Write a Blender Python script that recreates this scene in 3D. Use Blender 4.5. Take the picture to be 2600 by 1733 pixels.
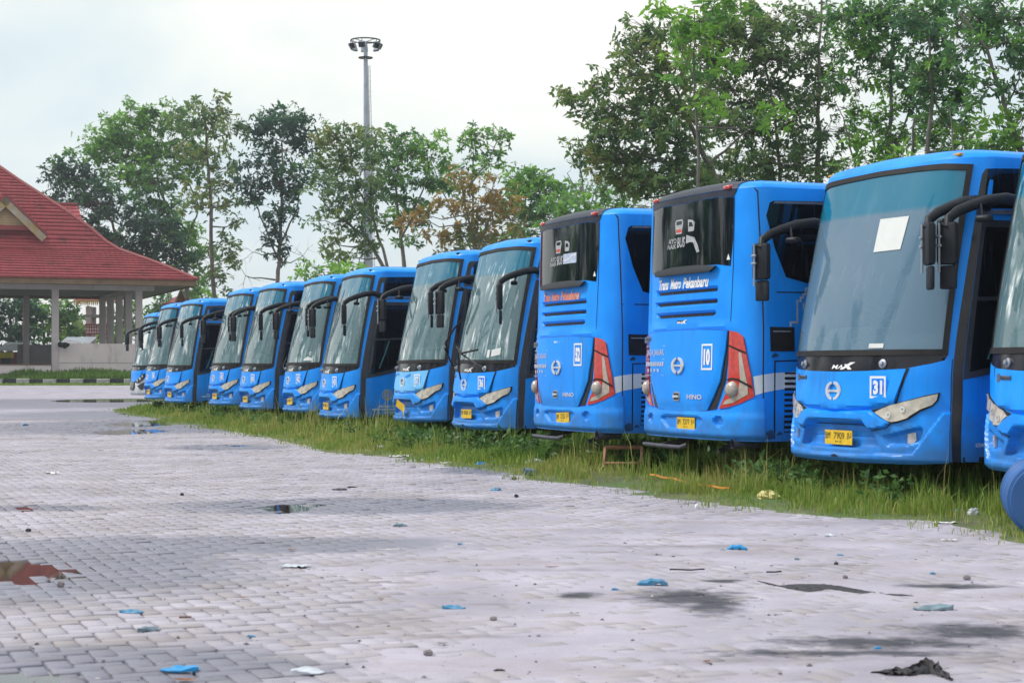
import bpy, bmesh, math, random
import numpy as np
from mathutils import Vector, Matrix
from mathutils.geometry import delaunay_2d_cdt

for o in list(bpy.data.objects):
    bpy.data.objects.remove(o)
SC = bpy.context.scene
COL = SC.collection
R = math.radians
PI = math.pi

# ------------------------------------------------------------------ camera, sky, sun, exposure
FOC, CAMZ, HOR = 4600.0, 1.2, 941.0            # focal length and horizon in photo pixels (photo 2600 wide), eye height
cam_d = bpy.data.cameras.new('camera')
cam = bpy.data.objects.new('camera', cam_d)
COL.objects.link(cam)
cam.location = (0, 0, CAMZ)
cam.rotation_euler = (R(90), 0, 0)
cam_d.sensor_width = 36.0
cam_d.lens = 36.0 * FOC / 2600
cam_d.shift_y = (HOR - 866.5) / 2600
cam_d.clip_start = 0.2
cam_d.clip_end = 3000
cam_d.dof.use_dof = True
cam_d.dof.focus_distance = 28.0
cam_d.dof.aperture_fstop = 7.0
SC.camera = cam

SUN_EL, SUN_AZ = R(50), R(-80)                 # azimuth from +Y towards +X: soft light from the left of the view
world = bpy.data.worlds.new('World')
SC.world = world
world.use_nodes = True
wn, wl = world.node_tree.nodes, world.node_tree.links
wn.clear()
w_out = wn.new('ShaderNodeOutputWorld'); w_bg = wn.new('ShaderNodeBackground')
w_sky = wn.new('ShaderNodeTexSky'); w_sky.sky_type = 'NISHITA'; w_sky.sun_disc = False
w_sky.sun_elevation = SUN_EL; w_sky.sun_rotation = SUN_AZ
w_sky.air_density = 1.0; w_sky.dust_density = 2.0
w_tc = wn.new('ShaderNodeTexCoord')
w_map = wn.new('ShaderNodeMapping'); w_map.inputs['Scale'].default_value = (1.0, 1.0, 2.6)
w_n = wn.new('ShaderNodeTexNoise'); w_n.inputs['Scale'].default_value = 3.1; w_n.inputs['Detail'].default_value = 7
w_n.inputs['Roughness'].default_value = 0.52; w_n.inputs['Distortion'].default_value = 0.35
w_r = wn.new('ShaderNodeValToRGB')
w_r.color_ramp.elements[0].position = 0.38; w_r.color_ramp.elements[0].color = (4.5, 5.25, 5.6, 1)
w_r.color_ramp.elements[1].position = 0.66; w_r.color_ramp.elements[1].color = (6.95, 6.85, 6.55, 1)
e = w_r.color_ramp.elements.new(0.53); e.color = (5.9, 6.2, 6.0, 1)
w_n2 = wn.new('ShaderNodeTexNoise'); w_n2.inputs['Scale'].default_value = 2.0; w_n2.inputs['Detail'].default_value = 5
w_r2 = wn.new('ShaderNodeMapRange'); w_r2.inputs['From Min'].default_value = 0.34; w_r2.inputs['From Max'].default_value = 0.52
w_r2.inputs['To Min'].default_value = 0.80; w_r2.inputs['To Max'].default_value = 1.0
w_mx = wn.new('ShaderNodeMix'); w_mx.data_type = 'RGBA'
wl.new(w_tc.outputs['Generated'], w_map.inputs['Vector'])
wl.new(w_map.outputs[0], w_n.inputs['Vector']); wl.new(w_map.outputs[0], w_n2.inputs['Vector'])
wl.new(w_n.outputs['Fac'], w_r.inputs['Fac']); wl.new(w_n2.outputs['Fac'], w_r2.inputs['Value'])
wl.new(w_r2.outputs[0], w_mx.inputs['Factor'])
wl.new(w_sky.outputs[0], w_mx.inputs['A']); wl.new(w_r.outputs[0], w_mx.inputs['B'])
wl.new(w_mx.outputs['Result'], w_bg.inputs['Color'])
w_bg.inputs['Strength'].default_value = 0.1
wl.new(w_bg.outputs[0], w_out.inputs['Surface'])

sun_d = bpy.data.lights.new('sun', 'SUN'); sun_d.energy = 2.0; sun_d.angle = R(14); sun_d.color = (1.0, 0.97, 0.92)
sun = bpy.data.objects.new('sun', sun_d); COL.objects.link(sun)
sd = Vector((math.sin(SUN_AZ) * math.cos(SUN_EL), math.cos(SUN_AZ) * math.cos(SUN_EL), math.sin(SUN_EL)))
sun.rotation_euler = sd.to_track_quat('Z', 'Y').to_euler()
sun.location = sd * 60

vs = SC.view_settings
vs.view_transform = 'Standard'; vs.look = 'None'; vs.exposure = 0.72; vs.gamma = 1.0; vs.use_curve_mapping = False
SC.cycles.max_bounces = 8; SC.cycles.transparent_max_bounces = 16

def AT(u, v, Y):
    """a photo pixel at depth Y as a point in metres"""
    return Vector(((u - 1300) / FOC * Y, Y, CAMZ + (HOR - v) / FOC * Y))
def GR(u, v, z=0.0):
    """the ground point seen at a photo pixel"""
    Y = FOC * (CAMZ - z) / (v - HOR)
    return Vector(((u - 1300) / FOC * Y, Y, z))

# ------------------------------------------------------------------ objects
def tag(o, label=None, cat=None, group=None, kind=None):
    if label: o['label'] = label
    if cat: o['category'] = cat
    if group: o['group'] = group
    if kind: o['kind'] = kind
    return o
def empty(name, loc=(0, 0, 0), rz=0.0, parent=None):
    o = bpy.data.objects.new(name, None); COL.objects.link(o)
    o.location = loc; o.rotation_euler = (0, 0, rz); o.empty_display_size = 0.2
    if parent: o.parent = parent
    return o
def link(name, me, parent=None):
    o = bpy.data.objects.new(name, me); COL.objects.link(o)
    if parent: o.parent = parent
    return o
def kids(o): return [c for c in bpy.data.objects if c.parent == o]
_KIDS = {}
def copy_tree(o, parent=None, skip=(), depth=0):
    c = o.copy(); COL.objects.link(c); c.parent = parent
    for k in CH.get(o.name, []):
        if k.name.split('.')[0] in skip: continue
        copy_tree(k, c, skip)
    return c
CH = {}
def index_children():
    CH.clear()
    for o in bpy.data.objects:
        if o.parent: CH.setdefault(o.parent.name, []).append(o)

class MB:
    """collects geometry for ONE mesh"""
    def __init__(s): s.v = []; s.f = []; s.m = []; s.n = 0
    def add(s, verts, faces, mi=0):
        b = len(s.v); s.v.extend([tuple(p) for p in verts]); s.f.extend([tuple(i + b for i in f) for f in faces])
        s.m.extend([mi] * len(faces)); return s
    def box(s, c, d, rot=None, mi=0, taper=1.0):
        hx, hy, hz = d[0] / 2, d[1] / 2, d[2] / 2
        vs_ = [Vector((sx * hx * (taper if sz > 0 else 1), sy * hy * (taper if sz > 0 else 1), sz * hz)) for sz in (-1, 1) for sy in (-1, 1) for sx in (-1, 1)]
        if rot is not None: vs_ = [rot @ p for p in vs_]
        return s.add([p + Vector(c) for p in vs_], [(0, 2, 3, 1), (4, 5, 7, 6), (0, 1, 5, 4), (2, 6, 7, 3), (0, 4, 6, 2), (1, 3, 7, 5)], mi)
    def bbox(s, c, d, b=0.01, rot=None, mi=0):
        """box with bevelled edges"""
        bm = bmesh.new(); bmesh.ops.create_cube(bm, size=1.0)
        for q in bm.verts: q.co = Vector((q.co.x * d[0], q.co.y * d[1], q.co.z * d[2]))
        bmesh.ops.bevel(bm, geom=list(bm.edges), offset=min(b, min(d) * 0.45), segments=2, affect='EDGES', profile=0.5)
        bm.verts.index_update()
        vs_ = [(rot @ q.co if rot is not None else q.co) + Vector(c) for q in bm.verts]
        fs = [[q.index for q in f.verts] for f in bm.faces]; bm.free()
        return s.add(vs_, fs, mi)
    def tube(s, pts, rad, n=8, cap=True, mi=0, squash=None):
        pts = [Vector(p) for p in pts]
        if not hasattr(rad, '__len__'): rad = [rad] * len(pts)
        vs_, fs = [], []
        up = Vector((0.13, 0.31, 1)).normalized()
        for i, p in enumerate(pts):
            t = (pts[min(i + 1, len(pts) - 1)] - pts[max(i - 1, 0)])
            if t.length < 1e-9: t = Vector((0, 0, 1))
            t.normalize()
            a = t.cross(up)
            if a.length < 1e-3: a = t.cross(Vector((1, 0, 0)))
            a.normalize(); b = a.cross(t)
            for k in range(n):
                q = 2 * PI * k / n
                sa, sb = (1, 1) if squash is None else squash
                vs_.append(p + a * (math.cos(q) * rad[i] * sa) + b * (math.sin(q) * rad[i] * sb))
        for i in range(len(pts) - 1):
            for k in range(n):
                k2 = (k + 1) % n
                fs.append((i * n + k, i * n + k2, (i + 1) * n + k2, (i + 1) * n + k))
        if cap:
            fs.append(tuple(range(n - 1, -1, -1))); fs.append(tuple((len(pts) - 1) * n + k for k in range(n)))
        return s.add(vs_, fs, mi)
    def lathe(s, prof, n=24, c=(0, 0, 0), rot=None, mi=0):
        vs_, fs = [], []
        for r_, z in prof:
            for k in range(n):
                q = 2 * PI * k / n; vs_.append(Vector((r_ * math.cos(q), r_ * math.sin(q), z)))
        for i in range(len(prof) - 1):
            for k in range(n):
                k2 = (k + 1) % n
                fs.append((i * n + k, i * n + k2, (i + 1) * n + k2, (i + 1) * n + k))
        if rot is not None: vs_ = [rot @ p for p in vs_]
        return s.add([p + Vector(c) for p in vs_], fs, mi)
    def mesh(s, name, mats, smooth=None):
        me = bpy.data.meshes.new(name); me.from_pydata(s.v, [], s.f)
        if not isinstance(mats, (list, tuple)): mats = [mats]
        for m in mats: me.materials.append(m)
        if len(mats) > 1: me.polygons.foreach_set('material_index', s.m)
        if smooth is not None:
            me.polygons.foreach_set('use_smooth', [True] * len(me.polygons)); me.set_sharp_from_angle(angle=R(smooth))
        me.update(); return me
    def build(s, name, mats, parent=None, smooth=None):
        return link(name, s.mesh(name, mats, smooth), parent)

def np_mesh(name, V, F, mats, attrs=None, smooth=False):
    """fast mesh from numpy: V (n,3), F (m,k) all faces of k corners; attrs: name -> (n,) floats on points"""
    me = bpy.data.meshes.new(name)
    n, m, k = len(V), len(F), F.shape[1]
    me.vertices.add(n); me.vertices.foreach_set('co', np.ascontiguousarray(V, dtype=np.float32).ravel())
    me.loops.add(m * k); me.loops.foreach_set('vertex_index', np.ascontiguousarray(F, dtype=np.int32).ravel())
    me.polygons.add(m); me.polygons.foreach_set('loop_start', np.arange(0, m * k, k, dtype=np.int32))
    if smooth: me.polygons.foreach_set('use_smooth', np.ones(m, dtype=bool))
    for mt in (mats if isinstance(mats, (list, tuple)) else [mats]): me.materials.append(mt)
    me.update(calc_edges=True)
    for a, d in (attrs or {}).items():
        at = me.attributes.new(a, 'FLOAT', 'POINT'); at.data.foreach_set('value', np.ascontiguousarray(d, dtype=np.float32))
    return me

# ------------------------------------------------------------------ materials
MATS = {}
def nodes_of(name):
    m = bpy.data.materials.new(name); m.use_nodes = True
    return m, m.node_tree.nodes, m.node_tree.links, m.node_tree.nodes['Principled BSDF']
def setp(b, **k):
    for a, v in k.items():
        b.inputs[{'col': 'Base Color', 'rough': 'Roughness', 'metal': 'Metallic', 'coat': 'Coat Weight', 'coatr': 'Coat Roughness', 'alpha': 'Alpha', 'spec': 'Specular IOR Level', 'trans': 'Transmission Weight', 'sss': 'Subsurface Weight'}[a]].default_value = v
def c4(c): return (c[0], c[1], c[2], 1.0)
def mat(name, col, rough=0.6, metal=0.0, var=0.12, vscale=6.0, bump=0.0, bscale=60.0, coat=0.0, coord='Object', spec=0.5, rvar=0.1, dirt=None, dscale=(3, 3, 1)):
    """a base colour with noise variation, optional grime in patches of their own, optional fine relief"""
    m, N, L, b = nodes_of(name)
    tc = N.new('ShaderNodeTexCoord')
    n1 = N.new('ShaderNodeTexNoise'); n1.inputs['Scale'].default_value = vscale; n1.inputs['Detail'].default_value = 6
    L.new(tc.outputs[coord], n1.inputs['Vector'])
    r = N.new('ShaderNodeValToRGB')
    lo = tuple(max(0, x * (1 - var)) for x in col); hi = tuple(min(1, x * (1 + var)) for x in col)
    r.color_ramp.elements[0].position = 0.3; r.color_ramp.elements[0].color = c4(lo)
    r.color_ramp.elements[1].position = 0.7; r.color_ramp.elements[1].color = c4(hi)
    L.new(n1.outputs['Fac'], r.inputs['Fac'])
    out = r.outputs[0]
    if dirt:
        mp = N.new('ShaderNodeMapping'); mp.inputs['Scale'].default_value = dscale; L.new(tc.outputs[coord], mp.inputs['Vector'])
        n3 = N.new('ShaderNodeTexNoise'); n3.inputs['Scale'].default_value = 1.0; n3.inputs['Detail'].default_value = 8; n3.inputs['Roughness'].default_value = 0.65
        L.new(mp.outputs[0], n3.inputs['Vector'])
        mr = N.new('ShaderNodeMapRange'); mr.inputs['From Min'].default_value = dirt[1]; mr.inputs['From Max'].default_value = dirt[1] + 0.18; mr.inputs['To Max'].default_value = dirt[2]
        L.new(n3.outputs['Fac'], mr.inputs['Value'])
        mx = N.new('ShaderNodeMix'); mx.data_type = 'RGBA'; L.new(mr.outputs[0], mx.inputs['Factor']); L.new(out, mx.inputs['A']); mx.inputs['B'].default_value = c4(dirt[0])
        out = mx.outputs['Result']
    L.new(out, b.inputs['Base Color'])
    rr = N.new('ShaderNodeMapRange'); rr.inputs['To Min'].default_value = max(0.02, rough - rvar); rr.inputs['To Max'].default_value = min(1, rough + rvar)
    L.new(n1.outputs['Fac'], rr.inputs['Value']); L.new(rr.outputs[0], b.inputs['Roughness'])
    setp(b, metal=metal, coat=coat, spec=spec); b.inputs['Coat Roughness'].default_value = 0.06
    if bump:
        n2 = N.new('ShaderNodeTexNoise'); n2.inputs['Scale'].default_value = bscale; n2.inputs['Detail'].default_value = 4
        L.new(tc.outputs[coord], n2.inputs['Vector'])
        bp = N.new('ShaderNodeBump'); bp.inputs['Strength'].default_value = bump; bp.inputs['Distance'].default_value = 0.02
        L.new(n2.outputs['Fac'], bp.inputs['Height']); L.new(bp.outputs[0], b.inputs['Normal'])
    MATS[name] = m
    return m

def paint(name, col, grime=0.35):
    """vehicle paint: weak colour variation, vertical run-off streaks and road grime, clear coat"""
    m, N, L, b = nodes_of(name)
    tc = N.new('ShaderNodeTexCoord'); oi = N.new('ShaderNodeObjectInfo')
    ad = N.new('ShaderNodeVectorMath'); ad.operation = 'ADD'
    cm = N.new('ShaderNodeCombineXYZ'); mu = N.new('ShaderNodeMath'); mu.operation = 'MULTIPLY'; mu.inputs[1].default_value = 37.0
    L.new(oi.outputs['Random'], mu.inputs[0]); L.new(mu.outputs[0], cm.inputs['X']); L.new(mu.outputs[0], cm.inputs['Y'])
    L.new(tc.outputs['Object'], ad.inputs[0]); L.new(cm.outputs[0], ad.inputs[1])
    n1 = N.new('ShaderNodeTexNoise'); n1.inputs['Scale'].default_value = 2.2; n1.inputs['Detail'].default_value = 5; L.new(ad.outputs[0], n1.inputs['Vector'])
    r = N.new('ShaderNodeValToRGB')
    r.color_ramp.elements[0].position = 0.3; r.color_ramp.elements[0].color = c4([x * 0.86 for x in col])
    r.color_ramp.elements[1].position = 0.72; r.color_ramp.elements[1].color = c4([min(1, x * 1.08 + 0.006) for x in col])
    L.new(n1.outputs['Fac'], r.inputs['Fac'])
    mp = N.new('ShaderNodeMapping'); mp.inputs['Scale'].default_value = (9, 9, 0.9); L.new(ad.outputs[0], mp.inputs['Vector'])
    n2 = N.new('ShaderNodeTexNoise'); n2.inputs['Scale'].default_value = 1; n2.inputs['Detail'].default_value = 7; n2.inputs['Roughness'].default_value = 0.7; L.new(mp.outputs[0], n2.inputs['Vector'])
    n4 = N.new('ShaderNodeTexNoise'); n4.inputs['Scale'].default_value = 1.1; n4.inputs['Detail'].default_value = 6; L.new(ad.outputs[0], n4.inputs['Vector'])
    m1 = N.new('ShaderNodeMath'); m1.operation = 'MULTIPLY'; L.new(n2.outputs['Fac'], m1.inputs[0]); L.new(n4.outputs['Fac'], m1.inputs[1])
    mr = N.new('ShaderNodeMapRange'); mr.inputs['From Min'].default_value = 0.27; mr.inputs['From Max'].default_value = 0.42; mr.inputs['To Max'].default_value = grime
    L.new(m1.outputs[0], mr.inputs['Value'])
    mx = N.new('ShaderNodeMix'); mx.data_type = 'RGBA'; L.new(mr.outputs[0], mx.inputs['Factor']); L.new(r.outputs[0], mx.inputs['A']); mx.inputs['B'].default_value = (0.02, 0.09, 0.20, 1)
    sz = N.new('ShaderNodeSeparateXYZ'); L.new(tc.outputs['Object'], sz.inputs[0])     # road splash on the skirts
    n6 = N.new('ShaderNodeTexNoise'); n6.inputs['Scale'].default_value = 5; n6.inputs['Detail'].default_value = 8; n6.inputs['Roughness'].default_value = 0.7; L.new(ad.outputs[0], n6.inputs['Vector'])
    hs = N.new('ShaderNodeMath'); hs.operation = 'MULTIPLY_ADD'; L.new(n6.outputs['Fac'], hs.inputs[0]); hs.inputs[1].default_value = -1.1; L.new(sz.outputs['Z'], hs.inputs[2])
    sk = N.new('ShaderNodeMapRange'); sk.inputs['From Min'].default_value = 0.30; sk.inputs['From Max'].default_value = -0.12; sk.inputs['To Max'].default_value = 0.55; L.new(hs.outputs[0], sk.inputs['Value'])
    mx2 = N.new('ShaderNodeMix'); mx2.data_type = 'RGBA'; L.new(sk.outputs[0], mx2.inputs['Factor']); L.new(mx.outputs['Result'], mx2.inputs['A']); mx2.inputs['B'].default_value = (0.06, 0.10, 0.15, 1)
    L.new(mx2.outputs['Result'], b.inputs['Base Color'])
    rr = N.new('ShaderNodeMapRange'); rr.inputs['To Min'].default_value = 0.30; rr.inputs['To Max'].default_value = 0.62; L.new(n4.outputs['Fac'], rr.inputs['Value']); L.new(rr.outputs[0], b.inputs['Roughness'])
    setp(b, coat=0.12, spec=0.25); b.inputs['Coat Roughness'].default_value = 0.12
    n5 = N.new('ShaderNodeTexNoise'); n5.inputs['Scale'].default_value = 3.5; n5.inputs['Detail'].default_value = 2; L.new(ad.outputs[0], n5.inputs['Vector'])
    bp = N.new('ShaderNodeBump'); bp.inputs['Strength'].default_value = 0.18; bp.inputs['Distance'].default_value = 0.03; L.new(n5.outputs['Fac'], bp.inputs['Height']); L.new(bp.outputs[0], b.inputs['Normal'])
    MATS[name] = m
    return m

def windscreen_mat(name, streak=0.58, filmc=(0.27, 0.45, 0.51), base=0.36):
    """laminated glass: tinted see-through, mirror reflection by angle, dusty film whose tone and pale streaks also paint in mirrored sky, blue sun band along the top"""
    m, N, L, b = nodes_of(name); N.remove(b); out = [n for n in N if n.type == 'OUTPUT_MATERIAL'][0]
    tc = N.new('ShaderNodeTexCoord'); oi = N.new('ShaderNodeObjectInfo')
    mu = N.new('ShaderNodeMath'); mu.operation = 'MULTIPLY'; mu.inputs[1].default_value = 53.0; L.new(oi.outputs['Random'], mu.inputs[0])
    cm = N.new('ShaderNodeCombineXYZ'); L.new(mu.outputs[0], cm.inputs['X'])
    ad = N.new('ShaderNodeVectorMath'); ad.operation = 'ADD'; L.new(tc.outputs['Object'], ad.inputs[0]); L.new(cm.outputs[0], ad.inputs[1])
    sp = N.new('ShaderNodeSeparateXYZ'); L.new(tc.outputs['Object'], sp.inputs[0])
    band = N.new('ShaderNodeMapRange'); band.interpolation_type = 'SMOOTHSTEP'; band.inputs['From Min'].default_value = 2.60; band.inputs['From Max'].default_value = 2.66; L.new(sp.outputs['Z'], band.inputs['Value'])
    tint = N.new('ShaderNodeMix'); tint.data_type = 'RGBA'; tint.inputs['A'].default_value = (0.66, 0.80, 0.78, 1); tint.inputs['B'].default_value = (0.10, 0.42, 0.58, 1); L.new(band.outputs[0], tint.inputs['Factor'])
    tr = N.new('ShaderNodeBsdfTransparent'); L.new(tint.outputs['Result'], tr.inputs['Color'])
    # dusty film; its tone and pale streaks also paint in sky reflections
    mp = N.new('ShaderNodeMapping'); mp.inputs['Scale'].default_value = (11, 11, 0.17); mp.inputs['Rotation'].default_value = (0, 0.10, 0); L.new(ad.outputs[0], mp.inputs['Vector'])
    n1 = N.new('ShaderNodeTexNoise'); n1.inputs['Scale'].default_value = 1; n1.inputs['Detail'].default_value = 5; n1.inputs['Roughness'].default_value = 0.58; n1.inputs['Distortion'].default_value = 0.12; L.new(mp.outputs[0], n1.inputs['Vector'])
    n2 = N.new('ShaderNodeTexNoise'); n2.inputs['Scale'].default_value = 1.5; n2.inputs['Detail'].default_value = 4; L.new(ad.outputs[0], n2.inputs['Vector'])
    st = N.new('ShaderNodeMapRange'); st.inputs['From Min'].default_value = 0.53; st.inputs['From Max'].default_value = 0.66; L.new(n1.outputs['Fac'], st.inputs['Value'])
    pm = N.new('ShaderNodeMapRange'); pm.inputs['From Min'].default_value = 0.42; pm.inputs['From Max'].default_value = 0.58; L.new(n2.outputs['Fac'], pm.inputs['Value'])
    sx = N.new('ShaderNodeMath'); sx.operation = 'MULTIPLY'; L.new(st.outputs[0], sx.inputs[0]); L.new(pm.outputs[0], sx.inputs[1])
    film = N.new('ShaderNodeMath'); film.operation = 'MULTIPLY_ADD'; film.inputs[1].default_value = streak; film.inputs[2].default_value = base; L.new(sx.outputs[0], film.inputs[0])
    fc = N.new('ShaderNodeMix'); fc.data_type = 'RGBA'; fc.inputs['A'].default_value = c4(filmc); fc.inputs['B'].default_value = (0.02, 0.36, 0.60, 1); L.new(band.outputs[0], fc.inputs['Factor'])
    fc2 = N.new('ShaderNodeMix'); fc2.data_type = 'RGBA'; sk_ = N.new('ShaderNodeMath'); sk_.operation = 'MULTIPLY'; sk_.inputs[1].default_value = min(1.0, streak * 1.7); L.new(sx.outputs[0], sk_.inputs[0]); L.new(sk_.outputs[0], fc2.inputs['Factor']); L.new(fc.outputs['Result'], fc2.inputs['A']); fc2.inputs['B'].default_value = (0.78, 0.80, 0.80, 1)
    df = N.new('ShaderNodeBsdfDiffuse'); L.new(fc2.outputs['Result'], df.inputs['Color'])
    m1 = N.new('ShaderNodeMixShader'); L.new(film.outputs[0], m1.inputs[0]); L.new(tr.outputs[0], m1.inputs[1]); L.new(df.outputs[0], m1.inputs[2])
    gl = N.new('ShaderNodeBsdfGlossy'); gl.inputs['Roughness'].default_value = 0.03
    bn = N.new('ShaderNodeTexNoise'); bn.inputs['Scale'].default_value = 1.4; L.new(ad.outputs[0], bn.inputs['Vector'])
    bp = N.new('ShaderNodeBump'); bp.inputs['Strength'].default_value = 0.13; bp.inputs['Distance'].default_value = 0.06; L.new(bn.outputs['Fac'], bp.inputs['Height']); L.new(bp.outputs[0], gl.inputs['Normal'])
    fr = N.new('ShaderNodeFresnel'); fr.inputs['IOR'].default_value = 1.62
    m2 = N.new('ShaderNodeMixShader'); L.new(fr.outputs[0], m2.inputs[0]); L.new(m1.outputs[0], m2.inputs[1]); L.new(gl.outputs[0], m2.inputs[2])
    L.new(m2.outputs[0], out.inputs['Surface'])
    MATS[name] = m
    return m

def leaf_mat(name, cols, trans=0.35):
    """foliage: per-leaf attribute 'tint' 0..1 through a ramp, some light through the leaf"""
    m, N, L, b = nodes_of(name); out = [n for n in N if n.type == 'OUTPUT_MATERIAL'][0]
    at = N.new('ShaderNodeAttribute'); at.attribute_name = 'tint'
    r = N.new('ShaderNodeValToRGB')
    while len(r.color_ramp.elements) < len(cols): r.color_ramp.elements.new(0.5)
    for i, c in enumerate(cols):
        r.color_ramp.elements[i].position = i / (len(cols) - 1); r.color_ramp.elements[i].color = c4(c)
    L.new(at.outputs['Fac'], r.inputs['Fac']); L.new(r.outputs[0], b.inputs['Base Color'])
    setp(b, rough=0.5, spec=0.35)
    tl = N.new('ShaderNodeBsdfTranslucent'); L.new(r.outputs[0], tl.inputs['Color'])
    mx = N.new('ShaderNodeMixShader'); mx.inputs[0].default_value = trans
    L.new(b.outputs[0], mx.inputs[1]); L.new(tl.outputs[0], mx.inputs[2]); L.new(mx.outputs[0], out.inputs['Surface'])
    MATS[name] = m
    return m

# ellipses of damp paving (cx, cy, rx, ry), of oil stains, in metres on the ground
WET = [(-3.1, 10.9, 1.7, 1.7), (-2.2, 12.5, 1.9, 0.7), (-1.75, 7.35, 1.1, 0.6), (-1.45, 16.15, 1.7, 1.1), (-4.25, 15.9, 0.85, 0.42), (-0.9, 16.4, 0.9, 0.55),
       (-8.3, 39.5, 3.6, 5.5), (-10.5, 50, 4.2, 6), (-17, 68, 9, 12), (-4.5, 28.5, 1.0, 1.2), (-0.15, 22, 0.8, 1.2), (-6.6, 36.5, 1.5, 1.6)]
OIL = [(0.93, 9.58, 0.31, 0.42), (1.02, 9.4, 0.18, 0.6), (1.62, 8.0, 0.5, 0.2), (2.15, 8.35, 0.35, 0.3), (0.35, 9.7, 0.12, 0.14), (1.2, 10.35, 0.12, 0.1), (1.4, 7.7, 0.6, 0.1), (2.45, 10.1, 0.3, 0.12)]
FAINT = [(2.3, 7.55, .8, .25), (1.0, 7.5, .5, .12), (-.2, 8.2, .35, .08), (2.0, 11.2, .25, .1), (0.3, 10.9, .5, .08), (-.75, 10.3, .3, .06), (1.3, 12.4, .8, .12), (2.5, 8.9, .4, .16), (.5, 12.0, .4, .06), (-.1, 9.3, .12, .05), (-3.4, 8.4, .4, .15), (-1.6, 9.1, .35, .12), (-2.6, 9.4, .3, .2)]
def ellipse_mask(N, L, pos, els, soft=0.35, warp=0.45, wscale=3.0):
    nz = N.new('ShaderNodeTexNoise'); nz.inputs['Scale'].default_value = wscale; nz.inputs['Detail'].default_value = 7; nz.inputs['Roughness'].default_value = 0.62; L.new(pos, nz.inputs['Vector'])
    last = None
    for (cx, cy, rx, ry) in els:
        s = N.new('ShaderNodeVectorMath'); s.operation = 'SUBTRACT'; L.new(pos, s.inputs[0]); s.inputs[1].default_value = (cx, cy, 0)
        k = N.new('ShaderNodeVectorMath'); k.operation = 'MULTIPLY'; L.new(s.outputs[0], k.inputs[0]); k.inputs[1].default_value = (1 / rx, 1 / ry, 0)
        l = N.new('ShaderNodeVectorMath'); l.operation = 'LENGTH'; L.new(k.outputs[0], l.inputs[0])
        if last is None: last = l.outputs['Value']
        else:
            mn = N.new('ShaderNodeMath'); mn.operation = 'MINIMUM'; L.new(last, mn.inputs[0]); L.new(l.outputs['Value'], mn.inputs[1]); last = mn.outputs[0]
    a = N.new('ShaderNodeMath'); a.operation = 'MULTIPLY_ADD'; L.new(nz.outputs['Fac'], a.inputs[0]); a.inputs[1].default_value = warp * 2; L.new(last, a.inputs[2])
    mr = N.new('ShaderNodeMapRange'); mr.interpolation_type = 'SMOOTHSTEP'
    mr.inputs['From Min'].default_value = 1 + warp + soft / 2; mr.inputs['From Max'].default_value = 1 + warp - soft; L.new(a.outputs[0], mr.inputs['Value'])
    return mr.outputs[0]
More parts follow.
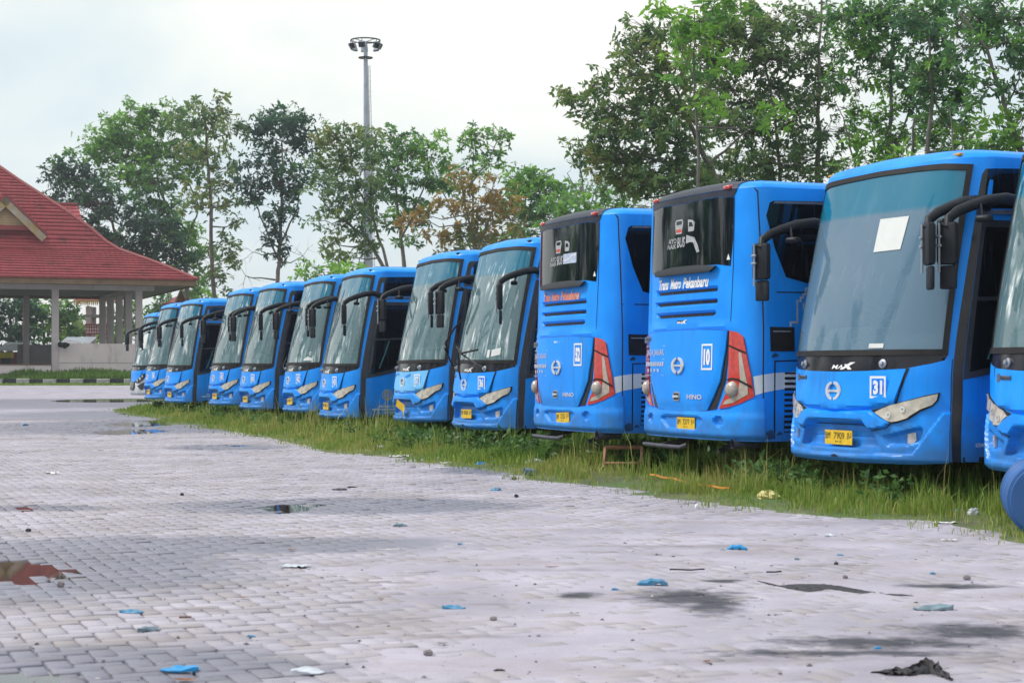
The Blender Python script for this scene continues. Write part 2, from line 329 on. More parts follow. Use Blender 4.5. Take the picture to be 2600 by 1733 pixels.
def ground_mat(name, col, sheet=False, tintamt=0.0):
    m, N, L, b = nodes_of(name)
    ge = N.new('ShaderNodeNewGeometry'); pos = ge.outputs['Position']
    n1 = N.new('ShaderNodeTexNoise'); n1.inputs['Scale'].default_value = 0.9; n1.inputs['Detail'].default_value = 9; n1.inputs['Roughness'].default_value = 0.6; L.new(pos, n1.inputs['Vector'])
    r = N.new('ShaderNodeValToRGB')
    r.color_ramp.elements[0].position = 0.33; r.color_ramp.elements[0].color = c4([x * 0.72 for x in col])
    r.color_ramp.elements[1].position = 0.68; r.color_ramp.elements[1].color = c4([min(1, x * 1.16) for x in col])
    L.new(n1.outputs['Fac'], r.inputs['Fac']); col_o = r.outputs[0]
    def mixin(fac, c, a):
        mx = N.new('ShaderNodeMix'); mx.data_type = 'RGBA'; L.new(fac, mx.inputs['Factor']); L.new(a, mx.inputs['A'])
        if isinstance(c, tuple): mx.inputs['B'].default_value = c4(c)
        else: L.new(c, mx.inputs['B'])
        return mx.outputs['Result']
    def scaled(fac, k):
        x = N.new('ShaderNodeMath'); x.operation = 'MULTIPLY'; L.new(fac, x.inputs[0]); x.inputs[1].default_value = k; return x.outputs[0]
    # fine grain and dark specks
    n2 = N.new('ShaderNodeTexNoise'); n2.inputs['Scale'].default_value = 90; n2.inputs['Detail'].default_value = 5; n2.inputs['Roughness'].default_value = 0.7; L.new(pos, n2.inputs['Vector'])
    g = N.new('ShaderNodeMapRange'); g.inputs['From Min'].default_value = 0.35; g.inputs['From Max'].default_value = 0.62; g.inputs['To Min'].default_value = 0.34; g.inputs['To Max'].default_value = 0.0; L.new(n2.outputs['Fac'], g.inputs['Value'])
    col_o = mixin(g.outputs[0], (col[0] * 0.5, col[1] * 0.48, col[2] * 0.5), col_o)
    # brown mud drift streaks
    mp = N.new('ShaderNodeMapping'); mp.inputs['Scale'].default_value = (0.7, 1.6, 1); mp.inputs['Rotation'].default_value = (0, 0, R(14)); L.new(pos, mp.inputs['Vector'])
    n3 = N.new('ShaderNodeTexNoise'); n3.inputs['Scale'].default_value = 1.0; n3.inputs['Detail'].default_value = 10; n3.inputs['Roughness'].default_value = 0.66; L.new(mp.outputs[0], n3.inputs['Vector'])
    d = N.new('ShaderNodeMapRange'); d.inputs['From Min'].default_value = 0.50; d.inputs['From Max'].default_value = 0.72; d.inputs['To Max'].default_value = 0.62; L.new(n3.outputs['Fac'], d.inputs['Value'])
    col_o = mixin(d.outputs[0], (0.26, 0.22, 0.21), col_o)
    if tintamt:
        at = N.new('ShaderNodeAttribute'); at.attribute_name = 'tint'
        col_o2 = mixin(scaled(at.outputs['Fac'], tintamt), (0.30, 0.27, 0.27), col_o); col_o = col_o2
    if sheet:   # joints of the paving too far off to build
        mp2 = N.new('ShaderNodeMapping'); mp2.inputs['Rotation'].default_value = (0, 0, R(-22)); L.new(pos, mp2.inputs['Vector'])
        bk = N.new('ShaderNodeTexBrick'); bk.inputs['Scale'].default_value = 1.0; bk.inputs['Brick Width'].default_value = 0.42; bk.inputs['Row Height'].default_value = 0.21; bk.inputs['Mortar Size'].default_value = 0.012
        bk.inputs['Color1'].default_value = (0, 0, 0, 1); bk.inputs['Color2'].default_value = (0.12, 0.12, 0.12, 1); bk.inputs['Mortar'].default_value = (1, 1, 1, 1); L.new(mp2.outputs[0], bk.inputs['Vector'])
        sp = N.new('ShaderNodeSeparateXYZ'); L.new(pos, sp.inputs[0])
        fm = N.new('ShaderNodeMapRange'); fm.inputs['From Min'].default_value = 44; fm.inputs['From Max'].default_value = 47; fm.inputs['To Max'].default_value = 0.5; L.new(sp.outputs['Y'], fm.inputs['Value'])
        x = N.new('ShaderNodeMath'); x.operation = 'MULTIPLY'; L.new(bk.outputs['Color'], x.inputs[0]); L.new(fm.outputs[0], x.inputs[1])
        col_o = mixin(x.outputs[0], (0.12, 0.10, 0.11), col_o)
    if sheet:
        da = N.new('ShaderNodeAttribute'); da.attribute_name = 'bare'
        col_o = mixin(scaled(da.outputs['Fac'], .9), (0.175, 0.15, 0.17), col_o)
    wet = ellipse_mask(N, L, pos, WET)
    oil = ellipse_mask(N, L, pos, OIL, soft=0.7, warp=1.1, wscale=7.0)
    fnt = ellipse_mask(N, L, pos, FAINT, soft=1.0, warp=1.4, wscale=6.0)
    col_o = mixin(scaled(wet, 0.66), (0.105, 0.112, 0.165), col_o)
    col_o = mixin(scaled(fnt, 0.5), (0.16, 0.14, 0.15), col_o)
    col_o = mixin(scaled(oil, 0.93), (0.045, 0.046, 0.060), col_o)
    setp(b, spec=0.3)
    L.new(col_o, b.inputs['Base Color'])
    rr = N.new('ShaderNodeMapRange'); rr.inputs['To Min'].default_value = 0.86; rr.inputs['To Max'].default_value = 0.42; L.new(wet, rr.inputs['Value'])
    L.new(rr.outputs[0], b.inputs['Roughness'])
    bp = N.new('ShaderNodeBump'); bp.inputs['Strength'].default_value = 0.45; bp.inputs['Distance'].default_value = 0.006; L.new(n2.outputs['Fac'], bp.inputs['Height']); L.new(bp.outputs[0], b.inputs['Normal'])
    MATS[name] = m
    return m

blue = paint('blue_paint', (0.001, 0.285, 1.0), grime=0.36)
blue2 = paint('blue_paint_gap', (0.001, 0.15, 0.62), grime=0.5)
paleblue = paint('pale_blue_paint', (0.16, 0.50, 0.92))
whitep = paint('white_paint', (0.72, 0.74, 0.76))
rubber = mat('black_rubber', (0.018, 0.017, 0.019), 0.6, vscale=8, var=0.3, spec=0.22)
plastic = mat('black_plastic', (0.018, 0.021, 0.028), 0.5, vscale=5, var=0.25, spec=0.22)
gloss = mat('black_gloss_panel', (0.012, 0.012, 0.020), 0.16, vscale=3, var=0.4, coat=0.0, spec=0.4, dirt=((0.16, 0.16, 0.20), 0.60, 0.30), dscale=(14, 14, 2))
dglass = mat('dark_glass', (0.004, 0.007, 0.013), 0.05, vscale=2, var=0.4, spec=0.5, rvar=0.03, dirt=((0.12, 0.14, 0.18), 0.57, 0.32), dscale=(9, 9, 0.8))
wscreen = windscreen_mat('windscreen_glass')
wscreen_sky_tinted = windscreen_mat('sky_tinted_windscreen_glass', .03, (0.24, 0.42, 0.60), .40)  # bluer, nearly streakless film: mirrored sky painted into the glass colour
lens = mat('hazed_lens', (0.52, 0.47, 0.40), 0.22, vscale=9, var=0.30, coat=0.9, dirt=((0.28, 0.24, 0.18), 0.52, 0.6), dscale=(16, 16, 8))
foglens = mat('fog_lens', (0.42, 0.40, 0.42), 0.15, vscale=14, var=0.35, coat=0.9)
chrome = mat('chrome', (0.80, 0.81, 0.83), 0.30, metal=0.65, vscale=9, var=0.12, rvar=0.08)
greyplastic = mat('grey_emblem', (0.10, 0.12, 0.17), 0.35, vscale=20, var=0.3)
sticker = mat('sticker_white', (0.36, 0.37, 0.40), 0.5, vscale=30, var=0.2)
whiteprint = mat('white_print', (0.78, 0.79, 0.81), 0.5, vscale=14, var=0.05)
greyprint = mat('faded_print', (0.40, 0.47, 0.62), 0.5, vscale=30, var=0.3)
redprint = mat('red_edged_print', (0.60, 0.17, 0.12), 0.5, vscale=20, var=0.2)
blackprint = mat('black_print', (0.02, 0.02, 0.02), 0.5, vscale=14, var=0.2)
goldprint = mat('gold_print', (0.45, 0.38, 0.10), 0.5, vscale=14, var=0.2)
yellowp = mat('yellow_plate', (0.72, 0.46, 0.015), 0.42, vscale=16, var=0.14, dirt=((0.35, 0.22, 0.02), 0.6, 0.6), dscale=(18, 18, 18))
redlens = mat('red_lens', (0.52, 0.022, 0.012), 0.15, vscale=24, var=0.25, coat=1.0)
whitelens = mat('clear_lens', (0.42, 0.36, 0.31), 0.2, vscale=20, var=0.2, coat=1.0)
amber = mat('amber_lens', (0.45, 0.24, 0.03), 0.3, vscale=20, var=0.2)
interior = mat('cabin_lining', (0.045, 0.050, 0.055), 0.8, vscale=4, var=0.3)
dashgrey = mat('dashboard_grey', (0.20, 0.22, 0.23), 0.7, vscale=5, var=0.2)
seatfab = mat('seat_fabric', (0.06, 0.09, 0.16), 0.9, vscale=30, var=0.3)
tyre = mat('tyre', (0.02, 0.02, 0.02), 0.85, vscale=18, var=0.3, bump=0.3)
steel = mat('galvanised_steel', (0.33, 0.36, 0.42), 0.45, metal=0.5, vscale=2, var=0.14)
exhaust = mat('bumper_bar_steel', (0.055, 0.055, 0.075), 0.5, vscale=9, var=0.4)
paper = mat('white_paper', (0.60, 0.62, 0.62), 0.7, vscale=10, var=0.04)

# ------------------------------------------------------------------ curved vehicle ends
def sstep(a, b, x):
    t = np.clip((np.asarray(x, float) - a) / (b - a), 0, 1); return t * t * (3 - 2 * t)
class Surf:
    """an end of a bus with the sides running back from it: s = distance round the plan, z = height. Local axes: x right, y back into the bus, z up"""
    W = 1.25
    def __init__(self, D, n, rake, kind):
        t = np.linspace(PI / 2, 0, 500)
        x = self.W * np.cos(t) ** (2 / n); y = D - D * np.sin(t) ** (2 / n)
        s = np.concatenate([[0], np.cumsum(np.hypot(np.diff(x), np.diff(y)))])
        self.s, self.x, self.y, self.rake, self.kind = s, x, y, rake, kind
    def pos(self, s, z):
        s = np.asarray(s, float); z = np.asarray(z, float); a = np.abs(s)
        px = np.interp(a, self.s, self.x); py = np.interp(a, self.s, self.y) + np.maximum(0, a - self.s[-1])
        if self.kind == 'front':
            back = self.rake * np.maximum(0, z - 1.15) ** 1.25 / 1.95 ** 1.25 - 0.03 * sstep(1.0, .6, z)
            g = 1 - .35 * sstep(.3, 1.25, a) - .65 * sstep(1.25, 2.0, a)
            w = 1 - .035 * sstep(1.3, 3.2, z)
        else:
            back = self.rake * np.maximum(0, z - 1.2) / 1.9
            g = 1 - sstep(1.25, 2.0, a); w = 1 - .03 * sstep(1.3, 3.2, z)
        return np.stack([np.sign(s) * px * w, py + back * g, z + 0 * s], -1)
    def nrm(self, s, z):
        e = 2e-3; s = np.asarray(s, float); z = np.asarray(z, float)
        a = self.pos(s + e, z) - self.pos(s - e, z); b = self.pos(s, z + e) - self.pos(s, z - e)
        n = np.cross(a, b); return n / np.linalg.norm(n, axis=-1, keepdims=True)
    def at(self, s, z, off=0.0):
        return self.pos(s, z) + self.nrm(s, z) * np.asarray(off)[..., None]
FRONT = Surf(.62, 2.2, .53, 'front')
REAR = Surf(.335, 2.676, .048, 'rear')

def pip(P, poly):
    P = np.asarray(P); x, y = P[:, 0], P[:, 1]; c = np.zeros(len(P), bool); n = len(poly)
    for i in range(n):
        x1, y1 = poly[i]; x2, y2 = poly[(i + 1) % n]
        if y1 == y2: continue
        c ^= ((y1 > y) != (y2 > y)) & (x < (x2 - x1) * (y - y1) / (y2 - y1) + x1)
    return c
def sdf(s, z, poly):
    P = np.stack([s, z], -1); n = len(poly); d = np.full(len(P), 1e9)
    for i in range(n):
        a = np.array(poly[i]); b = np.array(poly[(i + 1) % n]); e = b - a; w = P - a
        t = np.clip((w @ e) / max(1e-12, e @ e), 0, 1); d = np.minimum(d, np.hypot(*(w - t[:, None] * e).T))
    return np.where(pip(P, poly), -d, d)
def mirror(right):
    """closed outline from its right half, listed from the bottom centre round the right side to the top centre"""
    r = [p for p in right]; l = [(-s, z) for s, z in reversed(r) if abs(s) > 1e-6]
    return r + l
def densify(poly, h):
    out = []
    for i in range(len(poly)):
        a, b = poly[i], poly[(i + 1) % len(poly)]
        k = max(1, int(math.ceil(math.hypot(b[0] - a[0], b[1] - a[1]) / h)))
        out += [(a[0] + (b[0] - a[0]) * j / k, a[1] + (b[1] - a[1]) * j / k) for j in range(k)]
    return out
def ccw(poly):
    return poly if sum(a[0] * b[1] - b[0] * a[1] for a, b in zip(poly, poly[1:] + poly[:1])) > 0 else poly[::-1]
def patch(mb, S, poly, h=0.05, off=0.0, holes=(), disp=None, thick=0.0, pts=None, mi=0):
    """a panel lying on the curved surface inside the outline (s, z), with interior vertices, an optional relief field and a skirt of its own thickness"""
    poly = ccw(list(poly)); rings = [densify(poly, h)] + [densify(ccw(list(q))[::-1], h) for q in holes]
    V = []; E_ = []
    for r in rings:
        b = len(V); V += r; E_ += [(b + i, b + (i + 1) % len(r)) for i in range(len(r))]
    nb = len(V)
    if pts is None:
        P = np.array(poly); (x0, y0), (x1, y1) = P.min(0), P.max(0)
        gx, gy = np.meshgrid(np.arange(x0 + h * .5, x1, h), np.arange(y0 + h * .5, y1, h)); pts = np.stack([gx.ravel(), gy.ravel()], -1)
    if len(pts):
        k = sdf(pts[:, 0], pts[:, 1], poly) < -0.3 * h
        for q in holes: k &= sdf(pts[:, 0], pts[:, 1], list(q)) > 0.3 * h
        V += [tuple(p) for p in pts[k]]
    res = delaunay_2d_cdt([Vector((float(a), float(b))) for a, b in V], E_, [], 0, 1e-6)
    W_ = np.array([(q.x, q.y) for q in res[0]]); T = np.array([list(f) for f in res[2]])
    c = W_[T].mean(1); keep = pip(c, poly)
    for q in holes: keep &= ~pip(c, list(q))
    T = T[keep]
    a = W_[T]; ar = (a[:, 1, 0] - a[:, 0, 0]) * (a[:, 2, 1] - a[:, 0, 1]) - (a[:, 2, 0] - a[:, 0, 0]) * (a[:, 1, 1] - a[:, 0, 1])
    T[ar < 0] = T[ar < 0][:, ::-1]
    o = np.full(len(W_), off, float)
    if disp is not None: o = o + disp(W_[:, 0], W_[:, 1])
    X = S.at(W_[:, 0], W_[:, 1], o)
    mb.add(X.tolist(), T.tolist(), mi)
    if thick:
        ed = {}
        for t in T.tolist():
            for i in range(3):
                e = (t[i], t[(i + 1) % 3]); ed[e] = 1
        bd = [e for e in ed if (e[1], e[0]) not in ed]
        ids = sorted({i for e in bd for i in e}); mp = {i: j for j, i in enumerate(ids)}; n = len(ids)
        A = X[ids]; B = S.at(W_[ids, 0], W_[ids, 1], o[ids] - thick)
        mb.add(np.concatenate([A, B]).tolist(), [(mp[b], mp[a], n + mp[a], n + mp[b]) for a, b in bd], mi)
    return mb
def part(name, S, poly, m, parent, **k):
    sm = k.pop('smooth', 35)
    return patch(MB(), S, poly, **k).build(name, m, parent, smooth=sm)

_TXT = {}
def text_tris(s, bold=0.0, shear=0.0, sp=1.0):
    key = (s, bold, shear, sp)
    if key not in _TXT:
        cu = bpy.data.curves.new('text', 'FONT'); cu.body = s; cu.size = 1; cu.resolution_u = 3; cu.offset = bold; cu.shear = shear; cu.space_character = sp; cu.align_x = 'CENTER'
        ob = bpy.data.objects.new('text', cu); COL.objects.link(ob)
        me = bpy.data.meshes.new_from_object(ob.evaluated_get(bpy.context.evaluated_depsgraph_get()))
        me.calc_loop_triangles()
        V = np.array([tuple(q.co)[:2] for q in me.vertices]); T = [tuple(t.vertices) for t in me.loop_triangles]
        bpy.data.objects.remove(ob); bpy.data.curves.remove(cu); bpy.data.meshes.remove(me)
        V = (V - V.min(0)) / (V.max(0) - V.min(0)) - 0.5
        _TXT[key] = (V, T)
    return _TXT[key]
def text_on(mb, S, s, s0, s1, z0, z1, off=0.006, bold=0.0, shear=0.0, sp=1.0, slant=0.0, mi=0):
    V, T = text_tris(s, bold, shear, sp)
    ss = (s0 + s1) / 2 + V[:, 0] * (s1 - s0); zz = (z0 + z1) / 2 + V[:, 1] * (z1 - z0) + slant * V[:, 0]
    return mb.add(S.at(ss, zz, np.full(len(ss), off)).tolist(), T, mi)
def bars_on(mb, S, rects, off=0.006, mi=0):
    for (a, b, c, d) in rects:
        ss = np.array([a, b, b, a]); zz = np.array([c, c, d, d])
        mb.add(S.at(ss, zz, np.full(4, off)).tolist(), [(0, 1, 2, 3)], mi)
    return mb
def ring_on(mb, S, cs, cz, ro, ri, n=28, off=0.006, sx=1.0, mi=0, a0=0, a1=360):
    q = np.radians(np.linspace(a0, a1, n + 1)); o = np.full(n + 1, off)
    A = S.at(cs + ro * sx * np.cos(q), cz + ro * np.sin(q), o); B = S.at(cs + ri * sx * np.cos(q), cz + ri * np.sin(q), o)
    return mb.add(np.concatenate([A, B]).tolist(), [(i, i + 1, n + 1 + i + 1, n + 1 + i) for i in range(n)], mi)
def logo_on(mb, S, cs, cz, sx, sz, off=0.02):
    """chrome ring with a waisted cross bar, notched at top and bottom"""
    for a0, a1 in ((-82, 82), (98, 262)):
        q = np.radians(np.linspace(a0, a1, 19)); t = 0.30 + 0.0 * q
        for lo, hi in ((off - 0.012, off),):
            A = S.at(cs + sx * np.cos(q), cz + sz * np.sin(q), np.full(19, hi)); B = S.at(cs + sx * .66 * np.cos(q), cz + sz * .74 * np.sin(q), np.full(19, hi))
            C_ = S.at(cs + sx * 1.03 * np.cos(q), cz + sz * 1.03 * np.sin(q), np.full(19, lo)); D_ = S.at(cs + sx * .62 * np.cos(q), cz + sz * .71 * np.sin(q), np.full(19, lo))
            f = []
            for i in range(18): f += [(i, i + 1, 20 + i, 19 + i), (38 + i, 39 + i, i + 1, i), (19 + i, 20 + i, 58 + i, 57 + i)]
            mb.add(np.concatenate([A, B, C_, D_]).tolist(), f)
    xs = np.linspace(-.80, .80, 9); hgt = .10 + .10 * np.abs(xs) ** 1.5
    A = S.at(cs + sx * xs, cz + sz * hgt, np.full(9, off)); B = S.at(cs + sx * xs, cz - sz * hgt, np.full(9, off))
    mb.add(np.concatenate([A, B]).tolist(), [(9 + i, 10 + i, i + 1, i) for i in range(8)])
    return mb
def max_badge(mb, S, s0, s1, z0, z1, off=0.006):
    w = s1 - s0; h = z1 - z0
    text_on(mb, S, 'MA', s0, s0 + .50 * w, z0 + .08 * h, z0 + .66 * h, off, bold=.012, shear=.25)
    def poly(p): mb.add(S.at(np.array([s0 + a * w for a, b in p]), np.array([z0 + b * h for a, b in p]), np.full(len(p), off)).tolist(), [tuple(range(len(p)))])
    poly([(.36, 0), (.52, .0), (1.0, 1.0), (.80, .98)]); poly([(.54, .72), (.70, .72), (.88, 0), (.72, .0)])
    return mb

def plan_loop(S, z, L, n1=90):
    s = np.concatenate([[-L], np.linspace(-6, -1.8, 8), np.linspace(-1.7, 1.7, n1), np.linspace(1.8, 6, 8), [L]])
    return S.pos(s, np.full(len(s), z))
def roof_mesh(mb, S, z, L, steps):
    P = plan_loop(S, z, L)[:, :2]; n = len(P); rings = []
    for ins, dz in steps:
        Q = P.copy()
        T = np.roll(P, -1, 0) - np.roll(P, 1, 0); T[0] = P[1] - P[0]; T[-1] = P[-1] - P[-2]; T /= np.linalg.norm(T, axis=1, keepdims=True)
        N_ = np.stack([-T[:, 1], T[:, 0]], -1)
        Q = P + N_ * ins * (1 if True else 0); Q[0, 1] = P[0, 1]; Q[-1, 1] = P[-1, 1]
        rings.append(np.concatenate([Q, (z + dz + .055 * dz / .08 * (1 - (Q[:, :1] / 1.2) ** 2))], 1))
    V = np.concatenate(rings); F = []
    for k in range(len(rings) - 1):
        for i in range(n - 1): F.append((k * n + i, k * n + i + 1, (k + 1) * n + i + 1, (k + 1) * n + i))
    b = (len(rings) - 1) * n
    for i in range(n // 2):
        if i + 1 < n - 2 - i: F.append((b + i, b + i + 1, b + n - 2 - i, b + n - 1 - i))
    mb.add(V.tolist(), F); return mb
def slab(mb, S, z, L):
    P = plan_loop(S, z, L); n = len(P)
    mb.add(P.tolist(), [(b, a, n - 1 - a, n - 1 - b) for a, b in ((i, i + 1) for i in range(n // 2)) if b < n - 1 - b]); return mb

LEN = 10.8
def wheels(root, ys):
    for y in ys:
        for sx in (-1, 1):
            rot = Matrix.Rotation(PI / 2, 3, 'Y')
            w = MB().lathe([(.30, -.14), (.46, -.14), (.49, -.10), (.49, .10), (.46, .14), (.30, .14)], 26, (sx * 1.07, y, .49), rot).build('wheel', tyre, root, smooth=40)
            MB().lathe([(.30, sx * .10), (.24, sx * .05), (.10, sx * .05), (.085, sx * .12), (0.001, sx * .12)], 20, (sx * 1.07, y, .49), rot).build('rim', steel, w, smooth=40)
def mirror_set(root, side, round_glass=True):
    """swan-neck mirror arm on the windscreen pillar; side = +1 / -1"""
    a = MB()
    x0 = side * 1.20
    pts = [(x0, .74, 2.62), (x0 + side * .05, .58, 2.655), (x0 + side * .09, .42, 2.635), (x0 + side * .11, .26, 2.585), (x0 + side * .12, .13, 2.535), (x0 + side * .12, .045, 2.475), (x0 + side * .12, .02, 2.40)]
    a.tube(pts, [.057, .057, .055, .052, .049, .046, .042], 10, squash=(1.0, .9))
    arm = a.build('mirror_arm', plastic, root, smooth=50)
    h = MB(); rot = Matrix.Rotation(side * R(-22), 3, 'Z')
    c = Vector((x0 + side * .13, .035, 2.265))
    h.bbox(c, (.19, .075, .36), .03, rot); hs = h.build('mirror_housing', plastic, arm, smooth=40)
    d = MB()
    d.tube([c + rot @ Vector((-.05, -.05, .17)), c + rot @ Vector((-.05, -.05, -.24))], .011, 8)
    for dz in (.055, -.02): d.bbox(c + rot @ Vector((-.05, -.058, dz)), (.055, .024, .024), .006, rot)
    d.build('mirror_bracket', steel, arm, smooth=40)
    g = MB(); g.bbox(c + Vector((side * .0, .01, -.285)), (.155, .04, .20), .045, rot); g.build('wide_angle_mirror', plastic, arm, smooth=50)
    k = MB(); k.bbox((x0 - side * .02, .30, 2.47), (.14, .10, .06), .025, rot); k.tube([(x0 - side * .0, .30, 2.49), (x0 + side * .05, .32, 2.60)], .012, 6); k.build('kerb_mirror', plastic, arm, smooth=50)
    return arm

# outlines measured on the front (s, z)
HOODLOW = [(0, .843), (.05, .843), (.41, .860), (.74, .901)]
PANELBOT = [(0, 1.192), (.45, 1.199), (.87, 1.221), (1.11, 1.264), (1.21, 1.290), (1.235, 1.335)]
FRAMETOP = [(1.235, 2.985), (.94, 3.008), (.5, 3.022), (0, 3.027)]
LIP = mirror([(0, .756), (.43, .752), (.515, .678), (.69, .705), (.725, .742), (.515, .846), (.41, .842), (0, .826)])
GRILLE = mirror([(0, .505), (.635, .512), (.545, .665), (.43, .745), (0, .745)])
FOGSLOT = [(.60, .640), (.72, .650), (1.02, .722), (1.06, .700), (1.04, .585), (.88, .538), (.69, .535)]
LENS = [(.57, .832), (.65, .873), (.76, .906), (.90, .938), (1.03, .972), (1.17, 1.003), (1.16, .950), (1.12, .905), (1.01, .862), (.94, .815), (.91, .792), (.81, .760), (.75, .753), (.70, .764)]
SURR = [(.505, .850), (.62, .872), (.74, .908), (.90, .945), (1.03, .981), (1.185, 1.014), (1.172, .945), (1.125, .893), (1.02, .850), (.95, .802), (.91, .780), (.81, .748), (.75, .741), (.72, .720), (.70, .700), (.53, .668), (.56, .690), (.685, .722), (.70, .745)]
def flip(p): return [(-s, z) for s, z in p]
def recess(s, z, poly, depth, w=.018): return depth * sstep(-w, 0.004, -sdf(s, z, poly) - w * .5)
def bumper_disp(s, z):
    a = np.abs(s); d = .042 * (1 - sstep(-.012, .010, sdf(s, z, LIP)))
    d -= .075 * (1 - sstep(-.022, .002, sdf(s, z, GRILLE)))
    d -= .045 * (1 - sstep(-.030, .002, sdf(a, z, FOGSLOT))) * sstep(.56, .80, a)
    zc = np.interp(a, [0, .62, .96, 1.03, 1.09, 1.22], [.462, .475, .487, .575, .665, .85])
    d += .030 * sstep(.0, -.022, z - zc)
    d -= .028 * sstep(.43, .385, z)
    for zl in (.612, .565):
        d -= .008 * np.exp(-((z - zl + .05 * (a * .12)) / .006) ** 2) * (sdf(s, z, GRILLE) < -.03)
    return d
def hood_disp(s, z):
    zl = np.interp(np.abs(s), [p[0] for p in HOODLOW], [p[1] for p in HOODLOW])
    return .006 + .030 * sstep(.30, .03, z - zl) - .028 * sstep(.022, 0, z - zl)
def plate(root, S, cs, cz, w, h, txt, sub, tilt=0.0, off=.03, bend=0.0, bars=None):
    n = Vector(S.nrm(np.array([cs]), np.array([cz]))[0]); n.z *= .4; n.normalize()
    ux = Vector((0, 0, 1)).cross(n) * -1; ux.normalize(); ux = -ux if ux.x < 0 else ux
    uz = n.cross(ux); uz = uz if uz.z > 0 else -uz
    if tilt: q = Matrix.Rotation(tilt, 3, n); ux = q @ ux; uz = q @ uz
    o = Vector(S.at(np.array([cs]), np.array([cz]), np.array([off]))[0])
    f = lambda a, b, d=0: o + ux * a + uz * b + n * (d + bend * abs(a) * abs(a) * 8)
    m = MB(); t = .006; xs = [-w / 2, -w / 2 + .012, 0, w / 2 - .012, w / 2]
    F = [f(x, sz * h / 2, 0) for sz in (-1, 1) for x in xs]; B = [f(x, sz * h / 2, -t) for sz in (-1, 1) for x in xs]
    m.add(F + B, [(i, i + 1, 6 + i, 5 + i) for i in range(4)] + [(11 + i, 10 + i, 15 + i, 16 + i) for i in range(4)] + [(i + 1, i, 10 + i, 11 + i) for i in range(4)] + [(5 + i, 6 + i, 16 + i, 15 + i) for i in range(4)] + [(0, 5, 15, 10), (9, 4, 14, 19)])
    pl = m.build('license_plate', yellowp, root)
    m = MB()
    def put(s, x0, x1, z0, z1, bold=0):
        V, T = text_tris(s, bold); m.add([f((x0 + x1) / 2 + a * (x1 - x0), (z0 + z1) / 2 + b * (z1 - z0), .002) for a, b in V], T)
    def rect(x0, x1, z0, z1): m.add([f(x0, z0, .002), f(x1, z0, .002), f(x1, z1, .002), f(x0, z1, .002)], [(0, 1, 2, 3)])
    if txt: 
        for s_, x0, x1 in txt: put(s_, x0 * w, x1 * w, -.10 * h, .36 * h)
    for b in (bars or []): rect(b[0] * w, b[1] * w, b[2] * h, b[3] * h)
    if sub: put(sub, -.11 * w, .11 * w, -.36 * h, -.22 * h)
    m.build('plate_lettering', blackprint, pl)
    for x in (-.38, .38):
        MB().lathe([(.001, .004), (.007, .003), (.008, 0)], 8, f(x * w, .02 * h, .001), n.to_track_quat('Z', 'Y').to_matrix()).build('bolt', steel, pl) if S is FRONT and txt else None
    return pl

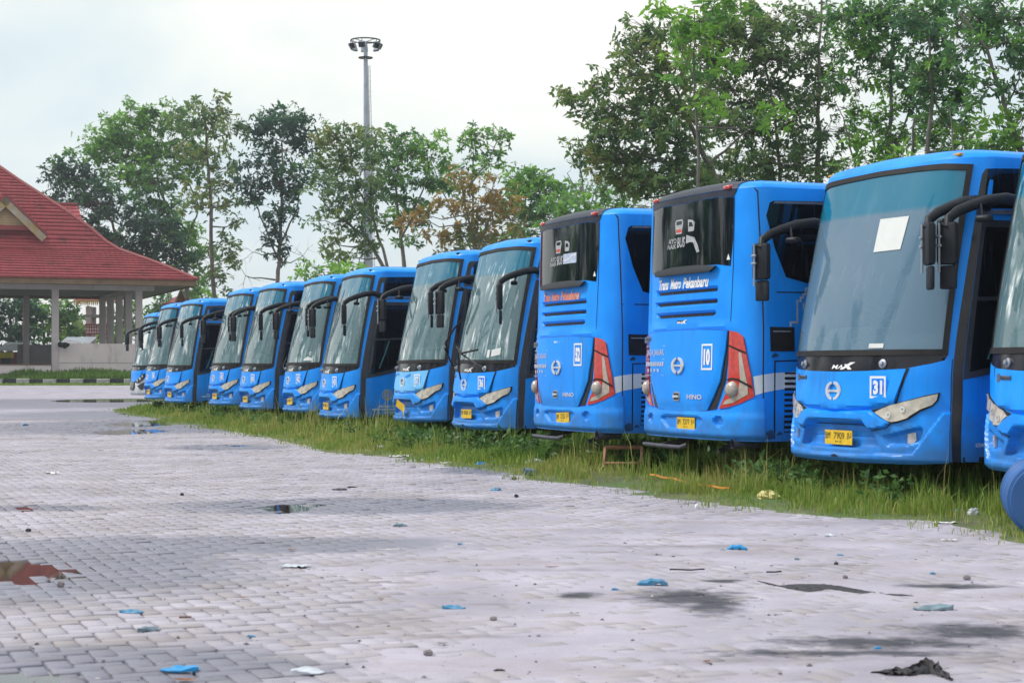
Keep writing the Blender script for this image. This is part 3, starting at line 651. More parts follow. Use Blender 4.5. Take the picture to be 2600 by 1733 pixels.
frame_m = mat('dull_door_frame', (0.035, 0.042, 0.055), 0.6, vscale=6, var=.3, spec=.3)
pole_m = mat('teal_pole', (0.05, 0.22, 0.24), 0.5, vscale=6, var=.2)
def front_bus(name, variant='std'):
    root = empty(name)
    S = FRONT; white = variant == 'white'
    # shell: cheeks, pillars, sides; open where the hood, bumper, windscreen and black panel sit
    right = [(0, 3.05)] ; L = LEN
    outer = [(1.275, .42), (L, .42), (L, 3.05), (-L, 3.05), (-L, .42), (-1.275, .42), (-1.275, .885), (-1.17, 1.003), (-.76, .906), (-.87, 1.221)] + flip(PANELBOT[3:]) + flip(FRAMETOP)[0:] + FRAMETOP[::-1][1:] + PANELBOT[3:][::-1] + [(.87, 1.221), (.76, .906), (1.17, 1.003), (1.275, .885)]
    gx = np.concatenate([np.arange(1.29, 2.0, .05), np.arange(2.0, L, .6)]); gx = np.concatenate([gx, -gx]); gz = np.arange(.5, 3.04, .12)
    pts = np.array([(a, b) for a in gx for b in gz] + [(a, b) for a in np.arange(-1.24, 1.25, .04) for b in np.arange(.9, 1.33, .04)] + [(a, b) for a in np.arange(-1.24, 1.25, .05) for b in (3.035,)])
    part('body', S, outer, [blue2] if False else blue, root, h=.05, pts=pts)
    rf = roof_mesh(MB(), S, 3.05, L, [(0, 0), (.02, .025), (.06, .045), (.14, .062), (.30, .075), (.55, .08), (.8, .082)]).build('roof', blue, root, smooth=50)
    MB().add([(-1.21, S.pos(L, 1.)[1], .42), (1.21, S.pos(L, 1.)[1], .42), (1.21, S.pos(L, 1.)[1], 3.05), (-1.21, S.pos(L, 1.)[1], 3.05)], [(0, 1, 2, 3)]).build('rear_wall', blue, root)
    slab(MB(), S, .44, L).build('underbody', rubber, root)
    # bumper and hood with relief
    bout = [(-1.275, .41), (-1.0, .392), (-.4, .388), (.4, .388), (1.0, .392), (1.275, .41), (1.275, .885), (1.17, 1.003), (.76, .906), (.74, .901), (.41, .860), (0, .843), (-.41, .860), (-.74, .901), (-.76, .906), (-1.17, 1.003), (-1.275, .885)]
    if not white:
        part('bumper', S, bout, blue, root, h=.0145, disp=bumper_disp, smooth=38)
        part('hood', S, mirror(HOODLOW + [(.765, .910), (.872, 1.219), (.45, 1.199), (0, 1.192)]), blue, root, h=.03, disp=hood_disp, thick=.03)
        for f in (lambda p: p, flip):
            hl = part('headlight', S, f(SURR), rubber, root, h=.03, off=.012, thick=.012)
            ln = part('headlight_lens', S, f(LENS), lens, hl, h=.02, off=.022, thick=.012, disp=lambda s, z: .006 * np.sin(np.abs(s) * 38 + z * 20))
            rf_ = MB()
            for cs, cz, rr in ((.72, .815, .028), (.86, .865, .026)):
                ring_on(rf_, S, (cs if f is not flip else -cs), cz, rr, rr * .55, 18, .031)
            rf_.build('reflector', chrome, hl)
            part('hood_seam', S, f([(.866, 1.222), (.905, 1.222), (.812, 1.00), (.785, .912), (.742, .905), (.780, 1.00)]), rubber, root, h=.06, off=.004)
            fg = part('fog_lamp', S, f([(.90, .655), (.975, .670), (.985, .600), (.95, .567), (.90, .568)]), foglens, root, h=.03, off=-.022, thick=.02)
        part('grille_lip_shade', S, mirror([(0, .722), (.40, .722), (.435, .742), (0, .742)]), rubber, root, h=.05, off=-.060)  # black strip painting in the shade under the bumper lip
        part('tow_cover', S, [(.02, .430), (.10, .430), (.115, .442), (.06, .452), (.01, .443)], rubber, root, h=.04, off=.034)
        e = MB(); logo_on(e, S, -.008, 1.019, .115, .086, .034).build('emblem', chrome, root, smooth=50)
        b = MB(); patch(b, S, [(-.79, 1.105), (-.74, 1.10), (-.73, 1.125), (-.54, 1.125), (-.54, 1.158), (-.73, 1.158), (-.75, 1.175), (-.79, 1.17)], h=.05, off=.016, thick=.006); bb = b.build('maker_badge', greyplastic, root)
        text_on(MB(), S, 'Tentrem', -.72, -.55, 1.128, 1.155, .019, bold=.01).build('badge_lettering', rubber, bb)
    else:
        def wd(s, z):
            a = np.abs(s); return .03 * sstep(.62, .45, z) + .02 * np.exp(-((z - .80 + .12 * a) / .03) ** 2) - .03 * sstep(.44, .39, z)
        part('bumper', S, bout, whitep, root, h=.04, disp=wd, smooth=40)
        part('hood', S, mirror([(0, .80), (.30, .82), (.62, .93), (.80, 1.06), (.872, 1.219), (.45, 1.199), (0, 1.192)]), blue, root, h=.05, off=.016, thick=.03)
        gr = part('grille', S, mirror([(0, .545), (.24, .56), (.34, .70), (.36, .80), (.28, .845), (0, .825)]), gloss, root, h=.05, off=.042, thick=.02)
        bars_on(MB(), S, [(-.30, .30, .70, .715), (-.28, .28, .64, .652), (-.31, .31, .775, .79)], .046).build('grille_bar', chrome, gr)
        for f in (lambda p: p, flip):
            hl = part('headlight', S, f([(.42, .84), (.60, .90), (.85, 1.02), (1.0, 1.12), (1.06, 1.02), (.92, .90), (.72, .82), (.50, .79)]), gloss, root, h=.04, off=.045, thick=.03)
            mm = MB()
            for cs, cz, rr in ((.62, .865, .04), (.80, .945, .05), (.93, 1.02, .035)): ring_on(mm, S, cs if f is not flip else -cs, cz, rr, rr * .3, 20, .052)
            mm.build('reflector', chrome, hl)
            part('fog_lamp', S, f([(.62, .70), (1.02, .82), (1.06, .70), (.92, .58), (.78, .60)]), gloss, root, h=.05, off=.034, thick=.02)
    # black panel, frame, glass
    part('wiper_panel', S, mirror([(0, 1.192), (.45, 1.199), (.87, 1.221), (1.11, 1.264), (1.21, 1.290), (1.235, 1.345), (0, 1.345)]), gloss, root, h=.05, off=-.002)
    inner = mirror([(0, 1.385), (1.183, 1.385), (1.183, 2.935), (.94, 2.958), (.5, 2.975), (0, 2.98)])
    part('windscreen_seal', S, mirror([(0, 1.335), (1.235, 1.335)] + FRAMETOP), rubber, root, h=.05, off=.013, holes=[inner], thick=.02)
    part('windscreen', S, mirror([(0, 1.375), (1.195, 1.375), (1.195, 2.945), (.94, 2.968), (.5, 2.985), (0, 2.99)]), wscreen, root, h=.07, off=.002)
    if not white:
        max_badge(MB(), S, -.08, .27, 1.212, 1.278, .003).build('model_badge', whiteprint, root)
    for sx in (-.62, .62):
        k = MB(); p = Vector(S.at(np.array([sx]), np.array([1.262]), np.array([.0]))[0]); n = Vector(S.nrm(np.array([sx]), np.array([1.262]))[0]); q = n.to_track_quat('Z', 'Y').to_matrix()
        k.lathe([(.042, 0), (.040, .012), (.022, .018), (.020, .038), (.001, .042)], 16, p, q); k.build('wiper_spindle', steel, root, smooth=40)
    # right side (viewer's right): post, door, windows, lettering; the same on the far side
    for f in (lambda p: p, flip):
        sp = part('door_post', S, f([(1.315, .42), (1.372, .42), (1.372, 1.1), (1.40, 2.52), (1.325, 2.52), (1.29, 1.5), (1.285, .9), (1.30, .42)]), gloss, root, h=.12, off=.006, thick=.006)
        dr = part('door', S, f([(1.378, 1.125), (1.66, 1.175), (2.02, 1.26), (2.45, 1.30), (2.45, 2.50), (1.405, 2.50)]), dglass, root, h=.15, off=.005, thick=.005)
        part('door_frame', S, f([(1.40, 2.50), (1.412, 2.50), (1.395, 1.20), (2.43, 1.37), (2.43, 2.46), (1.43, 2.46), (1.43, 2.50), (2.45, 2.50), (2.45, 1.30), (2.02, 1.262), (1.66, 1.177), (1.378, 1.127)]), gloss, dr, h=.2, off=.012, thick=.008) if False else None
        part('door_frame', S, f([(1.378, 1.125), (1.66, 1.175), (2.02, 1.26), (2.45, 1.30), (2.45, 2.50), (1.405, 2.50)]), frame_m, dr, h=.15, off=.012, thick=.008, holes=[f([(1.43, 1.19), (1.66, 1.235), (2.02, 1.32), (2.40, 1.36), (2.40, 2.44), (1.45, 2.44)])])
        part('door_rail', S, f([(1.44, 1.80), (2.41, 1.83), (2.41, 1.865), (1.44, 1.835)]), frame_m, dr, h=.2, off=.011, thick=.006)
        part('grab_pole', S, f([(1.60, 1.30), (1.62, 1.30), (1.80, 1.80), (1.78, 1.80)]), pole_m, dr, h=.2, off=.007, thick=.002)
        part('header_bar', S, f([(1.325, 2.545), (2.45, 2.565), (2.45, 2.60), (1.325, 2.585)]), greyplastic, root, h=.2, off=.012, thick=.01)
        part('side_window', S, f([(1.315, 2.60), (2.45, 2.61), (2.45, 2.965), (1.36, 2.945), (1.33, 2.90)]), dglass, root, h=.15, off=.004, thick=.004)
        w0 = 2.56
        while w0 < LEN - 1:
            part('side_window', S, f([(w0, 1.62), (w0 + 1.42, 1.62), (w0 + 1.42, 2.93), (w0, 2.93)]), dglass, root, h=.4, off=.004, thick=.004); w0 += 1.46
        part('body_seam', S, f([(1.272, .42), (1.280, .42), (1.280, 1.30), (1.272, 1.30)]), rubber, root, h=.2, off=.002)
        part('grime_strip', S, f([(1.39, .42), (2.6, .42), (2.6, .47), (1.39, .46)]), rubber, root, h=.2, off=.003)
    t = MB()
    text_on(t, S, 'BANTUAN TEKNIS', 1.63, 1.98, .600, .634, .004, bold=.012)
    text_on(t, S, 'KEMENTERIAN PERHUBUNGAN', 1.505, 2.12, .545, .580, .004, bold=.012)
    text_on(t, S, 'T.A. 2015', 1.71, 1.91, .492, .524, .004, bold=.012)
    t.build('side_lettering', whiteprint, root)
    g = MB(); ring_on(g, S, 1.77, .825, .098, .084, 32, .005, 1.0); ring_on(g, S, 1.77, .83, .066, .058, 28, .005)
    ring_on(g, S, 1.77, .83, .062, .054, 24, .0052, .45); bars_on(g, S, [(1.766, 1.774, .77, .89), (1.708, 1.832, .826, .834), (1.718, 1.822, .858, .864), (1.718, 1.822, .796, .802)], .005)
    bars_on(g, S, [(1.755, 1.79, .715, .75), (1.765, 1.81, .742, .765)], .0055); g.build('ministry_emblem', goldprint, root)
    for sx in (-1.05, -.0, 1.05):
        if sx == 0: continue
        k = MB(); p = Vector(S.at(np.array([sx]), np.array([3.05]), np.array([0.0]))[0]) + Vector((-.015 * np.sign(sx), .045, .03)); k.bbox(p, (.11, .07, .035), .014); k.build('roof_lamp', amber if variant == 'amber' else plastic, root, smooth=50)
    mirror_set(root, 1); mirror_set(root, -1)
    # cabin behind the glass
    m = MB(); y0 = .30
    m.add([(-1.12, 2.7, .9), (1.12, 2.7, .9), (1.12, 2.7, 2.98), (-1.12, 2.7, 2.98), (-1.12, .62, .9), (1.12, .62, .9), (1.12, .95, 2.98), (-1.12, .95, 2.98)], [(0, 1, 2, 3), (4, 0, 3, 7), (1, 5, 6, 2), (4, 5, 1, 0), (7, 3, 2, 6)])
    cl = m.build('cabin_lining', interior, root)
    d = MB(); d.bbox((0, .62, 1.38), (2.02, .52, .30), .09); d.bbox((-.45, .60, 1.52), (.75, .36, .18), .08); d.bbox((.3, .75, 1.46), (.5, .3, .14), .06); d.build('dashboard', dashgrey, root, smooth=45)
    d = MB(); rot = Matrix.Rotation(R(-35), 3, 'X'); pts = [Vector((-.45, .98, 1.66)) + rot @ Vector((.22 * math.cos(q), .22 * math.sin(q), 0)) for q in np.linspace(0, 2 * PI, 21)]
    d.tube(pts, .018, 6, cap=False); d.tube([Vector((-.45, .98, 1.66)) + rot @ Vector((-.21, 0, 0)), Vector((-.45, .98, 1.66)) + rot @ Vector((.21, 0, 0))], .016, 6); d.tube([(-.45, .98, 1.66), (-.45, .85, 1.5)], .03, 6)
    d.build('steering_wheel', plastic, root, smooth=50)
    for sx, yy in ((-.45, 1.55), (.62, 1.9), (-.62, 2.35)):
        d = MB(); d.bbox((sx, yy, 1.28), (.48, .48, .14), .05); d.bbox((sx, yy + .24, 1.62), (.48, .12, .66), .05, Matrix.Rotation(R(-8), 3, 'X')); d.bbox((sx, yy + .29, 2.02), (.26, .10, .18), .04); d.build('seat', seatfab, root, smooth=45)
    d = MB(); d.bbox((0, .98, 2.80), (1.9, .25, .10), .04); d.build('sun_visor', dashgrey, root, smooth=45)
    wheels(root, (2.5, 8.3))
    return root

def number_sticker(root, S, txt, cs, cz, w, h, off):
    b = MB(); a = .019
    bars_on(b, S, [(cs - w / 2, cs + w / 2, cz + h / 2 - a, cz + h / 2), (cs - w / 2, cs + w / 2, cz - h / 2, cz - h / 2 + a), (cs - w / 2, cs - w / 2 + a, cz - h / 2 + a, cz + h / 2 - a), (cs + w / 2 - a, cs + w / 2, cz - h / 2 + a, cz + h / 2 - a)], off)
    st = b.build('number_sticker', whiteprint, root)
    text_on(MB(), S, txt, cs - w * .29, cs + w * .29, cz - h * .32, cz + h * .32, off, bold=.055).build('number', whiteprint, st)
    return st

LIDR = [(.55, .797), (.68, .950), (.78, 1.097), (.86, 1.412), (.885, 1.601)]
cap_m = mat('roof_cap_black', (0.022, 0.027, 0.045), 0.4, vscale=4, var=.3, spec=.3)
def rear_bus(name, num, num_z, script_mat, txt_low, plate_txt, tilt):
    root = empty(name); S = REAR; L = LEN
    vent_polys = []
    for a, b, c, d, e, f_ in ((-.76, .69, .66, 2.055, 2.002, -.70), (-.765, .69, .655, 1.930, 1.876, -.70), (-.725, .66, .60, 1.808, 1.755, -.655)):
        vent_polys.append([(f_, e), (c, e), (b, (d + e) / 2), (b, d), (a, d)])
    def bd(s, z):
        o = 0 * s
        for v in vent_polys: o = o - .035 * (1 - sstep(-.010, .004, sdf(s, z, v)))
        zt = np.interp(np.abs(s), [0, .5, .9, 1.1], [1.665, 1.655, 1.635, 1.62])     # ledge above the lid
        o = o + .02 * sstep(.055, .0, z - zt) * sstep(-.05, 0, z - zt) * (np.abs(s) < 1.0)
        return o
    gx = np.arange(-1.3, 1.31, .019); fine = [(a, b) for a in np.arange(-.80, .74, .0145) for b in np.arange(1.72, 2.09, .0145)]
    mid = [(a, b) for a in np.arange(-1.3, 1.31, .045) for b in np.arange(.55, 3.04, .05) if not (-.82 < a < .76 and 1.70 < b < 2.10)]
    sx = np.concatenate([np.arange(1.35, 2.2, .06), np.arange(2.2, L, .6)]); side = [(g * a, b) for g in (1, -1) for a in sx for b in np.arange(.55, 3.04, .12)]
    part('body', S, [(-L, .50), (L, .50), (L, 3.02), (-L, 3.02)], blue, root, h=.08, pts=np.array(fine + mid + side), disp=bd)
    roof_mesh(MB(), S, 3.02, L, [(0, 0), (.02, .025), (.06, .045), (.14, .062), (.30, .075), (.55, .08), (.8, .082)]).build('roof', blue, root, smooth=50)
    MB().add([(-1.21, L, .5), (1.21, L, .5), (1.21, L, 3.02), (-1.21, L, 3.02)], [(0, 1, 2, 3)]).build('front_wall', blue, root)
    slab(MB(), S, .52, L).build('underbody', rubber, root)
    for v in vent_polys: part('vent_grille', S, v, plastic, root, h=.05, off=-.030)
    vb = MB()
    for v in vent_polys:
        a, c = v[0][0] + .02, v[1][0]; z0, z1 = v[0][1], v[4][1]
        bars_on(vb, S, [(a + i * (c - a) / 4, a + i * (c - a) / 4 + .006, z0, z1) for i in range(1, 4)], -.026)
    vb.build('vent_mullion', greyplastic, root)
    # black roof cap over the glass
    capb = [(0, 2.955), (.66, 2.963), (.935, 2.940), (.97, 2.985), (.985, 3.019), (0, 3.019)]
    part('roof_cap', S, mirror(capb), cap_m, root, h=.05, off=.006, thick=.006)
    c = MB(); P = S.pos(np.linspace(-.99, .99, 40), np.full(40, 3.019))
    rows = []
    for ins, dz in [(-.006, 0.0), (.012, .028), (.055, .050), (.14, .068), (.30, .081), (.42, .084)]:
        T = np.gradient(P[:, :2], axis=0); T /= np.linalg.norm(T, axis=1, keepdims=True); N_ = np.stack([-T[:, 1], T[:, 0]], -1)
        Q = P[:, :2] + N_ * ins; rows.append(np.concatenate([Q, 3.019 + dz + .006 + .038 * dz / .08 * (1 - (Q[:, :1] / 1.2) ** 2)], 1))
    V = np.concatenate(rows); c.add(V.tolist(), [(k * 40 + i, k * 40 + i + 1, k * 40 + 41 + i, k * 40 + 40 + i) for k in range(5) for i in range(39)]); c.build('roof_cap', cap_m, root, smooth=50)
    for sx_ in (-.831, .831):
        p = Vector(S.at(np.array([sx_]), np.array([3.035]), np.array([.0]))[0]); MB().bbox(p + Vector((0, .012, .01)), (.13, .07, .045), .018).build('marker_lamp', redlens, root, smooth=50)
    # rear window and spoiler lip
    gl = mirror([(0, 2.284), (.30, 2.284), (.68, 2.279), (.90, 2.253), (.935, 2.525), (.94, 2.936), (.66, 2.957), (0, 2.950)])
    rw = part('rear_window', S, gl, dglass, root, h=.06, off=.004, thick=.01)
    part('window_lip', S, mirror([(0, 2.205), (.62, 2.205), (.70, 2.262), (.30, 2.290), (0, 2.292)]), plastic, root, h=.04, off=.03, thick=.03, disp=lambda s, z: .03 * sstep(2.29, 2.22, z))
    part('body_seam', S, [(.905, 1.61), (.912, 1.61), (.947, 2.25), (.955, 2.94), (.948, 2.94), (.938, 2.25)], rubber, root, h=.1, off=.003)
    part('body_seam', S, flip([(.905, 1.61), (.912, 1.61), (.947, 2.25), (.955, 2.94), (.948, 2.94), (.938, 2.25)]), rubber, root, h=.1, off=.003)
    # stickers on the glass: two small bus pictograms and the slogan
    st = MB(); m = .008
    def blob(p, o=m): st.add(S.at(np.array([a for a, b in p]), np.array([b for a, b in p]), np.full(len(p), o)).tolist(), [tuple(range(len(p)))])
    blob([(-.22, 2.64), (-.08, 2.64), (-.045, 2.76), (-.07, 2.79), (-.22, 2.79), (-.245, 2.76)])
    s1 = st.build('bus_pictogram', sticker, rw); st = MB(); blob([(.07, 2.65), (.20, 2.65), (.215, 2.74), (.17, 2.765), (.06, 2.78)]); st.build('bus_pictogram', sticker, rw)
    st = MB(); m = .010
    blob([(-.21, 2.735), (-.085, 2.735), (-.07, 2.775), (-.215, 2.775)]); blob([(-.205, 2.62), (-.19, 2.62), (-.19, 2.64), (-.205, 2.64)]); blob([(-.11, 2.62), (-.095, 2.62), (-.095, 2.64), (-.11, 2.64)]); blob([(.085, 2.70), (.19, 2.70), (.19, 2.74), (.09, 2.75)])
    st.build('pictogram_window', dglass, s1)
    st = MB(); blob([(-.215, 2.655), (-.085, 2.655), (-.078, 2.69), (-.222, 2.69)]); st.build('pictogram_stripe', redlens, s1)
    t = MB()
    text_on(t, S, 'AYO', -.40, -.20, 2.545, 2.600, .008, bold=.02); text_on(t, S, 'NAIK', -.42, -.20, 2.490, 2.538, .008, bold=.02); text_on(t, S, 'BUS', -.185, .0, 2.495, 2.605, .008, bold=.03, shear=.15)
    t.build('slogan_sticker', sticker, rw)
    t = MB()
    if num == '52':
        t.add(S.at(np.array([.02, .42, .42, .02]), np.array([2.50, 2.50, 2.62, 2.62]), np.full(4, .0075)).tolist(), [(0, 1, 2, 3)]); k = t.build('sponsor_sticker', greyprint, rw)
        q = MB(); xs = np.linspace(.03, .41, 14); zz = 2.535 + .055 * sstep(.1, .36, xs); A = S.at(xs, zz, np.full(14, .009)); B = S.at(xs, zz + .012, np.full(14, .009)); q.add(np.concatenate([A, B]).tolist(), [(i, i + 1, 15 + i, 14 + i) for i in range(13)]); q.build('sticker_swoosh', whiteprint, k)
    else:
        t.add(S.at(np.array([.02, .12, .19, .27, .33, .29, .21, .12, .03]), np.array([2.53, 2.54, 2.53, 2.42, 2.43, 2.50, 2.585, 2.60, 2.62]), np.full(9, .0075)).tolist(), [(0, 1, 2, 3, 4, 5, 6, 7, 8)]); t.build('torn_sticker', sticker, rw)
    t = MB(); t.add(S.at(np.array([.845, .90, .872]), np.array([2.315, 2.315, 2.375]), np.full(3, .008)).tolist(), [(0, 1, 2)]); t.build('warning_triangle', whiteprint, rw)
    t = MB(); text_on(t, S, 'Trans', -.63, -.375, 2.062, 2.172, .006, bold=.035, shear=.3, slant=.0); text_on(t, S, 'Metro', -.325, -.075, 2.062, 2.172, .006, bold=.035, shear=.3); text_on(t, S, 'Pekanbaru', -.03, .53, 2.058, 2.172, .006, bold=.035, shear=.3)
    sc = t.build('operator_lettering', script_mat or whiteprint, root)
    if script_mat:
        t = MB(); text_on(t, S, 'Trans', -.637, -.382, 2.063, 2.160, .004, bold=.045, shear=.3); text_on(t, S, 'Metro', -.332, -.082, 2.063, 2.160, .004, bold=.045, shear=.3); text_on(t, S, 'Pekanbaru', -.037, .513, 2.059, 2.160, .004, bold=.045, shear=.3)
        t.build('lettering_outline', whiteprint, sc)
    mb_z = 1.688 if num == '10' else 1.545
    k = part('model_badge', S, [(-.15, mb_z), (.02, mb_z), (.06, mb_z + .04), (-.15, mb_z + .04)], rubber, root, h=.05, off=.036 if num == '52' else .005, thick=.004)
    max_badge(MB(), S, -.14, .09, mb_z + .004, mb_z + .044, .040 if num == '52' else .008).build('badge_lettering', whiteprint, k)
    # engine lid
    def lidd(s, z):
        e = np.interp(z, [p[1] for p in LIDR], [p[0] for p in LIDR]) - np.abs(s)
        return .018 * sstep(0, .10, z - .79) * sstep(0, .06, e) - .018 * np.exp(-((z - 1.59) / .03) ** 2) * 0
    lid = part('engine_lid', S, mirror([(0, .785), (.30, .787)] + LIDR + [(.45, 1.618), (0, 1.621)]), blue, root, h=.04, off=.022, thick=.022, disp=lidd)
    part('lid_gap', S, mirror([(0, 1.612), (.45, 1.610), (.88, 1.592), (.89, 1.612), (.45, 1.637), (0, 1.640)]), blue2, root, h=.06, off=.012)
    for f in (lambda p: p, flip):
        part('black_filler', S, f([(.55, .795), (.70, .812), (.775, .95), (.855, 1.097), (.902, 1.40), (.905, 1.601), (.885, 1.601), (.86, 1.412), (.78, 1.097), (.68, .950)]), gloss, root, h=.06, off=.006)
        LMP = [(.912, 1.604), (1.03, 1.582), (1.10, 1.536), (1.145, 1.354), (1.195, 1.155), (1.23, .944), (1.09, .880), (.92, .840), (.755, .816), (.865, .968), (.905, 1.154), (.91, 1.396)]
        tl = part('tail_lamp', S, f(LMP), redlens, root, h=.04, off=.016, thick=.02)
        part('reverse_lens', S, f([(1.05, 1.386), (1.085, 1.378), (1.16, 1.06), (1.165, .965), (.98, .882), (.82, .858), (.87, .906), (1.04, .954), (1.075, 1.114)]), whitelens, tl, h=.05, off=.020, thick=.004)
        part('lamp_seam', S, f([(.912, 1.462), (1.135, 1.388), (1.139, 1.366), (.912, 1.444)]), rubber, tl, h=.05, off=.0195)
        part('lamp_seam', S, f([(.90, 1.118), (.97, 1.132), (1.05, 1.122), (1.205, 1.052), (1.208, 1.028), (1.05, 1.100), (.97, 1.114), (.90, 1.10)]), rubber, tl, h=.05, off=.024)
        sg = f([(1, 0)])[0][0]; p = Vector(S.at(np.array([sg * .965]), np.array([1.015]), np.array([.010]))[0]); n = Vector(S.nrm(np.array([sg * .965]), np.array([1.015]))[0])
        MB().lathe([(.082, 0), (.080, .02), (.066, .044), (.035, .060), (.001, .064)], 24, p, n.to_track_quat('Z', 'Y').to_matrix()).build('fog_bulb', whitelens, tl, smooth=60)
    number_sticker(root, S, num, .58, num_z, .20, .265, .045)
    t = MB(); text_on(t, S, 'JAGA JARAK', -.89, -.36, 1.345, 1.43, .045, bold=.02); bars_on(t, S, [(-.90 + .06 * k, -.855 + .06 * k, 1.25, 1.295) for k in range(9)] + [(-.84 + .10 * k, -.79 + .10 * k, 1.19, 1.22) for k in range(4)], .045)
    bars_on(t, S, [(-.90, -.33, 1.462, 1.467), (-.90, -.34, 1.322, 1.327), (-.95, -.36, 1.150, 1.155)], .045); t.build('faded_lettering', greyprint, root)
    logo_on(MB(), S, -.025, 1.254, .135, .086, .058).build('emblem', chrome, root, smooth=50)
    text_on(MB(), S, 'HINO', .18, .49, .908, .958, .047, bold=.03).build('maker_lettering', chrome, root)
    text_on(MB(), S, 'RK', -.70, -.55, .905, .942, .047, bold=.01).build('model_lettering', greyplastic, root)
    h = part('lid_handle', S, [(-.12, .885), (.0, .885), (.02, .92), (.015, .965), (-.02, .982), (-.10, .982), (-.135, .965), (-.14, .92)], steel, root, h=.04, off=.046, thick=.01)
    part('handle_recess', S, [(-.115, .90), (-.005, .90), (-.005, .965), (-.115, .965)], gloss, h, h=.04, off=.049); part('handle_bar', S, [(-.12, .922), (.0, .922), (.0, .945), (-.12, .945)], chrome, h, h=.04, off=.058, thick=.01)
    b = part('maker_badge', S, [(-1.0, 1.512), (-.96, 1.50), (-.75, 1.525), (-.75, 1.565), (-.96, 1.57), (-1.0, 1.556)], greyplastic, root, h=.06, off=.046, thick=.008)
    text_on(MB(), S, 'Tentrem', -.94, -.77, 1.525, 1.56, .049, bold=.01).build('badge_lettering', rubber, b)
    # bumper
    def bud(s, z):
        a = np.abs(s); d = .0 * s
        d -= .05 * (1 - sstep(-.030, .004, sdf(s, z, mirror([(0, .585), (.30, .585), (.50, .70), (.40, .735), (0, .735)]))))
        d -= .05 * (1 - sstep(.72, 1.0, np.hypot((a - .765) / .092, (z - .692) / .050)))
        return d - .045 * sstep(.56, .49, z) + .015 * sstep(.80, .72, z)
    bt = [(0, .782), (.55, .790), (.92, .816), (1.09, .867), (1.21, .916), (1.32, .926)]
    part('bumper', S, [(-1.32, .505)] + [(-.9, .500), (0, .498), (.9, .500), (1.32, .505)] + bt[::-1] + flip(bt[1:]), blue, root, h=.02, off=.020, thick=.02, disp=bud)
    for sg in (-1, 1):
        q = np.linspace(0, 2 * PI, 16, endpoint=False); V = S.at(sg * (.785 + .05 * np.cos(q)), .690 + .030 * np.sin(q), np.full(16, -.020)); MB().add(V.tolist(), [tuple(range(16))]).build('reflector_socket', redlens, root)
    plate(root, S, .09, .655, .40, .122, plate_txt, '04 19', tilt, off=.012)
    # under-run bar
    m = MB(); m.tube([(-1.02, .05, .40), (-.4, -.02, .40), (-.02, -.02, .40), (.06, .02, .43)], .024, 8); m.tube([(-.5, -.02, .4), (-.5, .5, .5)], .025, 6); m.tube([(.6, .1, .38), (.6, .5, .5)], .025, 6)
    m.build('underrun_bar', exhaust, root, smooth=50)
    m = MB(); m.tube([(.98, .35, .47), (.98, .05, .47)], .05, 12, cap=False); m.build('exhaust_pipe', exhaust, root, smooth=50)
    # right flank
    for f in (lambda p: p, flip):
        part('side_window', S, f([(1.425, 2.416), (1.56, 2.13), (1.85, 2.065), (2.5, 2.03), (2.9, 2.03), (2.9, 2.90), (2.12, 2.90), (1.40, 2.885), (1.362, 2.865), (1.325, 2.737)]), dglass, root, h=.12, off=.005, thick=.005)
        part('window_trim', S, f([(1.40, 2.86), (2.9, 2.868), (2.9, 2.895), (2.12, 2.895), (1.41, 2.882)]), greyplastic, root, h=.15, off=.008)
        w0 = 2.96
        while w0 < L - 1: part('side_window', S, f([(w0, 1.75), (w0 + 1.42, 1.75), (w0 + 1.42, 2.9), (w0, 2.9)]), dglass, root, h=.4, off=.005, thick=.005); w0 += 1.46
        part('body_seam', S, f([(1.19, 3.018), (1.20, 3.018), (1.24, 2.984), (1.272, 2.509), (1.298, 1.97), (1.314, 1.601), (1.324, .51), (1.312, .51), (1.302, 1.601), (1.287, 1.97), (1.260, 2.509), (1.229, 2.97)]), rubber, root, h=.1, off=.003)
        part('body_seam', S, f([(1.30, 1.972), (3.2, 1.985), (3.2, 1.997), (1.30, 1.984)]), rubber, root, h=.2, off=.003)
        part('stripe', S, f([(1.235, .958), (1.32, .986), (1.43, 1.005), (1.56, 1.023), (2.4, 1.03), (2.4, 1.195), (1.66, 1.19), (1.43, 1.178), (1.32, 1.164), (1.215, 1.143)]), whitep, root, h=.06, off=.003)
        vt = part('air_intake', S, f([(1.385, 1.393), (1.66, 1.393), (1.655, 1.632), (1.375, 1.636)]), plastic, root, h=.1, off=.006, thick=.006)
        part('intake_mesh', S, f([(1.405, 1.42), (1.64, 1.42), (1.635, 1.605), (1.40, 1.608)]), rubber, vt, h=.1, off=.004 + .004)
        bars_on(MB(), S, [tuple(sorted(f([(1.41 + .013 * i, 0)])[0][:1] + f([(1.417 + .013 * i, 0)])[0][:1])) + (1.585, 1.597) for i in range(16)], .010).build('intake_rib', greyprint, vt)
        part('hatch_seam', S, f([(1.425, .53), (1.44, .53), (1.445, 1.29), (2.1, 1.31), (2.1, 1.322), (1.43, 1.302)]), rubber, root, h=.1, off=.004)
        lo = part('louvre', S, f([(1.54, .59), (2.2, .59), (2.2, 1.185), (1.55, 1.185)]), rubber, root, h=.2, off=.005)
        for i in range(11):
            z = .60 + i * .054
            part('louvre_slat', S, f([(1.545, z), (2.2, z), (2.2, z + .026), (1.545, z + .026)]), whitep if .98 < z else blue, lo, h=.2, off=.020, thick=.014)
        for a, b, c, d in ((1.345, 1.43, .52, .62), (1.46, 1.52, .56, .60), (1.40, 1.47, 1.33, 1.38)):
            part('oil_stain', S, f([(a, c), (b, c + .01), (b + .005, d - .02), ((a + b) / 2, d), (a - .004, d - .03)]), mats_stain, root, h=.06, off=.0045)
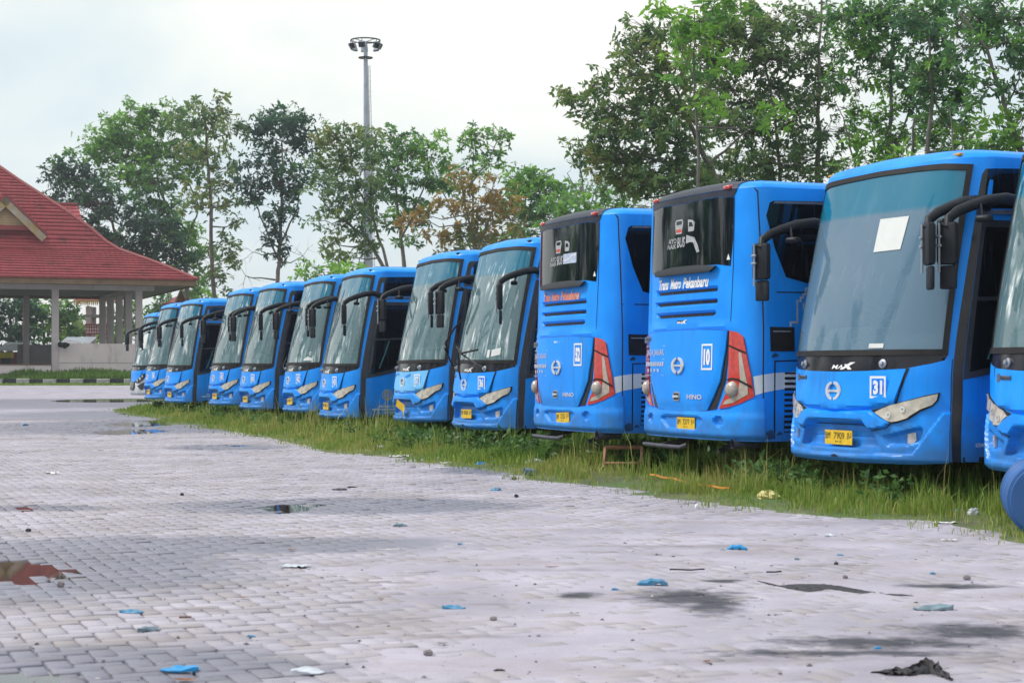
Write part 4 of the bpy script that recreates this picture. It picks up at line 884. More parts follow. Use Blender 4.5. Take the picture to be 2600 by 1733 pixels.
    if num == '10':
        t = MB(); bars_on(t, S, [(1.60, 1.625, 1.64, 1.69), (1.60, 1.70, 1.672, 1.692), (1.68, 1.70, 1.69, 1.905), (1.68, 1.74, 1.885, 1.905), (1.72, 1.74, 1.905, 1.94), (1.72, 1.77, 1.92, 1.94), (1.75, 1.77, 1.94, 1.975), (1.75, 1.80, 1.955, 1.975), (1.78, 1.80, 1.975, 2.03), (1.78, 1.90, 2.012, 2.03),
                             (1.755, 1.775, 1.80, 1.88), (1.755, 1.775, 1.69, 1.765), (1.80, 1.82, 1.80, 1.88)], .005); t.build('skyline_graphic', greyprint, root)
    wheels(root, (3.3, 8.6))
    return root
mats_stain = mat('old_oil_stain', (0.01, 0.06, 0.16), 0.8, vscale=12, var=0.4)

# ------------------------------------------------------------------ ground
rng = np.random.default_rng(7)
EDGE = [GR(u, v) for u, v in [(2700, 1383), (2575, 1371), (2432, 1343), (2266, 1321), (2100, 1315), (1901, 1293), (1769, 1271), (1548, 1238), (1326, 1221), (1172, 1188), (884, 1150), (619, 1105), (400, 1062), (332, 1050), (300, 1040)]]
EY = np.array([p.y for p in EDGE]); EX = np.array([p.x for p in EDGE])
def vnoise(x, y, s, seed=0):
    """smooth value noise"""
    r = np.random.default_rng(seed); T = r.random((64, 64)); x = np.asarray(x) / s; y = np.asarray(y) / s
    i = np.floor(x).astype(int); j = np.floor(y).astype(int); f = x - i; g = y - j; f = f * f * (3 - 2 * f); g = g * g * (3 - 2 * g)
    t = lambda a, b: T[a % 64, b % 64]
    return (t(i, j) * (1 - f) + t(i + 1, j) * f) * (1 - g) + (t(i, j + 1) * (1 - f) + t(i + 1, j + 1) * f) * g
def edge_x(y):
    y = np.asarray(y, float)
    e = np.interp(y, EY, EX)
    e = np.where(y > EY[-1], EX[-1] + (y - EY[-1]) * 0.9, e)     # round the far tip of the verge
    e = np.where(y < EY[0], EX[0] + (EY[0] - y) * 0.35, e)
    return e + (vnoise(y, y * 0 + 3, .55, 4) - .5) * .30 + (vnoise(y, y * 0, 2.1, 5) - .5) * .5
PUD = [(-3.2, 10.85, .80, .85, .021, -.013), (-2.15, 7.05, .5, .26, .020, -.012), (-1.98, 16.0, .40, .75, .018, -.012), (-8.3, 42.2, .95, 3.4, .030, -.014), (-7.55, 35.9, .75, 1.7, .030, -.014), (-16.0, 75, 3.4, 6.0, .04, -.02),
       (-4.4, 29.2, .36, .45, .018, -.012), (-4.15, 15.9, .85, .40, .008, -.0092), (-10.2, 52, 1.6, 3.0, .02, -.013)]
def dip(x, y):
    d = 0 * x
    for cx, cy, rx, ry, A, lv in PUD: d = d - A * np.exp(-((x - cx) / rx) ** 2 - ((y - cy) / ry) ** 2)
    return d
def rise(y): return .34 * sstep(80, 107, y)
def dust(x, y):
    n = vnoise(x, y, .9, 1) * .6 + vnoise(x, y, .35, 2) * .4
    c = sstep(-1.65, -.25, x + (n - .5) * 1.5 + (y - 9) * .05) * sstep(19.5, 13.5, y)
    c = np.maximum(c, .75 * sstep(.56, .72, vnoise(x, y, 1.7, 9)) * sstep(40, 20, y))
    return np.clip(c, 0, 1)

earth = mat('earth', (0.10, 0.115, 0.055), 0.95, vscale=0.6, var=0.4, coord='Object')
gm_sand = ground_mat('pavement_sand', (0.425, 0.395, 0.475), sheet=True)
gm_pav = ground_mat('paver_concrete', (0.425, 0.40, 0.465), tintamt=0.7)
soil = mat('verge_soil', (0.11, 0.12, 0.055), 0.95, vscale=1.6, var=0.5, bump=0.6, bscale=25, dirt=((0.07, 0.12, 0.03), 0.42, 0.9), dscale=(1.5, 1.5, 1.5))
water = mat('puddle_water', (0.048, 0.034, 0.026), 0.025, vscale=1, var=0.2, rvar=0.0, spec=0.5)

g = MB(); g.add([(-700, -60, -.1), (700, -60, -.1), (700, 1400, -.1), (-700, 1400, -.1)], [(0, 1, 2, 3)])
tag(g.build('ground', earth), 'flat dull green earth under and beyond the bus yard', kind='structure')

ys = np.concatenate([np.arange(5.2, 14, .07), np.arange(14, 26, .12), np.arange(26, 50, .3), np.arange(50, 108.2, .8)])
us = np.concatenate([np.linspace(-1500, -150, 28)[:-1], np.linspace(-150, 2750, 200), np.linspace(2750, 3600, 12)[1:]])
UU, YY = np.meshgrid(us, ys); XX = (UU - 1300) / FOC * YY
D = dust(XX, YY)
ZZ = np.where(YY < 44, -.012 + .0124 * D + (vnoise(XX, YY, .13, 3) - .5) * (.006 + .003 * D) + (vnoise(XX, YY, .8, 35) - .5) * .007 * (1 - D) + (vnoise(XX, YY, .5, 33) - .5) * .006 * D, -.012 + .012 * sstep(43, 46, YY)) + dip(XX, YY) + rise(YY)
ny, nx = XX.shape
V = np.stack([XX.ravel(), YY.ravel(), ZZ.ravel()], -1)
I = np.arange(ny * nx).reshape(ny, nx); F = np.stack([I[:-1, :-1].ravel(), I[:-1, 1:].ravel(), I[1:, 1:].ravel(), I[1:, :-1].ravel()], -1)
pave = tag(link('pavement', np_mesh('pavement', V, F, gm_sand, {'bare': (np.where(YY < 45, 1, 0) * (1 - sstep(.25, .8, D))).ravel()}, smooth=True)), 'pale dusty block paving of the bus yard', kind='structure')

# herringbone block paving: blocks .105 x .21 m
PW = .1055; ANG = R(21.5)
ca, sa = math.cos(ANG), math.sin(ANG)
n_ = 460
ii, jj = np.meshgrid(np.arange(-n_, n_), np.arange(-n_, n_)); ii = ii.ravel(); jj = jj.ravel(); mm = (ii - jj) % 4
H_ = mm == 0; V_ = mm == 3
cx = np.concatenate([(ii[H_] + 1.0) * PW, (ii[V_] + .5) * PW]); cy = np.concatenate([(jj[H_] + .5) * PW, (jj[V_] + 1.0) * PW]); hv = np.concatenate([np.zeros(H_.sum(), int), np.ones(V_.sum(), int)])
PX = -3 + cx * ca - cy * sa; PY = 24 + cx * sa + cy * ca
uu = 1300 + FOC * PX / np.maximum(PY, .1)
k = (PY > 6.2) & (PY < 44.5) & (uu > -420) & (uu < 2950) & (PX < edge_x(PY) + .35)
PX, PY, hv = PX[k], PY[k], hv[k]
PZ = dip(PX, PY) + rng.normal(0, .0018, len(PX)) - .004 * (rng.random(len(PX)) < .06)
PT = rng.normal(0, .006, (len(PX), 2)); PRZ = rng.normal(0, .012, len(PX)); PTI = np.clip(rng.random(len(PX)) ** 2.2, 0, 1)
def paver_geo(seed, jit):
    r = np.random.default_rng(seed)
    a, b = .2020 / 2 - r.random() * jit, .0965 / 2 - r.random() * jit; c = .005; h = .05
    o = np.array([(-a, -b), (a, -b), (a, b), (-a, b)]); q = np.array([(-a + c, -b + c), (a - c, -b + c), (a - c, b - c), (-a + c, b - c)]) + r.normal(0, .0012, (4, 2))
    V = np.concatenate([np.c_[q, np.zeros(4)], np.c_[o, np.full(4, -c)], np.c_[o, np.full(4, -h)]])
    F = [(0, 1, 2, 3)] + [(4 + i, 4 + (i + 1) % 4, (i + 1) % 4, i) for i in range(4)] + [(8 + i, 8 + (i + 1) % 4, 4 + (i + 1) % 4, 4 + i) for i in range(4)]
    return V, np.array(F)
dist = np.hypot(PX, PY); uu = 1300 + FOC * PX / PY; vv = HOR + FOC * CAMZ / PY
inview = (uu > -10) & (uu < 2610) & (vv < 1740); covered = dust(PX, PY) > .8
order = np.argsort(np.where(inview & ~covered, dist, 1e6)); single = order[:298]
pm = []
for s_ in range(10):
    V, F = paver_geo(s_, .0018); pm.append(np_mesh('paver', V, F, gm_pav, {'tint': np.full(12, (s_ * .37 % 1) ** 2.0)}))
for n, i in enumerate(single):
    o = link('paver', pm[n % 10], pave); o.location = (PX[i], PY[i], PZ[i]); o.rotation_euler = (PT[i, 0], PT[i, 1], ANG + PRZ[i] + (PI / 2 if hv[i] else 0))
rest = np.setdiff1d(np.arange(len(PX)), single)
V0, F0 = paver_geo(3, 0); near = rest
th = ANG + PRZ[near] + np.where(hv[near] == 1, PI / 2, 0); c_, s_ = np.cos(th), np.sin(th)
VV = np.zeros((len(near), 12, 3))
sc_ = 1 - rng.random((len(near), 1)) * .012
lx = V0[None, :, 0] * sc_; ly = V0[None, :, 1] * sc_
VV[:, :, 0] = PX[near][:, None] + c_[:, None] * lx - s_[:, None] * ly
VV[:, :, 1] = PY[near][:, None] + s_[:, None] * lx + c_[:, None] * ly
VV[:, :, 2] = PZ[near][:, None] + V0[None, :, 2] + PT[near, :1] * ly - PT[near, 1:] * lx
FF = (F0[None] + 12 * np.arange(len(near))[:, None, None]).reshape(-1, 4)
o = link('paver_field', np_mesh('paver_field', VV.reshape(-1, 3), FF, gm_pav, {'tint': np.repeat(PTI[near], 12)}), pave); o['kind'] = 'stuff'

# grit and crumbs lying about
n = 2600; gv = 985 + 800 * rng.random(n) ** 1.3; gu = -150 + 2900 * rng.random(n); gY = FOC * CAMZ / (gv - HOR); gX = (gu - 1300) / FOC * gY; kk = (gX < edge_x(gY) + .3) & (gY < 40); gX, gY = gX[kk], gY[kk]
gs = .004 + .012 * rng.random(len(gX)) ** 4; a6 = np.array([(1, 0, 0), (-.5, .87, 0), (-.5, -.87, 0), (0, 0, .8)]); th = rng.random(len(gX)) * 6.28
V = np.zeros((len(gX), 4, 3)); sq = .6 + .8 * rng.random((len(gX), 1)); V[:, :, 0] = gX[:, None] + gs[:, None] * (a6[None, :, 0] * np.cos(th)[:, None] - a6[None, :, 1] * np.sin(th)[:, None]) * sq; V[:, :, 1] = gY[:, None] + gs[:, None] * (a6[None, :, 0] * np.sin(th)[:, None] + a6[None, :, 1] * np.cos(th)[:, None]); V[:, :, 2] = (dip(gX, gY) + .001)[:, None] + gs[:, None] * a6[None, :, 2] * (.35 + .6 * rng.random((len(gX), 1)))
grit_m = leaf_mat('grit', [(0.03, 0.027, 0.03), (0.10, 0.085, 0.085), (0.26, 0.24, 0.27), (0.42, 0.40, 0.43)], 0.0)
b4 = 4 * np.arange(len(gX))[:, None]; tag(link('grit', np_mesh('grit', V.reshape(-1, 3), np.concatenate([b4 + [0, 1, 3], b4 + [1, 2, 3], b4 + [2, 0, 3]]), grit_m, {'tint': np.repeat(rng.random(len(gX)), 4)})), 'grit and crumbs scattered over the paving', 'grit', kind='stuff')

# water standing in the dips
PN = ['wide puddle reflecting the red roof at the left edge of the paving', 'shallow puddle at the near left corner of the paving', 'small dark puddle in the middle of the paving', 'puddle mirroring the far blue buses beside the grass tip', 'narrow puddle just nearer than the one beside the grass tip',
      'long far puddle in front of the black and white kerb', 'tiny puddle near the edge of the grass', 'thin water standing in joints at the left edge', 'broad shallow film of water before the grass tip']
for (cx_, cy_, rx, ry, A, lv), lb in zip(PUD, PN):
    q = np.linspace(0, 2 * PI, 40, endpoint=False); m = MB(); rr = 1.0 + .12 * np.sin(q * 3 + cx_) + .08 * np.sin(q * 7)
    m.add([(cx_ + rx * a * math.cos(t), cy_ + ry * a * math.sin(t), lv + rise(cy_) * 1.0 - (0)) for t, a in zip(q, rr)], [tuple(range(40))])
    tag(m.build('puddle', water), lb, kind='structure')

# grass verge: soil sheet, blades, weeds
ys = np.concatenate([np.arange(9.5, 30, .12), np.arange(30, 70, .4)])
ds = np.concatenate([np.arange(-.7, 4.5, .1), np.array([5, 6, 8, 11, 15, 20, 30, 45, 70, 110])])
DD, YY = np.meshgrid(ds, ys); XX = edge_x(YY) + DD
ZZ = -.04 + .075 * sstep(-.55, .6, DD) + (vnoise(XX, YY, .3, 12) - .5) * .035 * (DD < 5)
ny, nx = XX.shape; I = np.arange(ny * nx).reshape(ny, nx)
tag(link('verge_soil', np_mesh('verge_soil', np.stack([XX.ravel(), YY.ravel(), ZZ.ravel()], -1), np.stack([I[:-1, :-1].ravel(), I[:-1, 1:].ravel(), I[1:, 1:].ravel(), I[1:, :-1].ravel()], -1), soil, smooth=True)), 'bare soil of the grass verge under the buses', kind='structure')

grass_m = leaf_mat('grass_blades', [(0.075, 0.15, 0.028), (0.145, 0.265, 0.040), (0.25, 0.345, 0.060), (0.42, 0.38, 0.13)], .30)
weed_m = leaf_mat('weed_leaves', [(0.05, 0.11, 0.03), (0.085, 0.18, 0.045), (0.15, 0.27, 0.06)], .35)
def blades(P, hgt, wid, tint, seed, lean=.55):
    r = np.random.default_rng(seed); n = len(P)
    th = r.random(n) * 2 * PI; ph = r.random(n) * 2 * PI; ln = (lean * r.random(n) ** 1.3) * hgt
    dx, dy = np.cos(th) * ln, np.sin(th) * ln; wx, wy = np.cos(ph) * wid / 2, np.sin(ph) * wid / 2
    V = np.zeros((n, 5, 3))
    V[:, 0] = P + np.c_[-wx, -wy, 0 * wx]; V[:, 1] = P + np.c_[wx, wy, 0 * wx]
    m = P + np.c_[dx * .35, dy * .35, hgt * .62]; V[:, 2] = m + np.c_[wx * .75, wy * .75, 0 * wx]; V[:, 3] = m - np.c_[wx * .75, wy * .75, 0 * wx]
    V[:, 4] = P + np.c_[dx, dy, hgt * (1 - .25 * (ln / hgt))]
    b = 5 * np.arange(n)[:, None]
    F = np.concatenate([b + [0, 1, 2], b + [0, 2, 3], b + [3, 2, 4]])
    return V.reshape(-1, 3), F, np.repeat(tint, 5)
CLEAR = [(968, 1142, .12), (2425, 1304, .12), (1345, 1208, .12), (1539, 1190, .12), (1582, 1205, .42), (1952, 1276, .14), (2360, 1285, .1), (2473, 1318, .12), (1221, 1184, .1), (1361, 1183, .16), (1013, 1160, .2), (1132, 1177, .1), (1006, 1134, .1), (2400, 1329, .12), (1690, 1212, .15), (1760, 1226, .15), (1830, 1238, .12), (2640, 1385, .45)]
Gp, Gh, Gw, Gt = [], [], [], []
for y0, y1, dens, wd in ((11.2, 15, 2200, .0075), (15, 20, 1900, .0085), (20, 30, 1200, .012), (30, 45, 600, .018), (45, 63, 330, .026)):
    n = int(dens * (y1 - y0) * 5.2); y = y0 + (y1 - y0) * rng.random(n); d = -.45 + 5.6 * rng.random(n); x = edge_x(y) + d
    clump = vnoise(x, y, .22, 21); big = vnoise(x, y, 1.1, 22)
    keep = (rng.random(n) < sstep(-.45, .95, d) ** 1.3 * (.25 + 1.0 * clump) * 1.2 + .06 * (d > -.45) * (clump > .72)) & (x < .36 * y + .4)
    for (cu, cv, cr) in CLEAR:
        p_ = GR(cu, cv); keep &= ~((np.abs(x - p_.x) < cr) & (y < p_.y + .05) & (y > p_.y - cr * 5.5) & (rng.random(n) < .78))
    y, x, d, clump, big = y[keep], x[keep], d[keep], clump[keep], big[keep]
    h = (.045 + .10 * sstep(-.1, .9, d) + .125 * sstep(.8, 2.2, d) * (.3 + big)) * (.55 + 1.1 * clump ** 1.5) * (.55 + .75 * rng.random(len(y))) * (.75 + .5 * clump)
    tall = rng.random(len(y)) < .05 * sstep(.3, 1.5, d) * (big > .4); h = np.where(tall, h * 1.7 + .10, h)
    t = np.clip(.70 - .35 * sstep(.6, 2.2, d) + (big - .5) * .5 + rng.normal(0, .16, len(y)) + .30 * tall, 0, 1)
    Gp.append(np.c_[x, y, 0 * x + .005 + .02 * sstep(-.3, .6, d)]); Gh.append(h); Gw.append(np.full(len(y), wd) * (.7 + .6 * rng.random(len(y)))); Gt.append(t)
V, F, T = blades(np.concatenate(Gp), np.concatenate(Gh), np.concatenate(Gw), np.concatenate(Gt), 5)
tag(link('grass', np_mesh('grass', V, F, grass_m, {'tint': T})), 'short green grass along the edge of the paving', 'grass', kind='stuff')

def leaves_geo(C, rad, n_each, ln, wd, tint, seed, droop=.35, up=.6, flat=1.0, ros=0):
    """leaf-shaped quads scattered round clump centres"""
    r = np.random.default_rng(seed); K = len(C); n = K * n_each
    c = np.repeat(C, n_each, 0); rr = np.repeat(rad, n_each)[:, None]
    g_ = r.normal(0, 1, (n, 3)); g_ /= np.linalg.norm(g_, axis=1, keepdims=True); P = c + g_ * rr * (r.random((n, 1)) ** .45) * np.array([1, 1, flat])
    if ros:      # leaves spread in whorls from the twig ends
        m_ = (np.arange(n) // ros) * ros; P = P[m_]; g_ = g_[m_]; q = (np.arange(n) % ros) / ros * 2 * PI + r.random(n) * .7; ax_ = g_ * .7 + r.normal(0, .35, (n, 3))[m_] + np.array([0, 0, .35]); ax_ /= np.linalg.norm(ax_, axis=1, keepdims=True)
        e1 = np.cross(ax_, np.array([.3, .5, .81])); e1 /= np.linalg.norm(e1, axis=1, keepdims=True) + 1e-9; e2 = np.cross(ax_, e1); a = e1 * np.cos(q)[:, None] + e2 * np.sin(q)[:, None] + ax_ * .25; a[:, 2] -= droop * .8; a += r.normal(0, .15, (n, 3))
    else:
        a = r.normal(0, 1, (n, 3)) + g_ * .9; a[:, 2] = a[:, 2] * .5 - droop
    a = a; a /= np.linalg.norm(a, axis=1, keepdims=True)
    nn = r.normal(0, .8, (n, 3)) + np.array([0, 0, up]); b = np.cross(nn, a); b /= np.linalg.norm(b, axis=1, keepdims=True) + 1e-9
    cs_ = np.repeat(.6 + .8 * r.random((K, 1)), n_each, 0) if ros else 1.0; l = cs_ * ln * (.65 + .7 * r.random((n, 1))); w = cs_ * wd * (.65 + .7 * r.random((n, 1)))
    V = np.zeros((n, 4, 3)); V[:, 0] = P; V[:, 1] = P + a * l * .5 + b * w * .5; V[:, 2] = P + a * l; V[:, 3] = P + a * l * .5 - b * w * .5
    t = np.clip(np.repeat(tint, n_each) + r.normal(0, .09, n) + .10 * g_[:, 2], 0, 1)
    return V.reshape(-1, 3), np.arange(4 * n).reshape(n, 4), np.repeat(t, 4)
# broad-leaved weeds, thickest under the bus fronts
n = 1500; y = 12.5 + 48 * rng.random(n) ** 1.6; d = .9 + 2.6 * rng.random(n) ** .8; x = edge_x(y) + d; kk = (vnoise(x, y, .8, 31) > .38) & (x < .36 * y + .3)
for (cu, cv, cr) in CLEAR: p_ = GR(cu, cv); kk &= ~((np.abs(x - p_.x) < cr + .15) & (y < p_.y + .1) & (y > p_.y - cr * 6))
kk = kk; x, y, d = x[kk], y[kk], d[kk]
s1 = .06 + .13 * rng.random(len(x)); Wc = np.c_[x, y, .06 + s1 * .8]
V, F, T = leaves_geo(Wc, s1 * 1.3, 38, .095, .042, np.clip(.35 + rng.normal(0, .2, len(x)), 0, 1), 77, droop=-.15, flat=.75)
tag(link('weeds', np_mesh('weeds', V, F, weed_m, {'tint': T})), 'dark broad-leaved weeds growing under the bus fronts', 'weeds', kind='stuff')

# far kerb of black and white stones with grass before and behind it
kw = mat('kerb_white', (0.48, 0.46, 0.46), 0.85, vscale=5, var=0.25, bump=.4, dirt=((0.10, 0.11, 0.10), 0.50, 0.8), dscale=(3, 3, 3))
kb = mat('kerb_black', (0.03, 0.035, 0.045), 0.85, vscale=5, var=0.4, bump=.4, dirt=((0.16, 0.15, 0.14), 0.58, 0.7), dscale=(3, 3, 3))
kr = tag(empty('kerb', (-24, 110, 0)), 'black and white painted kerb in front of the pavilion', 'kerb')
km = [MB().bbox((0, 0, 0), (.80, .22, .38), .03).mesh('kerb_stone', m_) for m_ in (kw, kb)]
for i in range(30):
    o = link('kerb_stone', km[i % 2], kr); o.location = (-12.2 + i * .815, rng.normal(0, .02), .52 + rng.normal(0, .012)); o.rotation_euler = (rng.normal(0, .02), rng.normal(0, .015), 0)
ys = np.linspace(103, 140, 30); xs = np.linspace(-75, 60, 70); XX, YY = np.meshgrid(xs, ys)
ZZ = .20 + .14 * sstep(104.5, 107, YY) + .22 * sstep(109.9, 110.3, YY) + .42 * sstep(110.5, 115, YY); ny, nx = XX.shape; I = np.arange(ny * nx).reshape(ny, nx)
tag(link('far_bank', np_mesh('far_bank', np.stack([XX.ravel(), YY.ravel(), ZZ.ravel()], -1), np.stack([I[:-1, :-1].ravel(), I[:-1, 1:].ravel(), I[1:, 1:].ravel(), I[1:, :-1].ravel()], -1), soil, smooth=True)), 'low grassy bank below the pavilion', kind='structure')
n = 26000; x = -38 + 30 * rng.random(n); y = np.where(rng.random(n) < .35, 106.3 + 3.3 * rng.random(n), 110.3 + 4.4 * rng.random(n))
front = y < 110; big = vnoise(x, y, 1.6, 41); keep = (rng.random(n) < .35 + .9 * big) & ~((x < -31.5) & (y > 110.3)); x, y, front, big = x[keep], y[keep], front[keep], big[keep]
z = .20 + .14 * sstep(104.5, 107, y) + .22 * sstep(109.9, 110.3, y) + .42 * sstep(110.5, 115, y)
V, F, T = blades(np.c_[x, y, z], np.where(front, .14, .26 + .25 * big) * (.6 + .7 * rng.random(len(x))), np.full(len(x), .06), np.clip(np.where(front, .5, .18) + rng.normal(0, .12, len(x)), 0, 1), 9)
tag(link('far_grass', np_mesh('far_grass', V, F, grass_m, {'tint': T})), 'grass growing on both sides of the painted kerb', 'grass', kind='stuff')

# ------------------------------------------------------------------ pavilion
tile = mat('red_roof_tile', (0.40, 0.070, 0.082), 0.62, vscale=1.2, var=0.16, dirt=((0.12, 0.035, 0.045), 0.54, 0.75), dscale=(.8, .8, .5))
ridge_m = mat('red_ridge', (0.25, 0.045, 0.05), 0.6, vscale=2, var=0.2)
brown = mat('brown_fascia', (0.20, 0.125, 0.075), 0.7, vscale=1.5, var=0.2, dirt=((0.07, 0.05, 0.04), 0.55, .6), dscale=(2, 2, 2))
soffit = mat('grey_soffit', (0.30, 0.30, 0.31), 0.85, vscale=.8, var=0.15, dirt=((0.10, 0.10, 0.11), 0.56, .7), dscale=(.5, .5, .5))
pinkw = mat('pinkish_plaster', (0.74, 0.64, 0.66), 0.85, vscale=.9, var=0.08, bump=.2, dirt=((0.24, 0.21, 0.21), 0.56, .6), dscale=(1.2, 1.2, .35))
colm = mat('column_paint', (0.55, 0.48, 0.51), 0.8, vscale=1, var=0.10, dirt=((0.22, 0.19, 0.19), 0.58, .6), dscale=(1.5, 1.5, .4))
cream = mat('cream_boards', (0.50, 0.38, 0.21), 0.75, vscale=2, var=0.12)
lichen = mat('lichened_board', (0.40, 0.36, 0.32), 0.8, vscale=2.5, var=0.3, dirt=((0.36, 0.26, 0.07), 0.45, .9), dscale=(.9, .9, .9))
conc = mat('grey_concrete', (0.27, 0.27, 0.28), 0.9, vscale=1, var=0.2, bump=.2)
floorm = mat('pavilion_floor', (0.16, 0.15, 0.15), 0.8, vscale=1, var=0.2)
PA = R(20); PC = Vector(((500 - 1300) / FOC * 118, 118, 0)); pc, ps = math.cos(PA), math.sin(PA)
pav = tag(empty('pavilion', PC, PA), 'open pavilion with a tall red tiled hip roof and pinkish columns', 'pavilion')
def px(u, y):
    k_ = (u - 1300) / FOC; return (k_ * (PC.y + y * pc) - PC.x + y * ps) / (pc - k_ * ps)
def pz(v, x, y): return CAMZ + (HOR - v) / FOC * (PC.y + x * ps + y * pc)
TT = [0, 1.74, 2.8, 4.4, 5.2, 6.1, 7.7, 10.5, 13.0]; TZ = [7.1, 8.0, 8.5, 9.2, 9.8, 10.75, 12.1, 14.3, 16.4]
def rz_(t): return np.interp(t, TT, TZ)
def roof_face(flip_, Wd):
    """one slope of overlapping wavy tile courses; local run along x (front) or y (side)"""
    t = list(np.arange(0, 4.3, .37)) + list(np.arange(4.35, 12.9, .305)); VV_, FF_ = [], []; b = 0
    for i in range(len(t) - 1):
        a0, a1 = t[i], t[i + 1]
        n = max(3, int((Wd - 2 * a0) / .085)); q = np.linspace(0, 1, n)
        def row(tt, dz):
            x = tt + (Wd - 2 * tt) * q; w = .022 * np.abs(np.sin(x * PI / .34)) ** 1.0
            z = rz_(tt) + dz + w; return np.stack([-x, np.full(n, tt), z], -1) if not flip_ else np.stack([np.full(n, -tt), x, z], -1)
        rows = [row(a0 + .07, -.035), row(a0 - .06, .095), row(a1 + .02, .0)]
        VV_ += rows
        for r_ in range(2):
            base = b + r_ * n; ix = np.arange(n - 1)
            f = np.stack([base + ix, base + ix + 1, base + n + ix + 1, base + n + ix], -1); FF_.append(f if flip_ else f[:, ::-1])
        b += 3 * n
    return np.concatenate(VV_), np.concatenate(FF_)
for fl in (False, True):
    V, F = roof_face(fl, 26.0); o = link('roof_tiles', np_mesh('roof_tiles', V, F, tile), pav); o['kind'] = 'stuff'
m = MB()
for a, b in ((0, 1), ):
    L_ = [(-26 + t, t, rz_(t) - .05) for t in TT]; L2 = [(-26 + t, 26 - t, rz_(t) - .05) for t in TT]; L3 = [(-t, 26 - t, rz_(t) - .05) for t in TT]; n = len(TT)
    m.add(L_ + L2 + L3, [(i, i + 1, n + i + 1, n + i) for i in range(n - 1)] + [(n + i, n + i + 1, 2 * n + i + 1, 2 * n + i) for i in range(n - 1)])
m.build('roof_back', tile, pav)
m = MB(); tq = np.linspace(-.05, 13, 36); m.tube([(-t, t, rz_(t) + .07) for t in tq], .13, 8); m.build('hip_ridge', ridge_m, pav, smooth=50)
m = MB(); m.box((-13, .12, 6.9), (25.9, .12, .36)); m.build('fascia', brown, pav)
m = MB(); m.box((-.06, 13.1, 6.9), (.12, 25.8, .36)); m.build('fascia', brown, pav)
m = MB(); m.box((-13, 13, 6.80), (25.5, 25.5, .06)); m.build('soffit', soffit, pav)
m = MB(); m.tube([(-13, -.02, 7.11), (-.0, -.02, 7.11)], .05, 6); m.build('eave_trim', ridge_m, pav)
cy_ = 2.4; c2 = px(352, cy_); c1 = px(140, cy_); sp_ = c2 - c1
cols = [(c2 - sp_ * i, cy_) for i in range(4)] + [(c2, cy_ + 4.6 * j) for j in range(1, 5)] + [(px(66, 20.8), 20.8), (px(-60, 20.8), 20.8)]
cm_ = MB().bbox((0, 0, 3.75), (.44, .44, 6.0), .02).mesh('column', colm)
for x, y in cols: o = link('column', cm_, pav); o.location = (x, y, 0)
beam = MB(); beam.box((c2 - 9, cy_, 6.62), (20, .40, .34)); beam.build('beam', colm, pav)
beam = MB(); beam.box((c2, cy_ + 9.2, 6.6), (.34, 18, .36)); beam.build('beam', colm, pav)
beam = MB(); beam.box((c2 - 9, 20.8, 6.68), (20, .4, .22)); beam.build('beam', brown, pav)
zt = pz(872, (c1 + c2) / 2, cy_); z0 = 1.02
m = MB(); m.bbox(((c1 + c2) / 2, cy_ - .02, (zt + z0) / 2), (sp_ - .42, .26, zt - z0), .02); w_ = m.build('parapet', pinkw, pav)
zg = pz(921, (c1 + c2) / 2, cy_); MB().box(((c1 + c2) / 2, cy_ - .155, zg), (sp_ - .42, .02, .035)).build('parapet_groove', conc, w_)
zl = pz(926, c1 - 3, cy_); m = MB(); m.bbox((c1 - 3.1, cy_ - .02, (zl + z0) / 2), (5.7, .26, zl - z0), .02); w_ = m.build('low_wall', pinkw, pav)
MB().box((c1 - 3.1, cy_ - .04, zl + .03), (5.75, .34, .06)).build('coping', brown, w_)
m = MB(); m.bbox((c1 + 1.2, 20.8, 2.35), (2.6 + 1.5, .2, 1.6), .02); m.build('parapet', conc, pav)
m = MB(); m.bbox((c2, cy_ + 9.4, 2.0), (.24, 17.5, 1.7), .02); m.build('parapet', pinkw, pav)
m = MB(); m.box((-13, 13, .52), (24.0, 22.4, .96)); m.build('plinth', conc, pav); MB().box((-13, 13, 1.01), (23.6, 22.0, .04)).build('floor', floorm, pav)
# gable on the front slope
gy = 4.9; gx_ = px(13, gy); az = pz(498, gx_, gy); fx = px(119, gy) - gx_; fz = pz(600, gx_ + fx, gy); bz_ = pz(572, gx_, gy); bx = fx * (az - bz_) / (az - fz)
gb = MB(); gb.add([(gx_ - fx, gy - .5, fz), (gx_, gy - .5, az), (gx_ + fx, gy - .5, fz), (gx_ - fx, gy + 3.2, fz + .1), (gx_, gy + 5.5, az), (gx_ + fx, gy + 3.2, fz + .1)], [(0, 1, 4, 3), (1, 2, 5, 4)]); dm = gb.build('gable_roof', tile, pav)
for s_ in (-1, 1):
    d_ = Vector((s_ * fx, 0, fz - az)); L_ = d_.length; an = math.atan2(d_.z, d_.x)
    for nm, mt_, off, w2, dp, yy in (('barge_board', lichen, -.30, .46, .08, gy - .52), ('verge_tile', ridge_m, .03, .16, .16, gy - .55)):
        n_v = Vector((-d_.z, 0, d_.x)).normalized(); n_v = n_v if n_v.z > 0 else -n_v
        c = Vector((gx_, yy, az)) + d_ * .5 + n_v * off; MB().box(c, (L_ * 1.0, dp, w2), Matrix.Rotation(-an, 3, 'Y')).build(nm, mt_, dm)
m = MB(); k_ = 9
for i in range(k_):
    za = bz_ + (az - .35 - bz_) * i / k_; zb = bz_ + (az - .35 - bz_) * (i + .94) / k_; f0 = bx * (1 - i / k_); f1 = bx * (1 - (i + .94) / k_)
    m.add([(gx_ - f0, gy, za), (gx_ + f0, gy, za), (gx_ + f1, gy + .03, zb), (gx_ - f1, gy + .03, zb)], [(0, 1, 2, 3)])
m.build('gable_boards', cream, dm)
